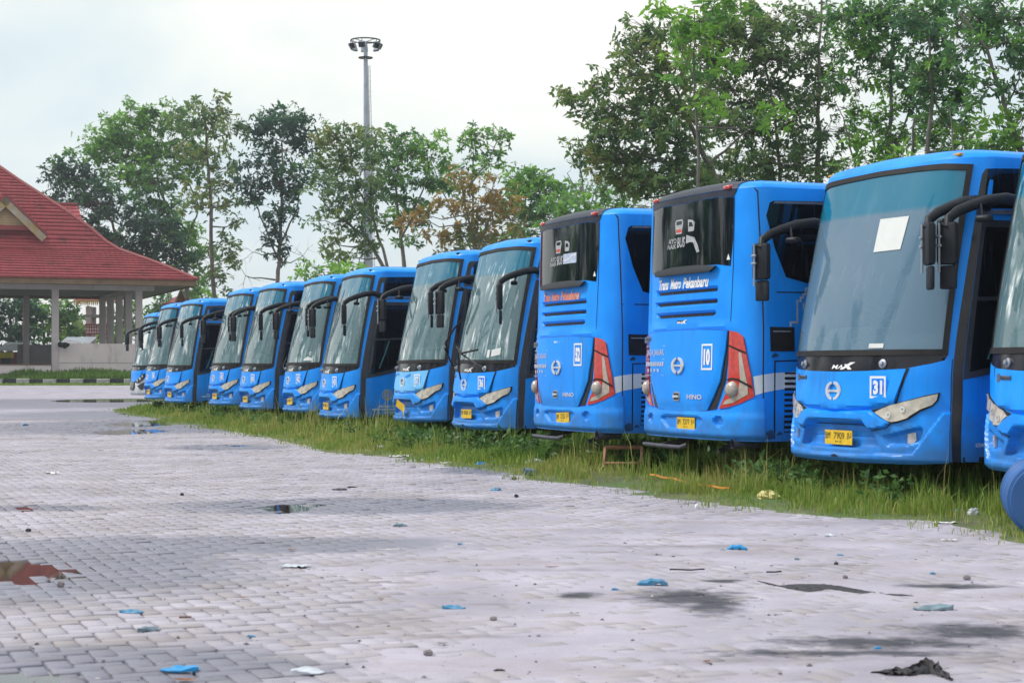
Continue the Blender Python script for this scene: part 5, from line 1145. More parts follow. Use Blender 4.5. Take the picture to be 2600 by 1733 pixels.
MB().box((gx_, gy - .1, bz_ - .15), (bx * 2 + .3, .3, .32)).build('gable_sill', ridge_m, dm)
# second ridge behind
yb = 14.0; xa, xb2 = px(60, yb), px(196, yb); za, zc = pz(521, xb2, yb), pz(610, xb2, yb)
m = MB()
for i in range(9):
    t0, t1 = i / 9, (i + 1) / 9; xr0 = xb2 + .5 * t0; xr1 = xb2 + .5 * t1
    m.add([(xa, yb - 2.6 * t1 - .02, za + (zc - za) * t1 + .06), (xr1, yb - 2.6 * t1 - .02, za + (zc - za) * t1 + .06), (xr0, yb - 2.6 * t0, za + (zc - za) * t0), (xa, yb - 2.6 * t0, za + (zc - za) * t0), (xa, yb - 2.6 * t1 - .02, za + (zc - za) * t1 - .02), (xr1, yb - 2.6 * t1 - .02, za + (zc - za) * t1 - .02)], [(0, 1, 2, 3), (4, 5, 1, 0)])
m.add([(xa, yb, za), (xb2, yb, za), (xb2 + .5, yb + 2.6, zc), (xa, yb + 2.6, zc), (xb2 + .5, yb - 2.6, zc)], [(1, 0, 3, 2), (1, 2, 4)]); m.build('rear_roof', tile, pav)
MB().tube([(xa, yb, za + .05), (xb2, yb, za + .05)], .12, 8).build('rear_ridge', ridge_m, pav)
q = AT(157, 874, 117.0); m = MB(); r9 = random.Random(4)
for dx, dz, rr in ((0, 0, .22), (.25, -.03, .25), (.42, -.02, .16)): m.lathe([(.001, -rr), (rr * .7, -rr * .7), (rr, 0), (rr * .8, rr * .5), (.001, rr * .7)], 10, q + Vector((dx, -.25, dz)))
tag(m.build('bin_bag', rubber, smooth=60), 'black bag hung over the pinkish wall beside the column', 'bag')

# things behind the pavilion
tw = tag(empty('lookout_tower', AT(248, 941, 152) - Vector((0, 0, CAMZ))), 'small tower with a gold fringed roof and a red lattice balcony behind the pavilion', 'tower')
redw = mat('red_timber', (0.30, 0.07, 0.08), 0.7, vscale=3, var=0.2); gold = mat('gold_fringe', (0.50, 0.33, 0.12), 0.6, vscale=6, var=0.25); lattice = mat('white_lattice', (0.62, 0.56, 0.58), 0.7, vscale=6, var=0.1)
S_ = 152 / FOC
for u in (226, 269):
    for dy in (0, 1.5): m = MB(); m.bbox(((u - 248) * S_, dy, 3.3), (.45, .45, 6.6), .03); m.build('post', colm, tw)
m = MB(); m.box((0, .75, pz(796, 0, 0) * 0 + 6.0 - .2), (2.3, 2.0, .22), ); m.build('beam', conc, tw)
def zv(v): return (HOR - v) * S_ + CAMZ
bl = MB().box((0, -.28, zv(835)), (1.75, .10, 26 * S_)).build('balcony', redw, tw)
m = MB()
for i in range(8):
    for j in range(3): m.box((-.74 + i * .21, -.345, zv(843) + j * 8 * S_), (.13, .02, .17))
m.build('balcony_lattice', lattice, bl)
for v in (824, 848, 858): MB().box((0, -.30, zv(v)), (2.0, .3, .10)).build('balcony_rail', redw, tw)
rf = MB(); rf.add([(-1.8, -1.0, zv(763)), (1.1, -1.0, zv(763)), (1.1, 2.3, zv(763)), (-1.8, 2.3, zv(763)), (-.9, .6, zv(735)), (.3, .6, zv(735))], [(0, 1, 5, 4), (1, 2, 5), (2, 3, 4, 5), (3, 0, 4), (3, 2, 1, 0)]); rf_ = rf.build('roof', tile, tw)
m = MB()
for i in range(18): m.add([(-1.78 + i * .16, -1.02, zv(762)), (-1.63 + i * .16, -1.02, zv(762)), (-1.65 + i * .16, -1.02, zv(771 + 3 * (i % 2))), (-1.70 + i * .16, -1.02, zv(777)), (-1.76 + i * .16, -1.02, zv(771 + 4 * ((i + 1) % 2)))], [(0, 4, 3, 2, 1)])
m.build('fringe', gold, rf_)
hs = tag(empty('small_house', AT(463, 941, 150) - Vector((0, 0, CAMZ))), 'small cream house with a steep gable behind the blue buses', 'house'); S_ = 150 / FOC
def hv_(u, v, y=0): return Vector(((u - 463) * S_, y, CAMZ + (HOR - v) * S_))
m = MB(); m.add([hv_(446, 941), hv_(480, 941), hv_(480, 768), hv_(462, 735), hv_(446, 768), hv_(446, 941, 5), hv_(480, 941, 5), hv_(480, 768, 5), hv_(462, 735, 5), hv_(446, 768, 5)], [(0, 1, 2, 3, 4), (1, 6, 7, 2), (5, 0, 4, 9)]); m.build('wall', mat('orange_boards', (0.34, 0.17, 0.09), .8, vscale=4, var=.2), hs)
for a, b in (((440, 778), (462, 729)), ((462, 729), (487, 776))):
    m = MB(); A, B = hv_(*a, -.4), hv_(*b, -.4); m.add([A, B, B + Vector((0, 5.8, 0)), A + Vector((0, 5.8, 0)), A - Vector((0, 0, .28)), B - Vector((0, 0, .28))], [(0, 1, 2, 3), (4, 5, 1, 0)]); m.build('roof', lichen, hs)
m = MB(); m.box(hv_(463, 766, -.1), (1.2, .1, .18)); m.build('gable_beam', redw, hs)
m = MB(); m.add([hv_(412, 770, .4), hv_(446, 766, .4), hv_(446, 745, 2.5), hv_(426, 752, 2.5), hv_(412, 776, .4), hv_(446, 774, .4)], [(0, 1, 2, 3), (4, 5, 1, 0)]); m.build('porch_roof', ridge_m, hs)
m = MB(); m.box(hv_(430, 776, .6), (1.1, .2, .6)); m.build('porch_wall', gold, hs)
iron = mat('rusty_sheet_iron', (0.34, 0.39, 0.45), 0.55, vscale=1.2, var=0.15, dirt=((0.25, 0.07, 0.05), 0.53, .9), dscale=(.5, 1, 1))
def shed(u0, u1, v0, v1, Y, vb, wallm, label):
    rt = empty('shed', AT((u0 + u1) / 2, 941, Y) - Vector((0, 0, CAMZ))); tag(rt, label, 'shed'); s = Y / FOC; w = (u1 - u0) * s; z1 = CAMZ + (HOR - v0) * s; z0_ = CAMZ + (HOR - v1) * s
    n = int(w / .12); m = MB(); A = [(-w / 2 + w * i / n, 0, z0_ + .04 * (i % 2)) for i in range(n + 1)]; B = [(-w / 2 + w * i / n, 2.5, z1 + .04 * (i % 2)) for i in range(n + 1)]
    m.add(A + B, [(i, i + 1, n + 2 + i, n + 1 + i) for i in range(n)]); m.build('roof', iron, rt)
    m = MB(); m.box((0, 1.4, z0_ / 2), (w * .92, 2.2, z0_ - .1)); m.build('wall', wallm, rt)
shed(150, 228, 854, 872, 142, 900, conc, 'grey shed with a rusty corrugated iron roof beyond the pinkish wall')
shed(-10, 60, 868, 891, 135, 925, redw, 'dark red shed with a grey iron roof at the left edge')
q = AT(17, 908, 128); m = MB(); m.bbox(q + Vector((0, 0, -.35)), (.75, .6, .6), .05); m2 = m.build('street_cart', plastic); tag(m2, 'dark food cart with a yellow top beside the red shed', 'cart'); MB().bbox(q + Vector((0, 0, .18)), (.85, .7, .42), .06).build('canopy', mat('yellow_canvas', (0.45, 0.40, 0.05), .7), m2)

# ------------------------------------------------------------------ floodlight mast
MY = 122.0; b = AT(938, 941, MY); mast = tag(empty('floodlight_mast', (b.x, b.y, 0)), 'tall grey floodlight mast with a ring of lamps', 'mast'); s = MY / FOC
zt = CAMZ + (HOR - 106) * s; dxt = -10 * s
P0 = Vector((0, 0, 0)); P1 = Vector((dxt, 0, zt))
MB().tube([P0, P0.lerp(P1, .33), P0.lerp(P1, .66), P1], [.38, .30, .22, .125], 12).build('pole', steel, mast, smooth=50)
def ring(c, r0, th, nm, m_, par):
    pts = [c + Vector((r0 * math.cos(q), r0 * math.sin(q), 0)) for q in np.linspace(0, 2 * PI, 33)]; return MB().tube(pts, th, 6, cap=False).build(nm, m_, par)
zr = CAMZ + (HOR - 103) * s; cR = Vector((dxt, 0, zr)); rg = ring(cR, .98, .045, 'lamp_ring', plastic, mast)
m = MB()
for i in range(4): q = PI / 4 + i * PI / 2; m.tube([cR + Vector((0, 0, -.1)), cR + Vector((.98 * math.cos(q), .98 * math.sin(q), 0))], .03, 5)
m.build('ring_spoke', steel, rg)
for i, q in enumerate((PI * 1.02, PI * 1.22, PI * 1.45, PI * 1.78, PI * 1.95, PI * .55, PI * .25, PI * .8)):
    c = cR + Vector((1.0 * math.cos(q), 1.0 * math.sin(q), -.42)); rot = Matrix.Rotation(q, 3, 'Z') @ Matrix.Rotation(R(28), 3, 'Y')
    fl = MB().bbox(c, (.16, .48, .42), .04, rot).build('floodlight', steel if i % 3 else greyplastic, mast)
    MB().box(c + rot @ Vector((.085, 0, 0)), (.012, .42, .36), rot).build('lamp_glass', dglass, fl); MB().tube([c + Vector((0, 0, .2)), c + Vector((0, 0, .42))], .025, 5).build('lamp_bracket', plastic, fl)
cR2 = Vector((dxt * .97, 0, CAMZ + (HOR - 147) * s)); r2 = ring(cR2, .46, .035, 'service_ring', plastic, mast)
MB().lathe([(.12, -.02), (.44, .0), (.12, .03)], 20, cR2).build('service_plate', greyplastic, mast)
m = MB(); m.tube([P0 + Vector((.42, 0, 0)), P1 + Vector((.20, 0, -1.6))], .022, 5); m.tube([P0 + Vector((.55, 0, 0)), P1 + Vector((.30, 0, -1.6))], .022, 5)
for i in range(60):
    a = P0.lerp(P1, .05 + .88 * i / 60); m.tube([a + Vector((.42 - .2 * i / 60, 0, 0)), a + Vector((.55 - .22 * i / 60, 0, 0))], .012, 4, cap=False)
m.build('ladder', steel, mast)

# ------------------------------------------------------------------ trees
bark = mat('grey_bark', (0.15, 0.13, 0.115), 0.9, vscale=3, var=0.3, bump=.5, bscale=14, dirt=((0.26, 0.24, 0.22), 0.55, .6), dscale=(2, 2, .6))
lf_dark = leaf_mat('dark_leaves', [(0.025, 0.055, 0.055), (0.045, 0.115, 0.075), (0.085, 0.22, 0.070)], .42)
lf_green = leaf_mat('green_leaves', [(0.050, 0.115, 0.065), (0.095, 0.22, 0.080), (0.17, 0.36, 0.065), (0.28, 0.52, 0.07)], .50)
lf_olive = leaf_mat('olive_leaves', [(0.070, 0.135, 0.080), (0.125, 0.225, 0.090), (0.20, 0.29, 0.085), (0.29, 0.28, 0.095)], .50)
lf_rust = leaf_mat('rusty_leaves', [(0.10, 0.18, 0.06), (0.17, 0.21, 0.07), (0.28, 0.205, 0.06), (0.40, 0.24, 0.06)], .45)
def tree(label, Y, trunks, lobes, lm, leaf=.26, dens=1.0, seed=1, group='trees standing round the bus yard', clump=.55, droop=.45, name='leafy_tree', lw=.42, twigs=3, grow=None):
    grow = grow or (1.36 if Y < 70 else 1.28 if Y > 110 else 1.2)
    leaf = leaf * (1.4 if Y < 70 else 1.3)
    r = np.random.default_rng(seed); s = Y / FOC
    base = AT(trunks[0][0][0], HOR, Y); base.z = 0
    root = tag(empty(name, base), label, 'tree', group)
    loc = lambda u, v, dy=0.0: np.array(AT(u, v, Y)) - np.array(base) + np.array([0, dy, 0])
    TM = []; TP = []; own = []
    for t in trunks:
        pts = [loc(u, v, (r.random() - .5) * .6 if i else 0) for i, (u, v, w) in enumerate(t)]
        rad = [w * s / 2 for u, v, w in t]
        if t[0][1] > 850: pts[0][2] = 0
        # resample
        P_, R_ = [], []
        for i in range(len(pts) - 1):
            for j in range(5): P_.append(pts[i] + (pts[i + 1] - pts[i]) * j / 5 + (r.normal(0, .035 * np.linalg.norm(pts[i + 1] - pts[i]) / 5 * 2, 3) if j else 0)); R_.append(rad[i] + (rad[i + 1] - rad[i]) * j / 5)
        P_.append(pts[-1]); R_.append(rad[-1]); TM.append(MB().tube([Vector(p) for p in P_], R_, 8)); own += [len(TM) - 1] * len(P_); TP += list(zip(P_, R_))
    TPp = np.array([p for p, q in TP]); TPr = np.array([q for p, q in TP])
    CC, CR, CT = [], [], []
    for lb in lobes:
        u, v, ru, rv = lb[:4]; ru *= grow; rv *= grow; tb = lb[4] if len(lb) > 4 else .45; dn = lb[5] if len(lb) > 5 else 1.0
        rx, rz = ru * s, rv * s; c = loc(u, v, (r.random() - .5) * rx * 1.2)
        low = TPp[:, 2] < c[2] + .2; dd = np.linalg.norm((TPp - c) * np.array([1, 1, .8]), axis=1) + np.where(low, 0, 50); i = int(np.argmin(dd)); a = TPp[i]; bmh = TM[own[i]]
        L_ = np.linalg.norm(c - a); mid = (a + c) / 2 + np.array([0, 0, -.10 * L_]) + r.normal(0, .05 * L_, 3); r0 = min(TPr[i] * .7, .02 * L_ + .025)
        bmh.tube([Vector(a), Vector(a + (mid - a) * .5), Vector(mid), Vector((mid + c) / 2 + r.normal(0, .04 * L_, 3)), Vector(c)], [r0, r0 * .85, r0 * .65, r0 * .5, r0 * .35], 6)
        vol = rx * rz; ncl = max(4, int(round(3.4 * vol / (clump * clump) * dn + .5)))
        d_ = r.normal(0, 1, (ncl, 3)); d_ /= np.linalg.norm(d_, axis=1, keepdims=True); q = d_ * (r.random((ncl, 1)) ** .40) * np.array([rx, rx * .85, rz]); K = c + q
        for kk in range(ncl):
            if kk % twigs and dn > .05 and False: continue
            m_ = (c + K[kk]) / 2 + r.normal(0, .08 * rx, 3); rr = max(.012, r0 * .28)
            bmh.tube([Vector(c), Vector(m_), Vector(K[kk])], [rr, rr * .75, rr * .35], 4, cap=False)
            if dn < .3:
                for _ in range(2): e_ = K[kk] + r.normal(0, .35 * rx, 3); bmh.tube([Vector(m_), Vector(e_)], [rr * .6, rr * .2], 3, cap=False)
        if dn >= .05:
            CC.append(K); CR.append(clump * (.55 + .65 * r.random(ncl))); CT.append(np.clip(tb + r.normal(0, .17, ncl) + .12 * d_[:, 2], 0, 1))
    for tm in TM: tm.build('trunk', bark, root, smooth=60)
    CC, CR, CT = np.concatenate(CC), np.concatenate(CR), np.concatenate(CT)
    ne = int(max(10, dens * 3.2 * (clump * clump) / (leaf * leaf * lw)))
    V, F, T = leaves_geo(CC, CR, ne, leaf, leaf * lw, CT, seed + 100, droop=droop, flat=.75, ros=6)
    link('crown', np_mesh('crown', V, F, lm, {'tint': T}), root)
    return root
D_, G_, B_ = .25, .5, .85
tree('dark leafy tree just behind the red pavilion roof', 141.0, [[(330, 941, 12), (318, 690, 9), (285, 560, 6)]],
     [(203, 474, 62, 42), (165, 440, 40, 36), (140, 432, 22, 20), (240, 520, 75, 55), (330, 560, 85, 60), (395, 590, 60, 50), (270, 605, 60, 40), (330, 635, 70, 38), (190, 520, 50, 40), (225, 430, 40, 28), (440, 640, 45, 40), (385, 660, 50, 35)], lf_dark, .30, 1.0, 3, clump=.75, name='broadleaf_tree', grow=1.42)
tree('large bright green tree rising above the pavilion roof', 146, [[(482, 941, 13), (470, 675, 10), (412, 496, 7), (385, 400, 4)], [(462, 660, 5), (505, 520, 4), (470, 450, 3)]],
     [(330, 300, 50, 34, .6), (300, 330, 40, 30, .6), (247, 370, 55, 32, .72), (285, 355, 50, 30, .75), (345, 340, 65, 45, .65), (325, 400, 80, 50, .6), (395, 420, 75, 50, .5), (440, 300, 45, 30, .5), (430, 360, 60, 40, .5), (390, 475, 80, 45, .6), (300, 450, 50, 30, .7), (450, 560, 40, 30, .85), (435, 590, 50, 35, .8), (470, 610, 40, 30, .7), (350, 290, 35, 20, .6), (455, 330, 50, 35, .55), (480, 420, 45, 35, .5), (520, 660, 40, 40, .6), (475, 700, 40, 30, .6)], lf_green, .30, 1.0, 4, clump=.72, name='broadleaf_tree', grow=1.42)
tree('tall slender tree with a straight bare trunk left of the bare twigs', 128, [[(541, 941, 13), (540, 720, 11), (532, 480, 8), (524, 340, 5), (515, 270, 3)], [(526, 350, 4), (565, 345, 3), (600, 338, 2)], [(528, 300, 3), (548, 270, 2)]],
     [(498, 252, 22, 14, .3), (560, 258, 22, 16, .35), (528, 285, 45, 26, .45), (455, 285, 30, 18, .35), (493, 318, 55, 28, .4), (550, 335, 60, 30, .5), (600, 330, 38, 22, .35), (575, 300, 28, 20, .6), (546, 385, 45, 28, .5), (490, 400, 40, 30, .6), (565, 425, 38, 20, .45), (520, 470, 40, 30, .55), (570, 470, 30, 20, .75), (502, 519, 45, 30, .6), (555, 520, 40, 24, .7), (590, 500, 25, 18, .5), (569, 610, 34, 34, .45), (560, 660, 40, 30, .5), (600, 560, 22, 20, .5), (556, 710, 45, 28, .5)], lf_olive, .28, .8, 5, clump=.6, name='slender_tree')
tree('round-topped dark tree with bare lower twigs left of the mast', 120, [[(705, 941, 13), (705, 711, 11), (712, 600, 9), (716, 450, 6), (716, 360, 3)], [(708, 660, 6), (665, 560, 4), (640, 490, 3)], [(712, 620, 6), (755, 530, 4), (760, 460, 3)]],
     [(716, 325, 75, 42, .5), (690, 300, 45, 24, .45), (755, 310, 45, 28, .45), (660, 330, 40, 26, .35), (770, 350, 36, 30, .4), (720, 375, 75, 36, .4), (667, 420, 48, 28, .25), (640, 470, 46, 26, .2), (747, 452, 60, 38, .6), (700, 470, 50, 30, .3), (755, 490, 40, 30, .6), (712, 540, 55, 34, .4), (712, 590, 34, 36, .3), (700, 640, 34, 26, .25), (640, 500, 30, 22, .25),
      (640, 640, 45, 50, .3, .02), (625, 700, 40, 40, .3, .02), (770, 650, 40, 40, .3, .02), (665, 590, 30, 30, .3, .02)], lf_dark, .27, .95, 6, clump=.58, name='broadleaf_tree')
tree('spreading green tree standing in front of the mast', 100, [[(985, 941, 14), (984, 690, 11), (930, 600, 8), (850, 545, 5), (810, 500, 3)], [(984, 680, 8), (950, 560, 6), (905, 470, 4), (890, 380, 3)]],
     [(842, 330, 24, 18, .3), (862, 350, 55, 34, .6), (905, 350, 55, 36, .55), (955, 345, 40, 24, .4), (822, 365, 40, 24, .8), (880, 395, 80, 42, .45), (830, 430, 50, 32, .45), (925, 430, 60, 40, .4), (868, 474, 70, 42, .35), (945, 480, 50, 32, .4), (905, 520, 65, 34, .4), (835, 510, 46, 28, .45), (880, 565, 46, 28, .35), (945, 560, 40, 30, .35), (850, 620, 34, 22, .55), (810, 560, 30, 20, .4), (930, 620, 40, 24, .4), (900, 655, 50, 20, .5)], lf_olive, .23, .9, 7, clump=.48)
tree('dense upright tree between the mast and the pale slender tree', 104, [[(1028, 941, 13), (1026, 670, 11), (1015, 560, 8), (1005, 460, 5), (1020, 370, 3)], [(1020, 600, 6), (1075, 480, 4), (1095, 400, 3)]],
     [(1024, 345, 44, 30, .35), (1000, 375, 50, 34, .35), (1060, 365, 40, 26, .45), (1110, 360, 36, 28, .75), (1050, 400, 55, 36, .45), (1002, 429, 70, 40, .35), (1085, 410, 50, 34, .7), (970, 400, 40, 30, .4), (1046, 461, 60, 36, .4), (985, 480, 50, 34, .4), (1100, 460, 50, 32, .6), (1020, 519, 50, 32, .35), (1060, 540, 44, 28, .4), (1120, 400, 22, 30, .7, .3), (975, 560, 34, 24, .5), (1045, 600, 36, 26, .45)], lf_green, .23, .8, 8, clump=.48)
tree('pale slender tree with a small open crown', 106, [[(1200, 941, 9), (1203, 600, 8), (1200, 470, 5), (1202, 390, 3)], [(1201, 460, 4), (1245, 400, 3), (1262, 360, 2)], [(1200, 640, 5), (1120, 480, 3), (1090, 400, 2)]],
     [(1192, 335, 28, 24, .5), (1180, 362, 30, 16, .5), (1225, 350, 34, 20, .5), (1262, 345, 36, 26, .6), (1285, 352, 20, 18, .5), (1240, 380, 40, 22, .5), (1200, 400, 34, 20, .5), (1245, 420, 38, 22, .5), (1160, 425, 40, 24, .6), (1210, 445, 34, 20, .6), (1120, 440, 30, 30, .6, .3), (1150, 480, 30, 24, .6)], lf_green, .21, .7, 9, clump=.42, name='slender_tree')
tree('rust coloured tree above the bus roofs', 92, [[(1225, 941, 10), (1215, 640, 8), (1180, 520, 5), (1170, 450, 3)], [(1216, 630, 6), (1250, 540, 4), (1260, 480, 3)]],
     [(1172, 450, 28, 26, .75), (1195, 470, 40, 26, .8), (1247, 480, 55, 32, .75), (1275, 520, 55, 32, .7), (1220, 525, 60, 32, .65), (1150, 535, 50, 24, .6), (1120, 515, 36, 18, .75), (1300, 560, 40, 26, .45), (1240, 570, 60, 28, .55), (1160, 580, 50, 24, .5), (1110, 600, 40, 22, .55), (1200, 610, 70, 22, .45), (1046, 565, 40, 22, .75), (1060, 545, 20, 24, .7), (1280, 610, 60, 20, .35), (1130, 640, 60, 24, .4)], lf_rust, .21, .85, 10, clump=.44)
tree('glossy green tree right of the rust coloured one', 98, [[(1335, 941, 10), (1330, 620, 8), (1335, 500, 4)]],
     [(1345, 435, 34, 24, .55), (1330, 462, 55, 26, .6), (1380, 440, 40, 26, .55), (1300, 450, 34, 24, .5), (1360, 490, 60, 30, .5), (1300, 500, 44, 28, .55), (1400, 490, 50, 26, .5), (1335, 530, 70, 30, .45), (1390, 545, 60, 30, .4), (1300, 560, 56, 26, .4), (1350, 590, 80, 28, .45), (1430, 520, 44, 26, .45), (1460, 490, 40, 22, .5), (1450, 560, 60, 30, .4), (1250, 610, 60, 26, .6), (1500, 585, 70, 24, .5), (1560, 545, 60, 24, .5), (1420, 470, 40, 24, .6)], lf_green, .25, .95, 11, clump=.52)
tree('low feathery light green tree behind bus roofs below the mast', 88, [[(840, 941, 8), (835, 730, 6), (820, 690, 3)]],
     [(800, 678, 34, 14, .75), (850, 690, 50, 18, .8), (775, 665, 22, 8, .6), (905, 690, 44, 18, .65), (825, 705, 50, 20, .7), (880, 712, 50, 18, .7), (760, 700, 24, 10, .7)], lf_green, .24, .9, 12, clump=.40, droop=.1)
tree('thin bare tree with a few leaves left of the big right-hand trees', 84, [[(1500, 941, 8), (1490, 600, 6), (1480, 470, 4), (1470, 400, 2)], [(1488, 560, 4), (1520, 450, 2)], [(1485, 520, 3), (1440, 440, 2)]],
     [(1455, 420, 26, 36, .4, .02), (1500, 440, 36, 40, .4, .02), (1475, 480, 44, 40, .4, .02), (1440, 500, 50, 24, .55), (1490, 520, 60, 24, .5), (1540, 480, 40, 26, .4), (1420, 540, 50, 20, .5), (1500, 560, 50, 22, .5), (1580, 500, 60, 26, .55), (1640, 520, 60, 22, .5), (1540, 540, 50, 22, .5), (1470, 545, 50, 22, .6)], lf_green, .2, .8, 13, clump=.40, name='bare_tree')
# big trees on the right, behind the bus roofs
r1 = [(1471, 250, 55, 30, .62), (1440, 255, 26, 22, .6), (1500, 222, 42, 20, .6), (1520, 290, 50, 26, .5), (1480, 380, 50, 30, .55), (1540, 400, 70, 36, .6), (1600, 420, 80, 36, .65), (1620, 460, 60, 30, .75), (1550, 450, 50, 26, .8), (1520, 350, 60, 34, .5), (1590, 345, 80, 40, .4), (1570, 265, 80, 42, .35), (1600, 195, 70, 44, .5),
      (1620, 140, 60, 40, .4), (1650, 70, 60, 34, .3), (1625, 95, 40, 30, .3), (1680, 150, 80, 44, .8), (1690, 220, 90, 48, .55), (1640, 300, 90, 44, .35), (1690, 340, 90, 40, .4), (1740, 290, 80, 44, .5), (1660, 400, 80, 36, .4), (1740, 380, 90, 38, .35), (1720, 440, 70, 30, .4), (1660, 470, 70, 26, .5), (1590, 480, 60, 26, .7), (1800, 470, 60, 24, .4)]
tree('big olive green tree nearest the rear-facing buses, its crown leaning left', 56, [[(1900, 941, 26), (1870, 560, 20), (1790, 400, 14), (1740, 280, 9), (1690, 170, 5)], [(1850, 520, 12), (1760, 440, 9), (1640, 400, 6), (1560, 330, 4), (1480, 290, 2)], [(1800, 420, 8), (1900, 330, 5)]], r1, lf_olive, .145, 1.0, 21, clump=.30, name='broadleaf_tree', group='big trees along the right')
r2 = [(1830, 140, 90, 60, .6), (1850, 60, 90, 50, .5), (1790, 70, 70, 50, .55), (1900, 100, 90, 60, .45), (1960, 60, 80, 50, .4), (1950, 150, 90, 50, .35), (1830, 220, 90, 46, .55), (1900, 250, 90, 46, .4), (1990, 230, 80, 46, .3), (2050, 130, 70, 50, .35), (2080, 40, 70, 40, .4), (1830, 330, 90, 42, .4), (1910, 340, 90, 42, .5), (2000, 320, 80, 42, .35), (2060, 260, 60, 44, .35), (1850, 410, 90, 36, .4), (1940, 420, 90, 36, .35), (2030, 400, 90, 40, .35), (2090, 340, 50, 36, .35), (2100, 200, 40, 36, .4), (2000, 450, 80, 26, .35), (2110, 430, 50, 30, .5), (1780, 460, 80, 30, .35), (1880, 470, 80, 26, .35)]
tree('big dark tree with several trunks behind the rear-facing buses', 62, [[(2080, 941, 20), (2075, 500, 14), (2078, 240, 10), (2082, 60, 6), (2085, -60, 4)], [(1985, 941, 16), (1984, 430, 10), (1960, 250, 6), (1930, 100, 4)], [(2070, 560, 10), (1930, 420, 7), (1850, 280, 4)]], r2, lf_olive, .15, 1.0, 22, clump=.32, name='broadleaf_tree', group='big trees along the right')
tree('bright green sprigs rising at the top of the big olive tree', 52, [[(1780, 941, 12), (1775, 400, 8), (1765, 200, 5), (1760, 20, 3)], [(1768, 220, 4), (1700, 60, 2)]],
     [(1680, 20, 40, 24, .85), (1712, 60, 44, 30, .9), (1740, 110, 40, 30, .9), (1775, 60, 40, 36, .8), (1800, 10, 44, 34, .85), (1860, 20, 40, 30, .8), (1730, 160, 40, 30, .85), (1775, 150, 40, 34, .75), (1800, 260, 40, 30, .9), (1850, 170, 36, 30, .8), (1900, 30, 40, 24, .75), (1960, 290, 34, 30, .9)], lf_green, .17, .8, 23, clump=.34, group='big trees along the right')
tree('tall tree with open gaps between it and the big dark tree', 58, [[(2262, 941, 14), (2258, 420, 11), (2262, 200, 8), (2270, 20, 5)], [(2258, 460, 7), (2300, 300, 5), (2370, 150, 3)], [(2175, 941, 7), (2170, 420, 5), (2140, 300, 3), (2120, 250, 2)]],
     [(2165, 40, 70, 44, .3), (2230, 30, 70, 44, .3), (2160, 110, 60, 34, .4), (2300, 60, 70, 50, .35), (2262, 130, 60, 40, .35), (2310, 180, 70, 44, .35), (2260, 220, 46, 34, .8), (2250, 290, 40, 30, .85), (2262, 350, 46, 36, .6), (2240, 400, 50, 30, .75), (2310, 270, 60, 36, .35), (2230, 340, 30, 26, .8), (2300, 350, 50, 34, .4),
      (2175, 245, 46, 60, .4, .02), (2150, 320, 40, 60, .4, .02), (2190, 180, 40, 50, .4, .02), (2170, 400, 40, 40, .4, .02), (2215, 420, 40, 22, .8), (2190, 60, 60, 50, .4), (2200, 150, 50, 40, .45), (2185, 350, 34, 30, .8), (2170, 440, 50, 26, .6), (2160, 200, 44, 34, .4), (2180, 290, 40, 34, .5)], lf_green, .15, .9, 24, clump=.31, group='big trees along the right')
tree('two-stemmed tree above the roof of bus 31', 54, [[(2350, 941, 16), (2345, 420, 12), (2362, 250, 8), (2352, 60, 5)], [(2320, 941, 13), (2315, 430, 9), (2318, 300, 6)]],
     [(2340, 30, 70, 46, .3), (2400, 20, 70, 40, .3), (2370, 100, 70, 46, .35), (2420, 80, 70, 50, .35), (2400, 170, 70, 46, .35), (2370, 230, 60, 40, .35), (2430, 240, 60, 40, .4), (2340, 180, 50, 40, .35), (2400, 310, 60, 40, .4), (2450, 330, 50, 36, .85), (2400, 375, 60, 34, .4), (2440, 390, 60, 30, .55), (2360, 330, 40, 30, .35), (2280, 400, 40, 26, .7)], lf_green, .15, .9, 25, clump=.31, group='big trees along the right')
tree('leaning tree at the top right corner', 50, [[(2640, 941, 20), (2600, 400, 15), (2545, 270, 11), (2500, 130, 8), (2440, 30, 5)], [(2422, 941, 7), (2421, 380, 5), (2418, 270, 3)], [(2550, 280, 7), (2590, 200, 4), (2600, 60, 3)]],
     [(2480, 30, 80, 46, .3), (2540, 20, 80, 46, .3), (2600, 40, 70, 50, .35), (2450, 120, 60, 40, .4), (2560, 110, 60, 40, .35), (2610, 150, 60, 50, .35), (2490, 220, 46, 34, .35), (2590, 240, 50, 40, .3), (2560, 330, 50, 30, .75), (2530, 370, 50, 30, .6), (2600, 350, 50, 30, .7), (2480, 380, 40, 24, .5), (2440, 270, 36, 30, .4), (2600, 300, 46, 34, .4), (2520, 180, 40, 60, .3, .02), (2450, 350, 40, 50, .3, .02)], lf_green, .145, .9, 26, clump=.30, group='big trees along the right')
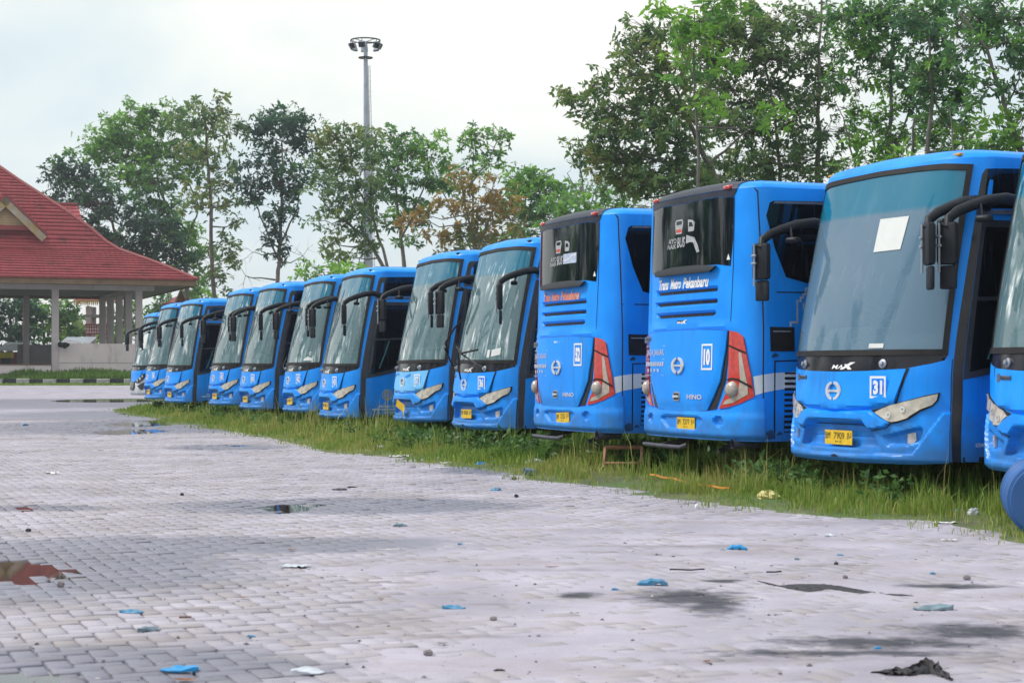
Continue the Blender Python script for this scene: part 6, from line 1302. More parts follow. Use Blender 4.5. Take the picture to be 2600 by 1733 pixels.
# green seen through and beside the pavilion
tree('dark tree seen under the pavilion roof at the left edge', 150, [[(20, 941, 10), (22, 800, 7)]], [(0, 790, 50, 40, .3), (50, 800, 45, 40, .4), (10, 850, 60, 40, .2), (60, 850, 40, 36, .4), (30, 770, 50, 22, .5), (80, 775, 30, 24, .6), (-30, 820, 40, 50, .2)], lf_dark, .34, 1.0, 31, clump=.8, group='trees seen under the pavilion roof')
tree('green tree with a pale trunk seen between the dark and the front column', 156, [[(115, 941, 9), (112, 840, 7), (105, 790, 4)]], [(100, 785, 40, 26, .6), (130, 800, 36, 30, .55), (95, 825, 40, 34, .6), (125, 850, 40, 34, .55), (165, 790, 30, 26, .4), (175, 815, 26, 22, .4), (165, 830, 24, 26, .4), (150, 765, 50, 16, .4)], lf_green, .34, .9, 32, clump=.8, group='trees seen under the pavilion roof')
tree('low bushy tree above the rusty iron roof', 170, [[(200, 941, 8), (200, 860, 6)]], [(185, 835, 36, 22, .6), (215, 830, 36, 26, .5), (165, 850, 30, 18, .75), (205, 848, 50, 18, .6)], lf_olive, .36, 1.1, 33, clump=.8, group='trees seen under the pavilion roof')
tree('bushy green tree behind the pavilion corner columns', 160, [[(320, 941, 9), (320, 850, 6)]], [(300, 800, 26, 30, .55), (325, 790, 36, 30, .5), (300, 845, 36, 28, .7), (335, 840, 30, 34, .65), (290, 860, 40, 24, .7)], lf_green, .34, 1.0, 34, clump=.8, group='trees seen under the pavilion roof')
tree('dense bush below the eave beside the small house', 152, [[(400, 941, 9), (402, 800, 6)]], [(400, 770, 26, 26, .35), (392, 800, 36, 30, .3), (420, 760, 24, 26, .35), (420, 800, 40, 30, .3), (375, 830, 30, 30, .35), (500, 735, 24, 22, .8), (505, 760, 30, 24, .7)], lf_green, .32, 1.1, 35, clump=.75, group='trees seen under the pavilion roof')

# ------------------------------------------------------------------ the buses
BUS = [  # number, X, Y, yaw, dz, label
    ('31', 2.94, 16.44, 23.9, .0, 'blue coach with number 31 on its nose and a white paper sheet in its windscreen'),
    ('', 4.19, 14.0, 25.0, .0, 'blue coach cut off by the right edge of the photo, nearest of the row'),
    ('36', -.685, 26.52, 20.7, -.026, 'blue coach numbered 36 with loose wipers lifted off its windscreen'),
    ('57', -1.764, 29.7, 20.9, -.013, 'blue coach numbered 57 with a pale faded nose and a crooked yellow plate'),
    ('43', -3.462, 33.64, 18.6, -.053, 'blue coach numbered 43 showing its dark door and round emblem'),
    ('42', -4.521, 36.77, 20.9, -.019, 'blue coach numbered 42 beside the one numbered 43'),
    ('18', -5.859, 39.78, 21.3, -.022, 'blue coach numbered 18 between numbers 45 and 42'),
    ('45', -7.061, 42.96, 22.8, .0, 'blue coach numbered 45 standing between the unnumbered coach and number 18'),
    ('', -9.199, 48.62, 23.6, -.033, 'blue coach with no number on its nose, between numbers 38 and 45'),
    ('38', -10.514, 52.36, 22.5, -.003, 'blue coach numbered 38, last of the all-blue coaches far left'),
]
proto = front_bus('parked_coach')
index_children()
GRP = 'blue coaches parked in a row facing the yard'
SKIP_ALL = ()
roots = []
for i, (num, x, y, yaw, dz, lab) in enumerate(BUS):
    o = proto if i == 0 else copy_tree(proto)
    o.location = (x, y, dz); o.rotation_euler = (R((0, .2, -.25, .3, 0, -.2, .15, -.3, .25, -.1)[i]), R((0, .2, .3, -.35, .2, -.25, .35, -.2, .3, -.3)[i]), R(yaw - 90)); tag(o, lab, 'bus', GRP); roots.append(o)
PL = {0: ((('BM', -.48, -.30), ('7909', -.16, .22), ('JU', .31, .47)), '04 15', 0, None)}
for i, (num, x, y, yaw, dz, lab) in enumerate(BUS):
    o = roots[i]; S = FRONT
    if num: number_sticker(o, S, num, .60, 1.055, .18, .195, .034)
    if i == 0: plate(o, S, .055, .600, .42, .128, *PL[0][:3], off=-.018)
    elif i == 3: plate(o, S, .08, .605, .42, .125, (('BM', -.46, -.28), ('JU', .28, .46)), None, R(-24), off=.012, bend=.16, bars=[(-.16, -.13, -.1, .36), (-.06, -.03, -.1, .36), (.04, .07, -.1, .36), (.13, .16, -.1, .36)])
    else: plate(o, S, .05 + .01 * (i % 3), .600, .42, .128, (('BM', -.46, -.29), ('JU', .30, .46)), None, R((0, 2, 1, 0, -1, 3, 1, 0, -2, 1)[i]), off=-.016, bars=[(-.17 + .1 * k, -.12 + .1 * k, -.08, .36) for k in range(4)])
def stick_on(o, poly, m, name, off=.008, h=.08): return part(name, FRONT, poly, m, o, h=h, off=off)
stick_on(roots[0], [(.21, 2.267), (.58, 2.274), (.60, 2.570), (.19, 2.570)], paper, 'paper_sheet')
stick_on(roots[0], [(.42, 1.40), (.60, 1.40), (.60, 1.44), (.42, 1.44)], paper, 'windscreen_sticker')
stick_on(roots[2], [(.62, 1.42), (.69, 1.42), (.69, 1.53), (.62, 1.53)], paper, 'windscreen_sticker'); stick_on(roots[2], [(.73, 1.43), (.93, 1.46), (.93, 1.56), (.73, 1.53)], paper, 'windscreen_sticker')
stick_on(roots[5], [(.70, 1.42), (1.0, 1.42), (1.0, 1.46), (.84, 1.50), (.70, 1.45)], paper, 'windscreen_sticker'); 
ring_on(MB(), FRONT, .90, 1.56, .035, .024, 20, .008).build('windscreen_sticker', whiteprint, roots[5])
stick_on(roots[9], [(.02, 1.42), (.25, 1.50), (.50, 1.58), (.45, 1.60), (.0, 1.46)], paper, 'windscreen_sticker')
# the faded nose and lip of number 57
for k in CH_after if False else [c for c in bpy.data.objects if c.parent == roots[3]]:
    if k.name.split('.')[0] == 'hood': k.data = k.data.copy(); k.data.materials[0] = paleblue; k['label'] = 'faded pale blue hood'
part('bumper_lip', FRONT, [(s * 1.0, z) for s, z in LIP], paleblue, roots[3], h=.03, off=.036, thick=.03)['label'] = 'faded pale blue bumper lip'
for pl in ([(-.50, 1.165), (-.30, 1.185), (-.25, 1.165), (-.35, 1.140)], [(.10, 1.12), (.22, 1.15), (.34, 1.165), (.30, 1.13), (.20, 1.115), (.14, 1.095)]): part('paint_patch', FRONT, pl, blue, roots[3], h=.05, off=.014)
# wipers of number 36
def wiper(o, pts, w=.012):
    m = MB(); P_ = [Vector(FRONT.at(np.array([s]), np.array([z]), np.array([f]))[0]) for s, z, f in pts]; m.tube(P_, w, 6); return m
wa = wiper(roots[2], [(-.72, 1.25, .03), (-.70, 1.34, .10), (-.62, 1.52, .24)]).build('wiper_arm', plastic, roots[2]); wiper(roots[2], [(-.70, 1.46, .16), (-.50, 1.58, .26), (-.10, 1.78, .28), (.10, 1.90, .27)], .014).build('wiper_blade', rubber, wa)
wa = wiper(roots[2], [(.62, 1.27, .03), (.50, 1.31, .08), (.08, 1.46, .20)]).build('wiper_arm', plastic, roots[2]); m = wiper(roots[2], [(.0, 1.53, .22), (.20, 1.44, .20), (.60, 1.50, .16)], .014); m.v += []; m.build('wiper_blade', rubber, wa); wiper(roots[2], [(.10, 1.44, .2), (.02, 1.22, .12), (-.02, 1.10, .07)], .013).build('wiper_link', rubber, wa)
wa = wiper(roots[5], [(-.72, 1.25, .03), (-.82, 1.32, .07), (-1.0, 1.50, .06)]).build('wiper_arm', plastic, roots[5])

b10 = rear_bus('parked_coach', '10', 1.34, None, '', (('BM', -.47, -.29), ('7277', -.16, .22), ('JU', .31, .46)), 0.0); b10.location = (1.786, 18.963, 0); b10.rotation_euler = (0, 0, R(21.69 - 90))
tag(b10, 'blue coach parked tail outward with number 10 and white lettering', 'bus', 'blue coaches parked tail outward')
b52 = rear_bus('parked_coach', '52', 1.405, redprint, '', (('BM', -.47, -.29), ('7252', -.16, .22), ('JU', .31, .46)), R(3)); b52.location = (.586, 21.863, -.015); b52.rotation_euler = (0, 0, R(20.79 - 90))
tag(b52, 'blue coach parked tail outward with number 52 and red and white lettering', 'bus', 'blue coaches parked tail outward')
wb = front_bus('parked_coach', 'white'); wb.location = (-12.75, 61.0, .0); wb.rotation_euler = (0, 0, R(22.5 - 90))
tag(wb, 'blue and white coach with a dark grille, farthest of the row', 'bus')
stick_on(wb, [(.25, 1.45), (.5, 1.45), (.5, 1.72), (.25, 1.72)], paper, 'windscreen_sticker')
stick_on(wb, [(.30, 1.9), (.8, 1.95), (.8, 2.45), (.32, 2.40)], paper, 'windscreen_sticker')

# ------------------------------------------------------------------ drum and litter
drum_m = paint('drum_blue', (0.003, 0.13, 0.52), .6)
dc = GR(2686, 1378); s = dc.y / FOC; rad = 101 * s
dr = tag(empty('oil_drum', dc), 'blue steel drum lying on its side at the right edge of the grass', 'drum')
ax = Matrix.Rotation(R(-12), 3, 'Z') @ Matrix.Rotation(R(90), 3, 'X')
prof = [(.001, -.02), (rad - .025, -.02), (rad - .02, 0), (rad, .005), (rad, .03), (rad - .012, .035), (rad - .012, .28), (rad + .004, .30), (rad - .012, .32), (rad - .012, .56), (rad + .004, .58), (rad - .012, .60), (rad - .012, .85), (rad, .86), (rad, .88), (.001, .87)]
flipm = Matrix.Rotation(PI, 3, 'X')
MB().lathe([(r_, -z) for r_, z in prof][::-1], 48, Vector((0, .25, rad)), ax).build('barrel', drum_m, dr, smooth=40)
MB().lathe([(.001, .02), (.028, .02), (.03, 0)], 14, Vector((-.10, .225, rad + .11)), Matrix.Rotation(R(90), 3, 'X')).build('bung', drum_m, dr, smooth=40)

lit_blue = mat('litter_blue', (0.035, 0.21, 0.40), 0.45, vscale=22, var=0.35, dirt=((0.16, 0.20, 0.24), 0.5, .8), dscale=(14, 14, 14))
lit_bright = mat('litter_bright_blue', (0.015, 0.26, 0.58), 0.4, vscale=22, var=0.2, dirt=((0.10, 0.2, 0.3), 0.58, .6), dscale=(14, 14, 14))
lit_grey = mat('litter_grey_blue', (0.15, 0.22, 0.27), 0.5, vscale=22, var=0.3, dirt=((0.30, 0.32, 0.36), 0.55, .6), dscale=(14, 14, 14))
lit_dark = mat('litter_dark', (0.035, 0.033, 0.040), 0.8, vscale=18, var=0.4, bump=.5)
lit_pale = mat('litter_pale', (0.50, 0.53, 0.60), 0.4, vscale=18, var=0.15)
lit_white = mat('litter_white', (0.68, 0.68, 0.68), 0.55, vscale=18, var=0.12)
lit_yellow = mat('litter_yellow', (0.58, 0.50, 0.20), 0.5, vscale=14, var=0.2)
lit_orange = mat('litter_orange', (0.62, 0.26, 0.05), 0.5, vscale=14, var=0.2)
lit_brown = mat('dead_leaf', (0.20, 0.095, 0.06), 0.8, vscale=30, var=0.4)
lit_stone = mat('stone_chip', (0.20, 0.18, 0.19), 0.9, vscale=30, var=0.4)
wood = mat('old_wood', (0.30, 0.15, 0.085), 0.8, vscale=9, var=0.3, bump=.3)
def gz(p): return float(dip(np.array(p.x), np.array(p.y))) + .001
def litter(name, kind, u, v, wpx, m, label, cat, asp=.4, h=.18, rz=None, seed=0, z=None):
    """one piece of rubbish lying on the ground at a photo pixel, wpx photo pixels long"""
    r = random.Random(seed * 31 + int(u)); p = GR(u, v); L_ = wpx * p.y / FOC; mb = MB(); a = rz if rz is not None else r.uniform(-.5, .5)
    p.z = gz(p) if z is None else z; dpt = max(L_ * asp, .012)
    if kind == 'shard':       # crushed plastic: a bent, thin-walled shell with a rim
        n, k = 22, 4; top = []
        ph = [r.uniform(0, 6) for _ in range(3)]
        for j in range(k + 1):
            f = 1 - j / k
            for i in range(n):
                q = 2 * PI * i / n; rr = f * (1 + .10 * math.sin(2 * q + ph[0]) + .06 * math.sin(3 * q + ph[1]) + .03 * math.sin(7 * q + ph[2]))
                x = math.cos(q) * rr * L_ / 2; y = math.sin(q) * rr * dpt / 2
                zz = L_ * h * ((1 - f * f) * .45 + .30 * math.sin(x / L_ * 4 + ph[1]) * f + .10 * math.sin(x / L_ * 17 + ph[2])) + .35 * L_ * h
                top.append((x, y, max(.004, zz)))
        F_ = [(j * n + i, j * n + (i + 1) % n, (j + 1) * n + (i + 1) % n, (j + 1) * n + i) for j in range(k) for i in range(n)]
        rim = [(x * .97, y * .97, 0.0 if i % 3 else max(0, z_ - .012)) for i, (x, y, z_) in enumerate(top[:n])]
        b = len(top); mb.add(top + rim, F_ + [(b + i, b + (i + 1) % n, (i + 1) % n, i) for i in range(n)])
    elif kind == 'leaf':
        n = 9; V = []
        for i in range(n):
            t = i / (n - 1); w = math.sin(PI * min(1, t * 1.02)) ** .8 * dpt / 2; x = (t - .5) * L_; c = h * L_ * (.5 + 1.2 * (t - .5) ** 2 * 2); V += [(x, -w, c + .02 * L_ * math.sin(5 * t)), (x, 0, c - .10 * w), (x, w, c + .25 * w)]
        mb.add(V, [(3 * i + k, 3 * i + 3 + k, 3 * i + 4 + k, 3 * i + 1 + k) for i in range(n - 1) for k in range(2)])
    elif kind == 'stick':
        pts = [Vector(((t - .5) * L_, math.sin(t * 4 + u) * L_ * .05, .012 + .03 * L_ * abs(math.sin(t * 3 + u)))) for t in np.linspace(0, 1, 9)]; mb.tube(pts, [max(.005, L_ * asp * .5 * (1 - .5 * abs(t - .4))) for t in np.linspace(0, 1, 9)], 6)
    elif kind == 'bag':       # crumpled film
        n, k = 26, 12; V = []; rs = np.random.default_rng(int(u)); N1 = rs.random((40, 40))
        for j in range(k + 1):
            for i in range(n):
                q = 2 * PI * i / n; th_ = PI * j / k; cr = 1 + .38 * (N1[(i // 2) % 40, j] - .5) + .25 * (N1[i % 40, (j * 3) % 40] - .5)
                V.append((math.cos(q) * math.sin(th_) * cr * L_ / 2, math.sin(q) * math.sin(th_) * cr * dpt / 2, max(.0, (math.cos(th_) * cr * .5 + .42) * L_ * h)))
        V += []
        for i in range(0, n): V[i] = V[0]; V[k * n + i] = V[k * n]
        mb.add(V, [(j * n + i, j * n + (i + 1) % n, (j + 1) * n + (i + 1) % n, (j + 1) * n + i) for j in range(k) for i in range(n)][::1])
    elif kind == 'sheet':
        n, k = 12, 6; rs = np.random.default_rng(int(u)); V = [((i / n - .5) * L_ + rs.normal(0, .02) * L_, (j / k - .5) * dpt + rs.normal(0, .03) * dpt, .006 + abs(h * L_ * (math.sin(i * 1.1 + u) * .4 + math.sin(j * 2.3 + i * .5) * .4 + rs.normal(0, .15)))) for j in range(k + 1) for i in range(n + 1)]
        mb.add(V, [(j * (n + 1) + i, j * (n + 1) + i + 1, (j + 1) * (n + 1) + i + 1, (j + 1) * (n + 1) + i) for j in range(k) for i in range(n)])
    elif kind == 'stone':
        bm = bmesh.new(); bmesh.ops.create_icosphere(bm, subdivisions=2, radius=.5)
        for q in bm.verts: q.co = Vector((q.co.x * L_, q.co.y * dpt, max(0, q.co.z + .3) * L_ * h * 2)) * (1 + r.uniform(-.12, .12))
        bm.verts.index_update(); mb.add([q.co.copy() for q in bm.verts], [[w.index for w in f.verts] for f in bm.faces]); bm.free()
    elif kind == 'bottle':
        rr = L_ * asp * .5; rot = Matrix.Rotation(PI / 2, 3, 'Y'); mb.lathe([(.001, -.5 * L_), (rr * .8, -.5 * L_), (rr, -.46 * L_), (rr, -.30 * L_), (rr * .88, -.26 * L_), (rr, -.22 * L_), (rr, .16 * L_), (rr * .85, .26 * L_), (rr * .36, .38 * L_), (rr * .36, .5 * L_), (.001, .5 * L_)], 18, (0, 0, rr * .95), rot)
    elif kind == 'cup':
        rr = L_ * .33; rot = Matrix.Rotation(PI / 2 + .1, 3, 'Y'); mb.lathe([(rr * .2, -.34 * L_), (rr * .93, -.36 * L_), (rr, -.5 * L_), (rr * 1.04, -.5 * L_), (rr * 1.04, -.46 * L_), (rr * .98, -.44 * L_), (rr * .92, .42 * L_), (rr * .84, .5 * L_), (.001, .5 * L_)], 24, (0, 0, rr), rot)
    o = mb.build(name, m, smooth=35 if kind in ('shard', 'bag', 'bottle', 'cup', 'stone') else 60)
    o.location = p; o.rotation_euler = (0, 0, a); return tag(o, label, cat)
BL = 'scraps of blue plastic on the paving'
for a in [
    ('plastic_scrap', 'shard', 335, 1556, 58, lit_blue, 'oval blue plastic scrap on the clean blocks, upper of the two at left', 'scrap', .55, .22, -.2),
    ('plastic_scrap', 'shard', 379, 1601, 68, lit_grey, 'narrow dark blue-grey sliver lying askew on the blocks at left', 'scrap', .38, .22, .75),
    ('plastic_scrap', 'shard', 456, 1702, 112, lit_bright, 'long bright blue plastic strip at the bottom left', 'scrap', .34, .16, -.05),
    ('plastic_scrap', 'shard', 638, 1616, 24, lit_blue, 'little blue chip between the bright strip and the pale sheet', 'scrap', .5, .25, 0),
    ('plastic_scrap', 'shard', 1015, 1335, 35, lit_grey, 'grey-blue oval scrap right of the middle puddle', 'scrap', .6, .25, 0),
    ('plastic_scrap', 'shard', 1153, 1545, 58, lit_blue, 'blue folded scrap in the lower middle of the dusty paving', 'scrap', .55, .22, -.25),
    ('plastic_scrap', 'shard', 1258, 1245, 27, lit_blue, 'small blue scrap below the fallen white cup', 'scrap', .7, .3, .15),
    ('plastic_scrap', 'shard', 1169, 1383, 15, lit_blue, 'tiny blue crumb in the centre of the paving', 'scrap', .7, .4, 0),
    ('plastic_scrap', 'shard', 1655, 1484, 76, lit_blue, 'long blue scrap beside the dark oil stain', 'scrap', .42, .24, .02),
    ('plastic_scrap', 'shard', 1562, 1498, 18, lit_blue, 'small blue chip left of the oil stain', 'scrap', .6, .4, 0),
    ('plastic_scrap', 'shard', 1870, 1395, 50, lit_bright, 'bright blue scrap on the dusty paving below the yellow bag', 'scrap', .55, .3, -.2),
    ('plastic_scrap', 'shard', 1835, 1396, 14, lit_grey, 'tiny grey-blue chip touching the bright blue scrap below the yellow bag', 'scrap', .7, .4, 0),
    ('plastic_scrap', 'shard', 2026, 1421, 17, lit_grey, 'grey-blue pebble-like chip right of the bright blue scrap', 'scrap', .7, .4, 0),
    ('plastic_scrap', 'shard', 2134, 1410, 15, lit_blue, 'small blue chip below bus 31 on the dusty paving', 'scrap', .7, .4, 0),
    ('plastic_scrap', 'shard', 2368, 1457, 16, lit_blue, 'small blue chip above the grey flattened bottle', 'scrap', .7, .4, 0),
    ('plastic_scrap', 'shard', 2230, 1647, 20, lit_bright, 'small bright blue chip at the lower right above the crumpled cloth', 'scrap', .6, .4, 0),
    ('blue_lid', 'shard', 65, 1080, 16, lit_blue, 'far small blue lid at the left', 'lid', .6, .4, 0),
    ('flat_bottle', 'shard', 2373, 1548, 96, lit_grey, 'grey flattened plastic bottle at the lower right', 'bottle', .36, .2, -.05),
    ('plastic_cup', 'shard', 781, 1706, 82, lit_pale, 'flattened clear plastic cup at the bottom edge', 'cup', .9, .16, -.4),
    ('cup_lid', 'shard', 2107, 1360, 30, lit_pale, 'small clear cup lid on the paving below bus 31', 'lid', .8, .3, 0),
    ('plastic_sheet', 'sheet', 748, 1439, 66, lit_pale, 'pale blue plastic sheet lying left of centre', 'sheet', .8, .08, -.2),
    ('paper_scrap', 'sheet', 131, 1203, 36, lit_white, 'white crumpled paper on the far left paving', 'paper', .6, .16, 0),
    ('rubber_ring', 'shard', 863, 1243, 40, lit_dark, 'dark flat rubber ring above the middle puddle', 'ring', .7, .14, 0),
    ('rubber_ring', 'shard', 893, 1237, 26, lit_dark, 'smaller dark ring touching the rubber ring above the middle puddle', 'ring', .7, .14, 0),
    ('dark_lid', 'shard', 1267, 1702, 28, lit_dark, 'dark oval lid at the bottom centre', 'lid', .6, .2, 0),
    ('wet_clod', 'stone', 154, 1487, 20, lit_stone, 'stone chip standing at the edge of the red puddle', 'stone', .8, .5, 0),
    ('dead_leaf', 'leaf', 467, 1729, 66, lit_brown, 'curled brown leaf under the bright blue strip', 'leaf', .4, .12, 0),
    ('dead_leaf', 'leaf', 617, 1518, 24, lit_brown, 'reddish leaf left of centre on the dusty paving', 'leaf', .5, .15, -.2),
    ('dead_leaf', 'leaf', 741, 1398, 24, lit_brown, 'brown leaf just above the pale plastic sheet', 'leaf', .6, .18, .2),
    ('dead_leaf', 'leaf', 1123, 1636, 30, lit_stone, 'dull grey-brown leaf below the folded blue scrap', 'leaf', .55, .2, 0),
    ('dead_leaf', 'leaf', 1794, 1682, 22, lit_brown, 'upright reddish leaf at the lower right centre', 'leaf', .8, .3, .4),
    ('dead_leaf', 'leaf', 1068, 1269, 26, lit_stone, 'grey leaf at the end of the damp patch', 'leaf', .6, .18, 0),
    ('dead_leaf', 'leaf', 967, 1521, 20, lit_brown, 'small brown leaf left of the folded blue scrap', 'leaf', .5, .18, 0),
    ('dead_leaf', 'leaf', 1400, 1440, 38, lit_brown, 'thin reddish twig leaf in the middle of the dusty paving', 'leaf', .2, .1, .05),
    ('dead_leaf', 'leaf', 1528, 1492, 14, lit_brown, 'tiny brown leaf left of the oil stain', 'leaf', .6, .3, 0),
    ('dead_leaf', 'leaf', 876, 1614, 22, lit_stone, 'grey leaf low in the centre left', 'leaf', .4, .14, 0),
    ('dead_leaf', 'leaf', 1895, 1458, 18, lit_stone, 'olive leaf above the dark flat rag', 'leaf', .7, .25, .3),
    ('dead_leaf', 'leaf', 868, 1464, 11, lit_stone, 'tiny grey leaf right of the pale plastic sheet', 'leaf', .6, .3, 0),
    ('stick', 'stick', 985, 1400, 58, lit_white, 'pale flat stick in the middle left of the paving', 'stick', .07, .1, .03),
    ('stick', 'stick', 1965, 1457, 42, lit_dark, 'thin dark twig above the dark flat rag', 'stick', .05, .1, .25),
    ('stick', 'stick', 1745, 1452, 90, lit_dark, 'long thin dark twig right of the oil stain', 'stick', .03, .1, -.02),
    ('stick', 'stick', 470, 1573, 30, lit_brown, 'reddish twig right of the two left scraps', 'stick', .08, .1, .1),
    ('stone', 'stone', 1253, 1574, 18, lit_stone, 'small stone right of the folded blue scrap', 'stone', .8, .35, 0),
    ('stone', 'stone', 1087, 1663, 26, lit_stone, 'grey stone near the bottom centre', 'stone', .7, .35, 0),
    ('stone', 'stone', 2455, 1471, 20, lit_stone, 'dark stone right of the grey flattened bottle', 'stone', .8, .35, 0),
    ('stone', 'stone', 72, 1349, 16, lit_dark, 'dark square chip left above the red puddle', 'stone', .6, .35, 0),
    ('stone', 'stone', 462, 1258, 10, lit_dark, 'little black lump on the middle left paving', 'stone', .8, .5, 0),
    ('stone', 'stone', 2146, 1468, 14, lit_stone, 'stone above the middle of the dark flat rag', 'stone', .8, .4, 0),
    ('stone', 'stone', 2123, 1433, 12, lit_dark, 'little dark lump below the small blue chip', 'stone', .8, .4, 0),
    ('stone', 'stone', 1311, 1262, 11, lit_dark, 'small black lump below the fallen cup', 'stone', .8, .5, 0),
    ('stone', 'stone', 1305, 1218, 11, lit_dark, 'black lump at the edge of the grass left of the cup', 'stone', .8, .5, 0),
    ('stone', 'stone', 1770, 1290, 14, lit_white, 'whitish stone at the edge of the grass below the yellow bag', 'stone', .8, .5, 0),
    ('bottle', 'bottle', 968, 1142, 30, lit_pale, 'pale plastic bottle lying in the grass at left', 'bottle', .42, .3, -.35),
    ('bottle', 'bottle', 2425, 1304, 34, lit_bright, 'blue labelled bottle in the grass at the right', 'bottle', .36, .3, .05),
    ('drink_cup', 'cup', 1345, 1208, 30, lit_grey, 'grey drink cup lying on its side at the grass edge', 'cup', .5, .3, .3),
    ('plastic_bag', 'bag', 1539, 1190, 32, lit_white, 'white plastic bag in the grass beside the wooden frame', 'bag', .7, .7, .4),
    ('plastic_bag', 'bag', 1952, 1276, 58, lit_yellow, 'yellowish plastic bag at the edge of the grass', 'bag', .7, .55, -.3),
    ('plastic_bag', 'bag', 2360, 1285, 34, lit_pale, 'pinkish white bag in the grass left of the drum', 'bag', .6, .5, -.3),
    ('plastic_bag', 'bag', 2473, 1318, 34, lit_pale, 'clear crumpled bag in the grass next to the drum', 'bag', .7, .9, .2),
    ('plastic_bag', 'bag', 1221, 1184, 26, lit_blue, 'blue crumpled bag in the grass left of the cup', 'bag', .6, .5, 0),
    ('plastic_bag', 'bag', 1361, 1183, 50, lit_pale, 'clear torn bag in the grass above the cup', 'bag', .5, .4, -.1),
    ('plastic_bag', 'bag', 1118, 1168, 14, lit_pale, 'small clear bag in the grass above the white strip', 'bag', .8, .8, 0),
    ('plastic_bag', 'bag', 720, 1106, 16, lit_white, 'far white bag at the edge of the grass', 'bag', .8, .7, 0),
    ('plastic_bag', 'bag', 780, 1102, 16, lit_white, 'far white bag a little inside the grass', 'bag', .8, .8, 0),
    ('paper_strip', 'sheet', 1013, 1160, 52, lit_white, 'long white strip in the grass edge', 'strip', .3, .10, .2),
    ('paper_strip', 'sheet', 1132, 1177, 26, lit_white, 'short white strip at the grass edge', 'strip', .5, .16, .4),
    ('paper_strip', 'sheet', 1006, 1134, 26, lit_white, 'white scrap in the grass above the pale bottle', 'strip', .4, .2, .2),
    ('paper_strip', 'sheet', 1116, 1188, 24, lit_white, 'white torn paper on the paving below the short strip', 'strip', .4, .08, 0),
    ('paper_strip', 'sheet', 2400, 1329, 60, lit_white, 'white torn sheet at the grass edge near the drum', 'strip', .5, .07, 0),
    ('paper_strip', 'sheet', 2410, 1372, 40, lit_white, 'white thin strip on the paving left of the drum', 'strip', .3, .06, 0),
    ('paper_strip', 'sheet', 660, 1105, 26, lit_white, 'far white paper at the grass edge', 'strip', .5, .1, 0),
]:
    litter(*a)
# flattened rag, crumpled cloth, ribbon, wooden frame
def rag(name, label, cat, pts, m, thick, seed, n=26, dep=3.2):
    """a lump of cloth lying on the ground along a line of (u, v, half width px)"""
    rs = np.random.default_rng(seed); V, F = [], []; k = 9; wv = .5 + .9 * rs.random(len(np.arange(0, n + 8, 7)))
    P = [GR(u, v) for u, v, w in pts]; W_ = [w for u, v, w in pts]
    for i in range(n):
        t = i / (n - 1) * (len(P) - 1); j = min(int(t), len(P) - 2); f = t - j; p = P[j].lerp(P[j + 1], f); w = (W_[j] + (W_[j + 1] - W_[j]) * f) * p.y / FOC * (float(np.interp(i, np.arange(0, n + 8, 7), wv)) if dep > 5 else 1)
        for q in range(k):
            a = (q / (k - 1) - .5) * 2; hgt = thick * (1 - a * a) * (.4 + .9 * rs.random()) * min(1, w / .05); V.append((p.x + rs.normal(0, .006), p.y + a * w * dep + rs.normal(0, .012 if dep < 5 else .004), gz(p) + max(0, hgt) + .001))
    F = [(i * k + q, (i + 1) * k + q, (i + 1) * k + q + 1, i * k + q + 1) for i in range(n - 1) for q in range(k - 1)]
    m_ = MB().add(V, F); return tag(m_.build(name, m, smooth=70), label, cat)
rag('flat_rag', 'dark flattened rag with a long pointed end on the dusty paving', 'rag', [(1923, 1474, 1), (1985, 1489, 4), (2040, 1492, 12), (2100, 1488, 14), (2180, 1500, 9), (2250, 1508, 6), (2318, 1512, 1)], lit_dark, .012, 3, n=60, dep=6.5)
rag('crumpled_cloth', 'dark crumpled cloth at the bottom right', 'cloth', [(2216, 1711, 3), (2260, 1712, 8), (2310, 1710, 9), (2350, 1700, 17), (2385, 1712, 15), (2412, 1725, 4)], lit_dark, .085, 5)
m = MB(); P_ = [GR(u, v, .10) for u, v in ((1650, 1203), (1700, 1212), (1760, 1226), (1800, 1232), (1852, 1238))]
V = []
for i in range(25):
    t = i / 24 * 4; j = min(int(t), 3); p = P_[j].lerp(P_[j + 1], t - j) + Vector((0, 0, .005 * math.sin(i * 1.1))); V += [p + Vector((0, 0, -.012)), p + Vector((0, .01 * math.sin(i), .006))]
tag(m.add(V, [(2 * i, 2 * i + 2, 2 * i + 3, 2 * i + 1) for i in range(24)]).build('ribbon', lit_orange), 'orange plastic ribbon trailing through the grass below bus 10', 'ribbon')
c = GR(1582, 1206); fy = c.y; s = fy / FOC
fr = tag(empty('wooden_frame', (c.x, fy, 0)), 'broken wooden box frame standing in the grass below bus 52', 'frame')
def bar(a, b, w): MB().tube([Vector(a), Vector(b)], w, 4).build('frame_bar', wood, fr)
x0, x1 = (1533 - 1582) * s, (1632 - 1582) * s; z1 = CAMZ + (HOR - 1136) * s; z0 = CAMZ + (HOR - 1176) * s
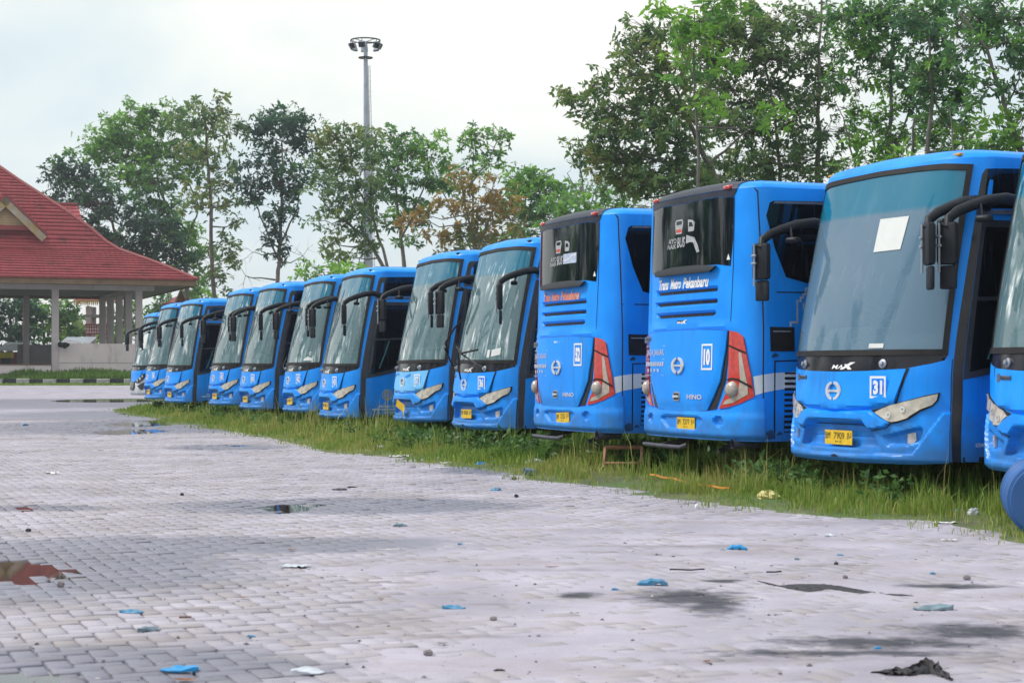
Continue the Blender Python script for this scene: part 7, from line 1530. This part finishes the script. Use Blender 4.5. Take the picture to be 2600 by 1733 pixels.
bar((x0 + .02, .12, z1), (x1, .12, z1 + .0), .022); bar((x0 - .0, 0, z0 - .05), (x0 + .03, .12, z1), .022); bar((x1 - .015, 0, z0 - .05), (x1, .12, z1), .022); bar((x0, -.01, z0), (x1, -.01, z0), .020)

index_children()
for k in CH[roots[0].name]:
    if k.name.split('.')[0] == 'roof_lamp': k.data = k.data.copy(); k.data.materials[0] = amber
    if k.name.split('.')[0] == 'windscreen': k.data = k.data.copy(); k.data.materials[0] = wscreen_sky_tinted
# trees on the far side of the yard, out of the frame to the left: the windscreens mirror them
src = [o for o in bpy.data.objects if o.parent is None and o.get('group') == 'trees standing round the bus yard'][:4]
low = [o for o in bpy.data.objects if o.parent is None and o.get('group') == 'trees seen under the pavilion roof'][2:5]
for i, (x, y, k) in enumerate([(-34, 58, 0), (-44, 72, 1), (-38, 40, 3), (-50, 52, 1), (-30, 24, 3), (-58, 88, 0)]):
    o = copy_tree(src[k % len(src)]); o.location = (x, y, 0); o.rotation_euler = (0, 0, i * 1.3); o['group'] = 'trees across the yard mirrored in the windscreens'; o['label'] = 'leafy tree on the far left side of the yard, seen mirrored in the windscreens'
for i in range(11):
    o = copy_tree(low[i % 3]); t = i / 10; o.location = (-27 - 34 * t + (i % 2) * 3, 14 + 82 * t, -.6); o.rotation_euler = (0, 0, i * 2.1); o.scale = (1.6, 1.6, 1.35); o['group'] = 'bushy trees across the yard mirrored in the windscreens'; o['label'] = 'bushy tree on the far left side of the yard, mirrored in bus glass'

# thin haze box, added to lift the shadows among the far trees
hz = bpy.data.materials.new('added_thin_haze'); hz.use_nodes = True; hz.node_tree.nodes.clear()
ho = hz.node_tree.nodes.new('ShaderNodeOutputMaterial'); hv2 = hz.node_tree.nodes.new('ShaderNodeVolumePrincipled')
hv2.inputs['Color'].default_value = (0.86, 0.90, 1.0, 1); hv2.inputs['Density'].default_value = 0.00042; hv2.inputs['Anisotropy'].default_value = 0.2
hz.node_tree.links.new(hv2.outputs[0], ho.inputs['Volume'])
MB().box((0, 650, 18), (1600, 1600, 40)).build('added_haze_box', hz)['kind'] = 'stuff'
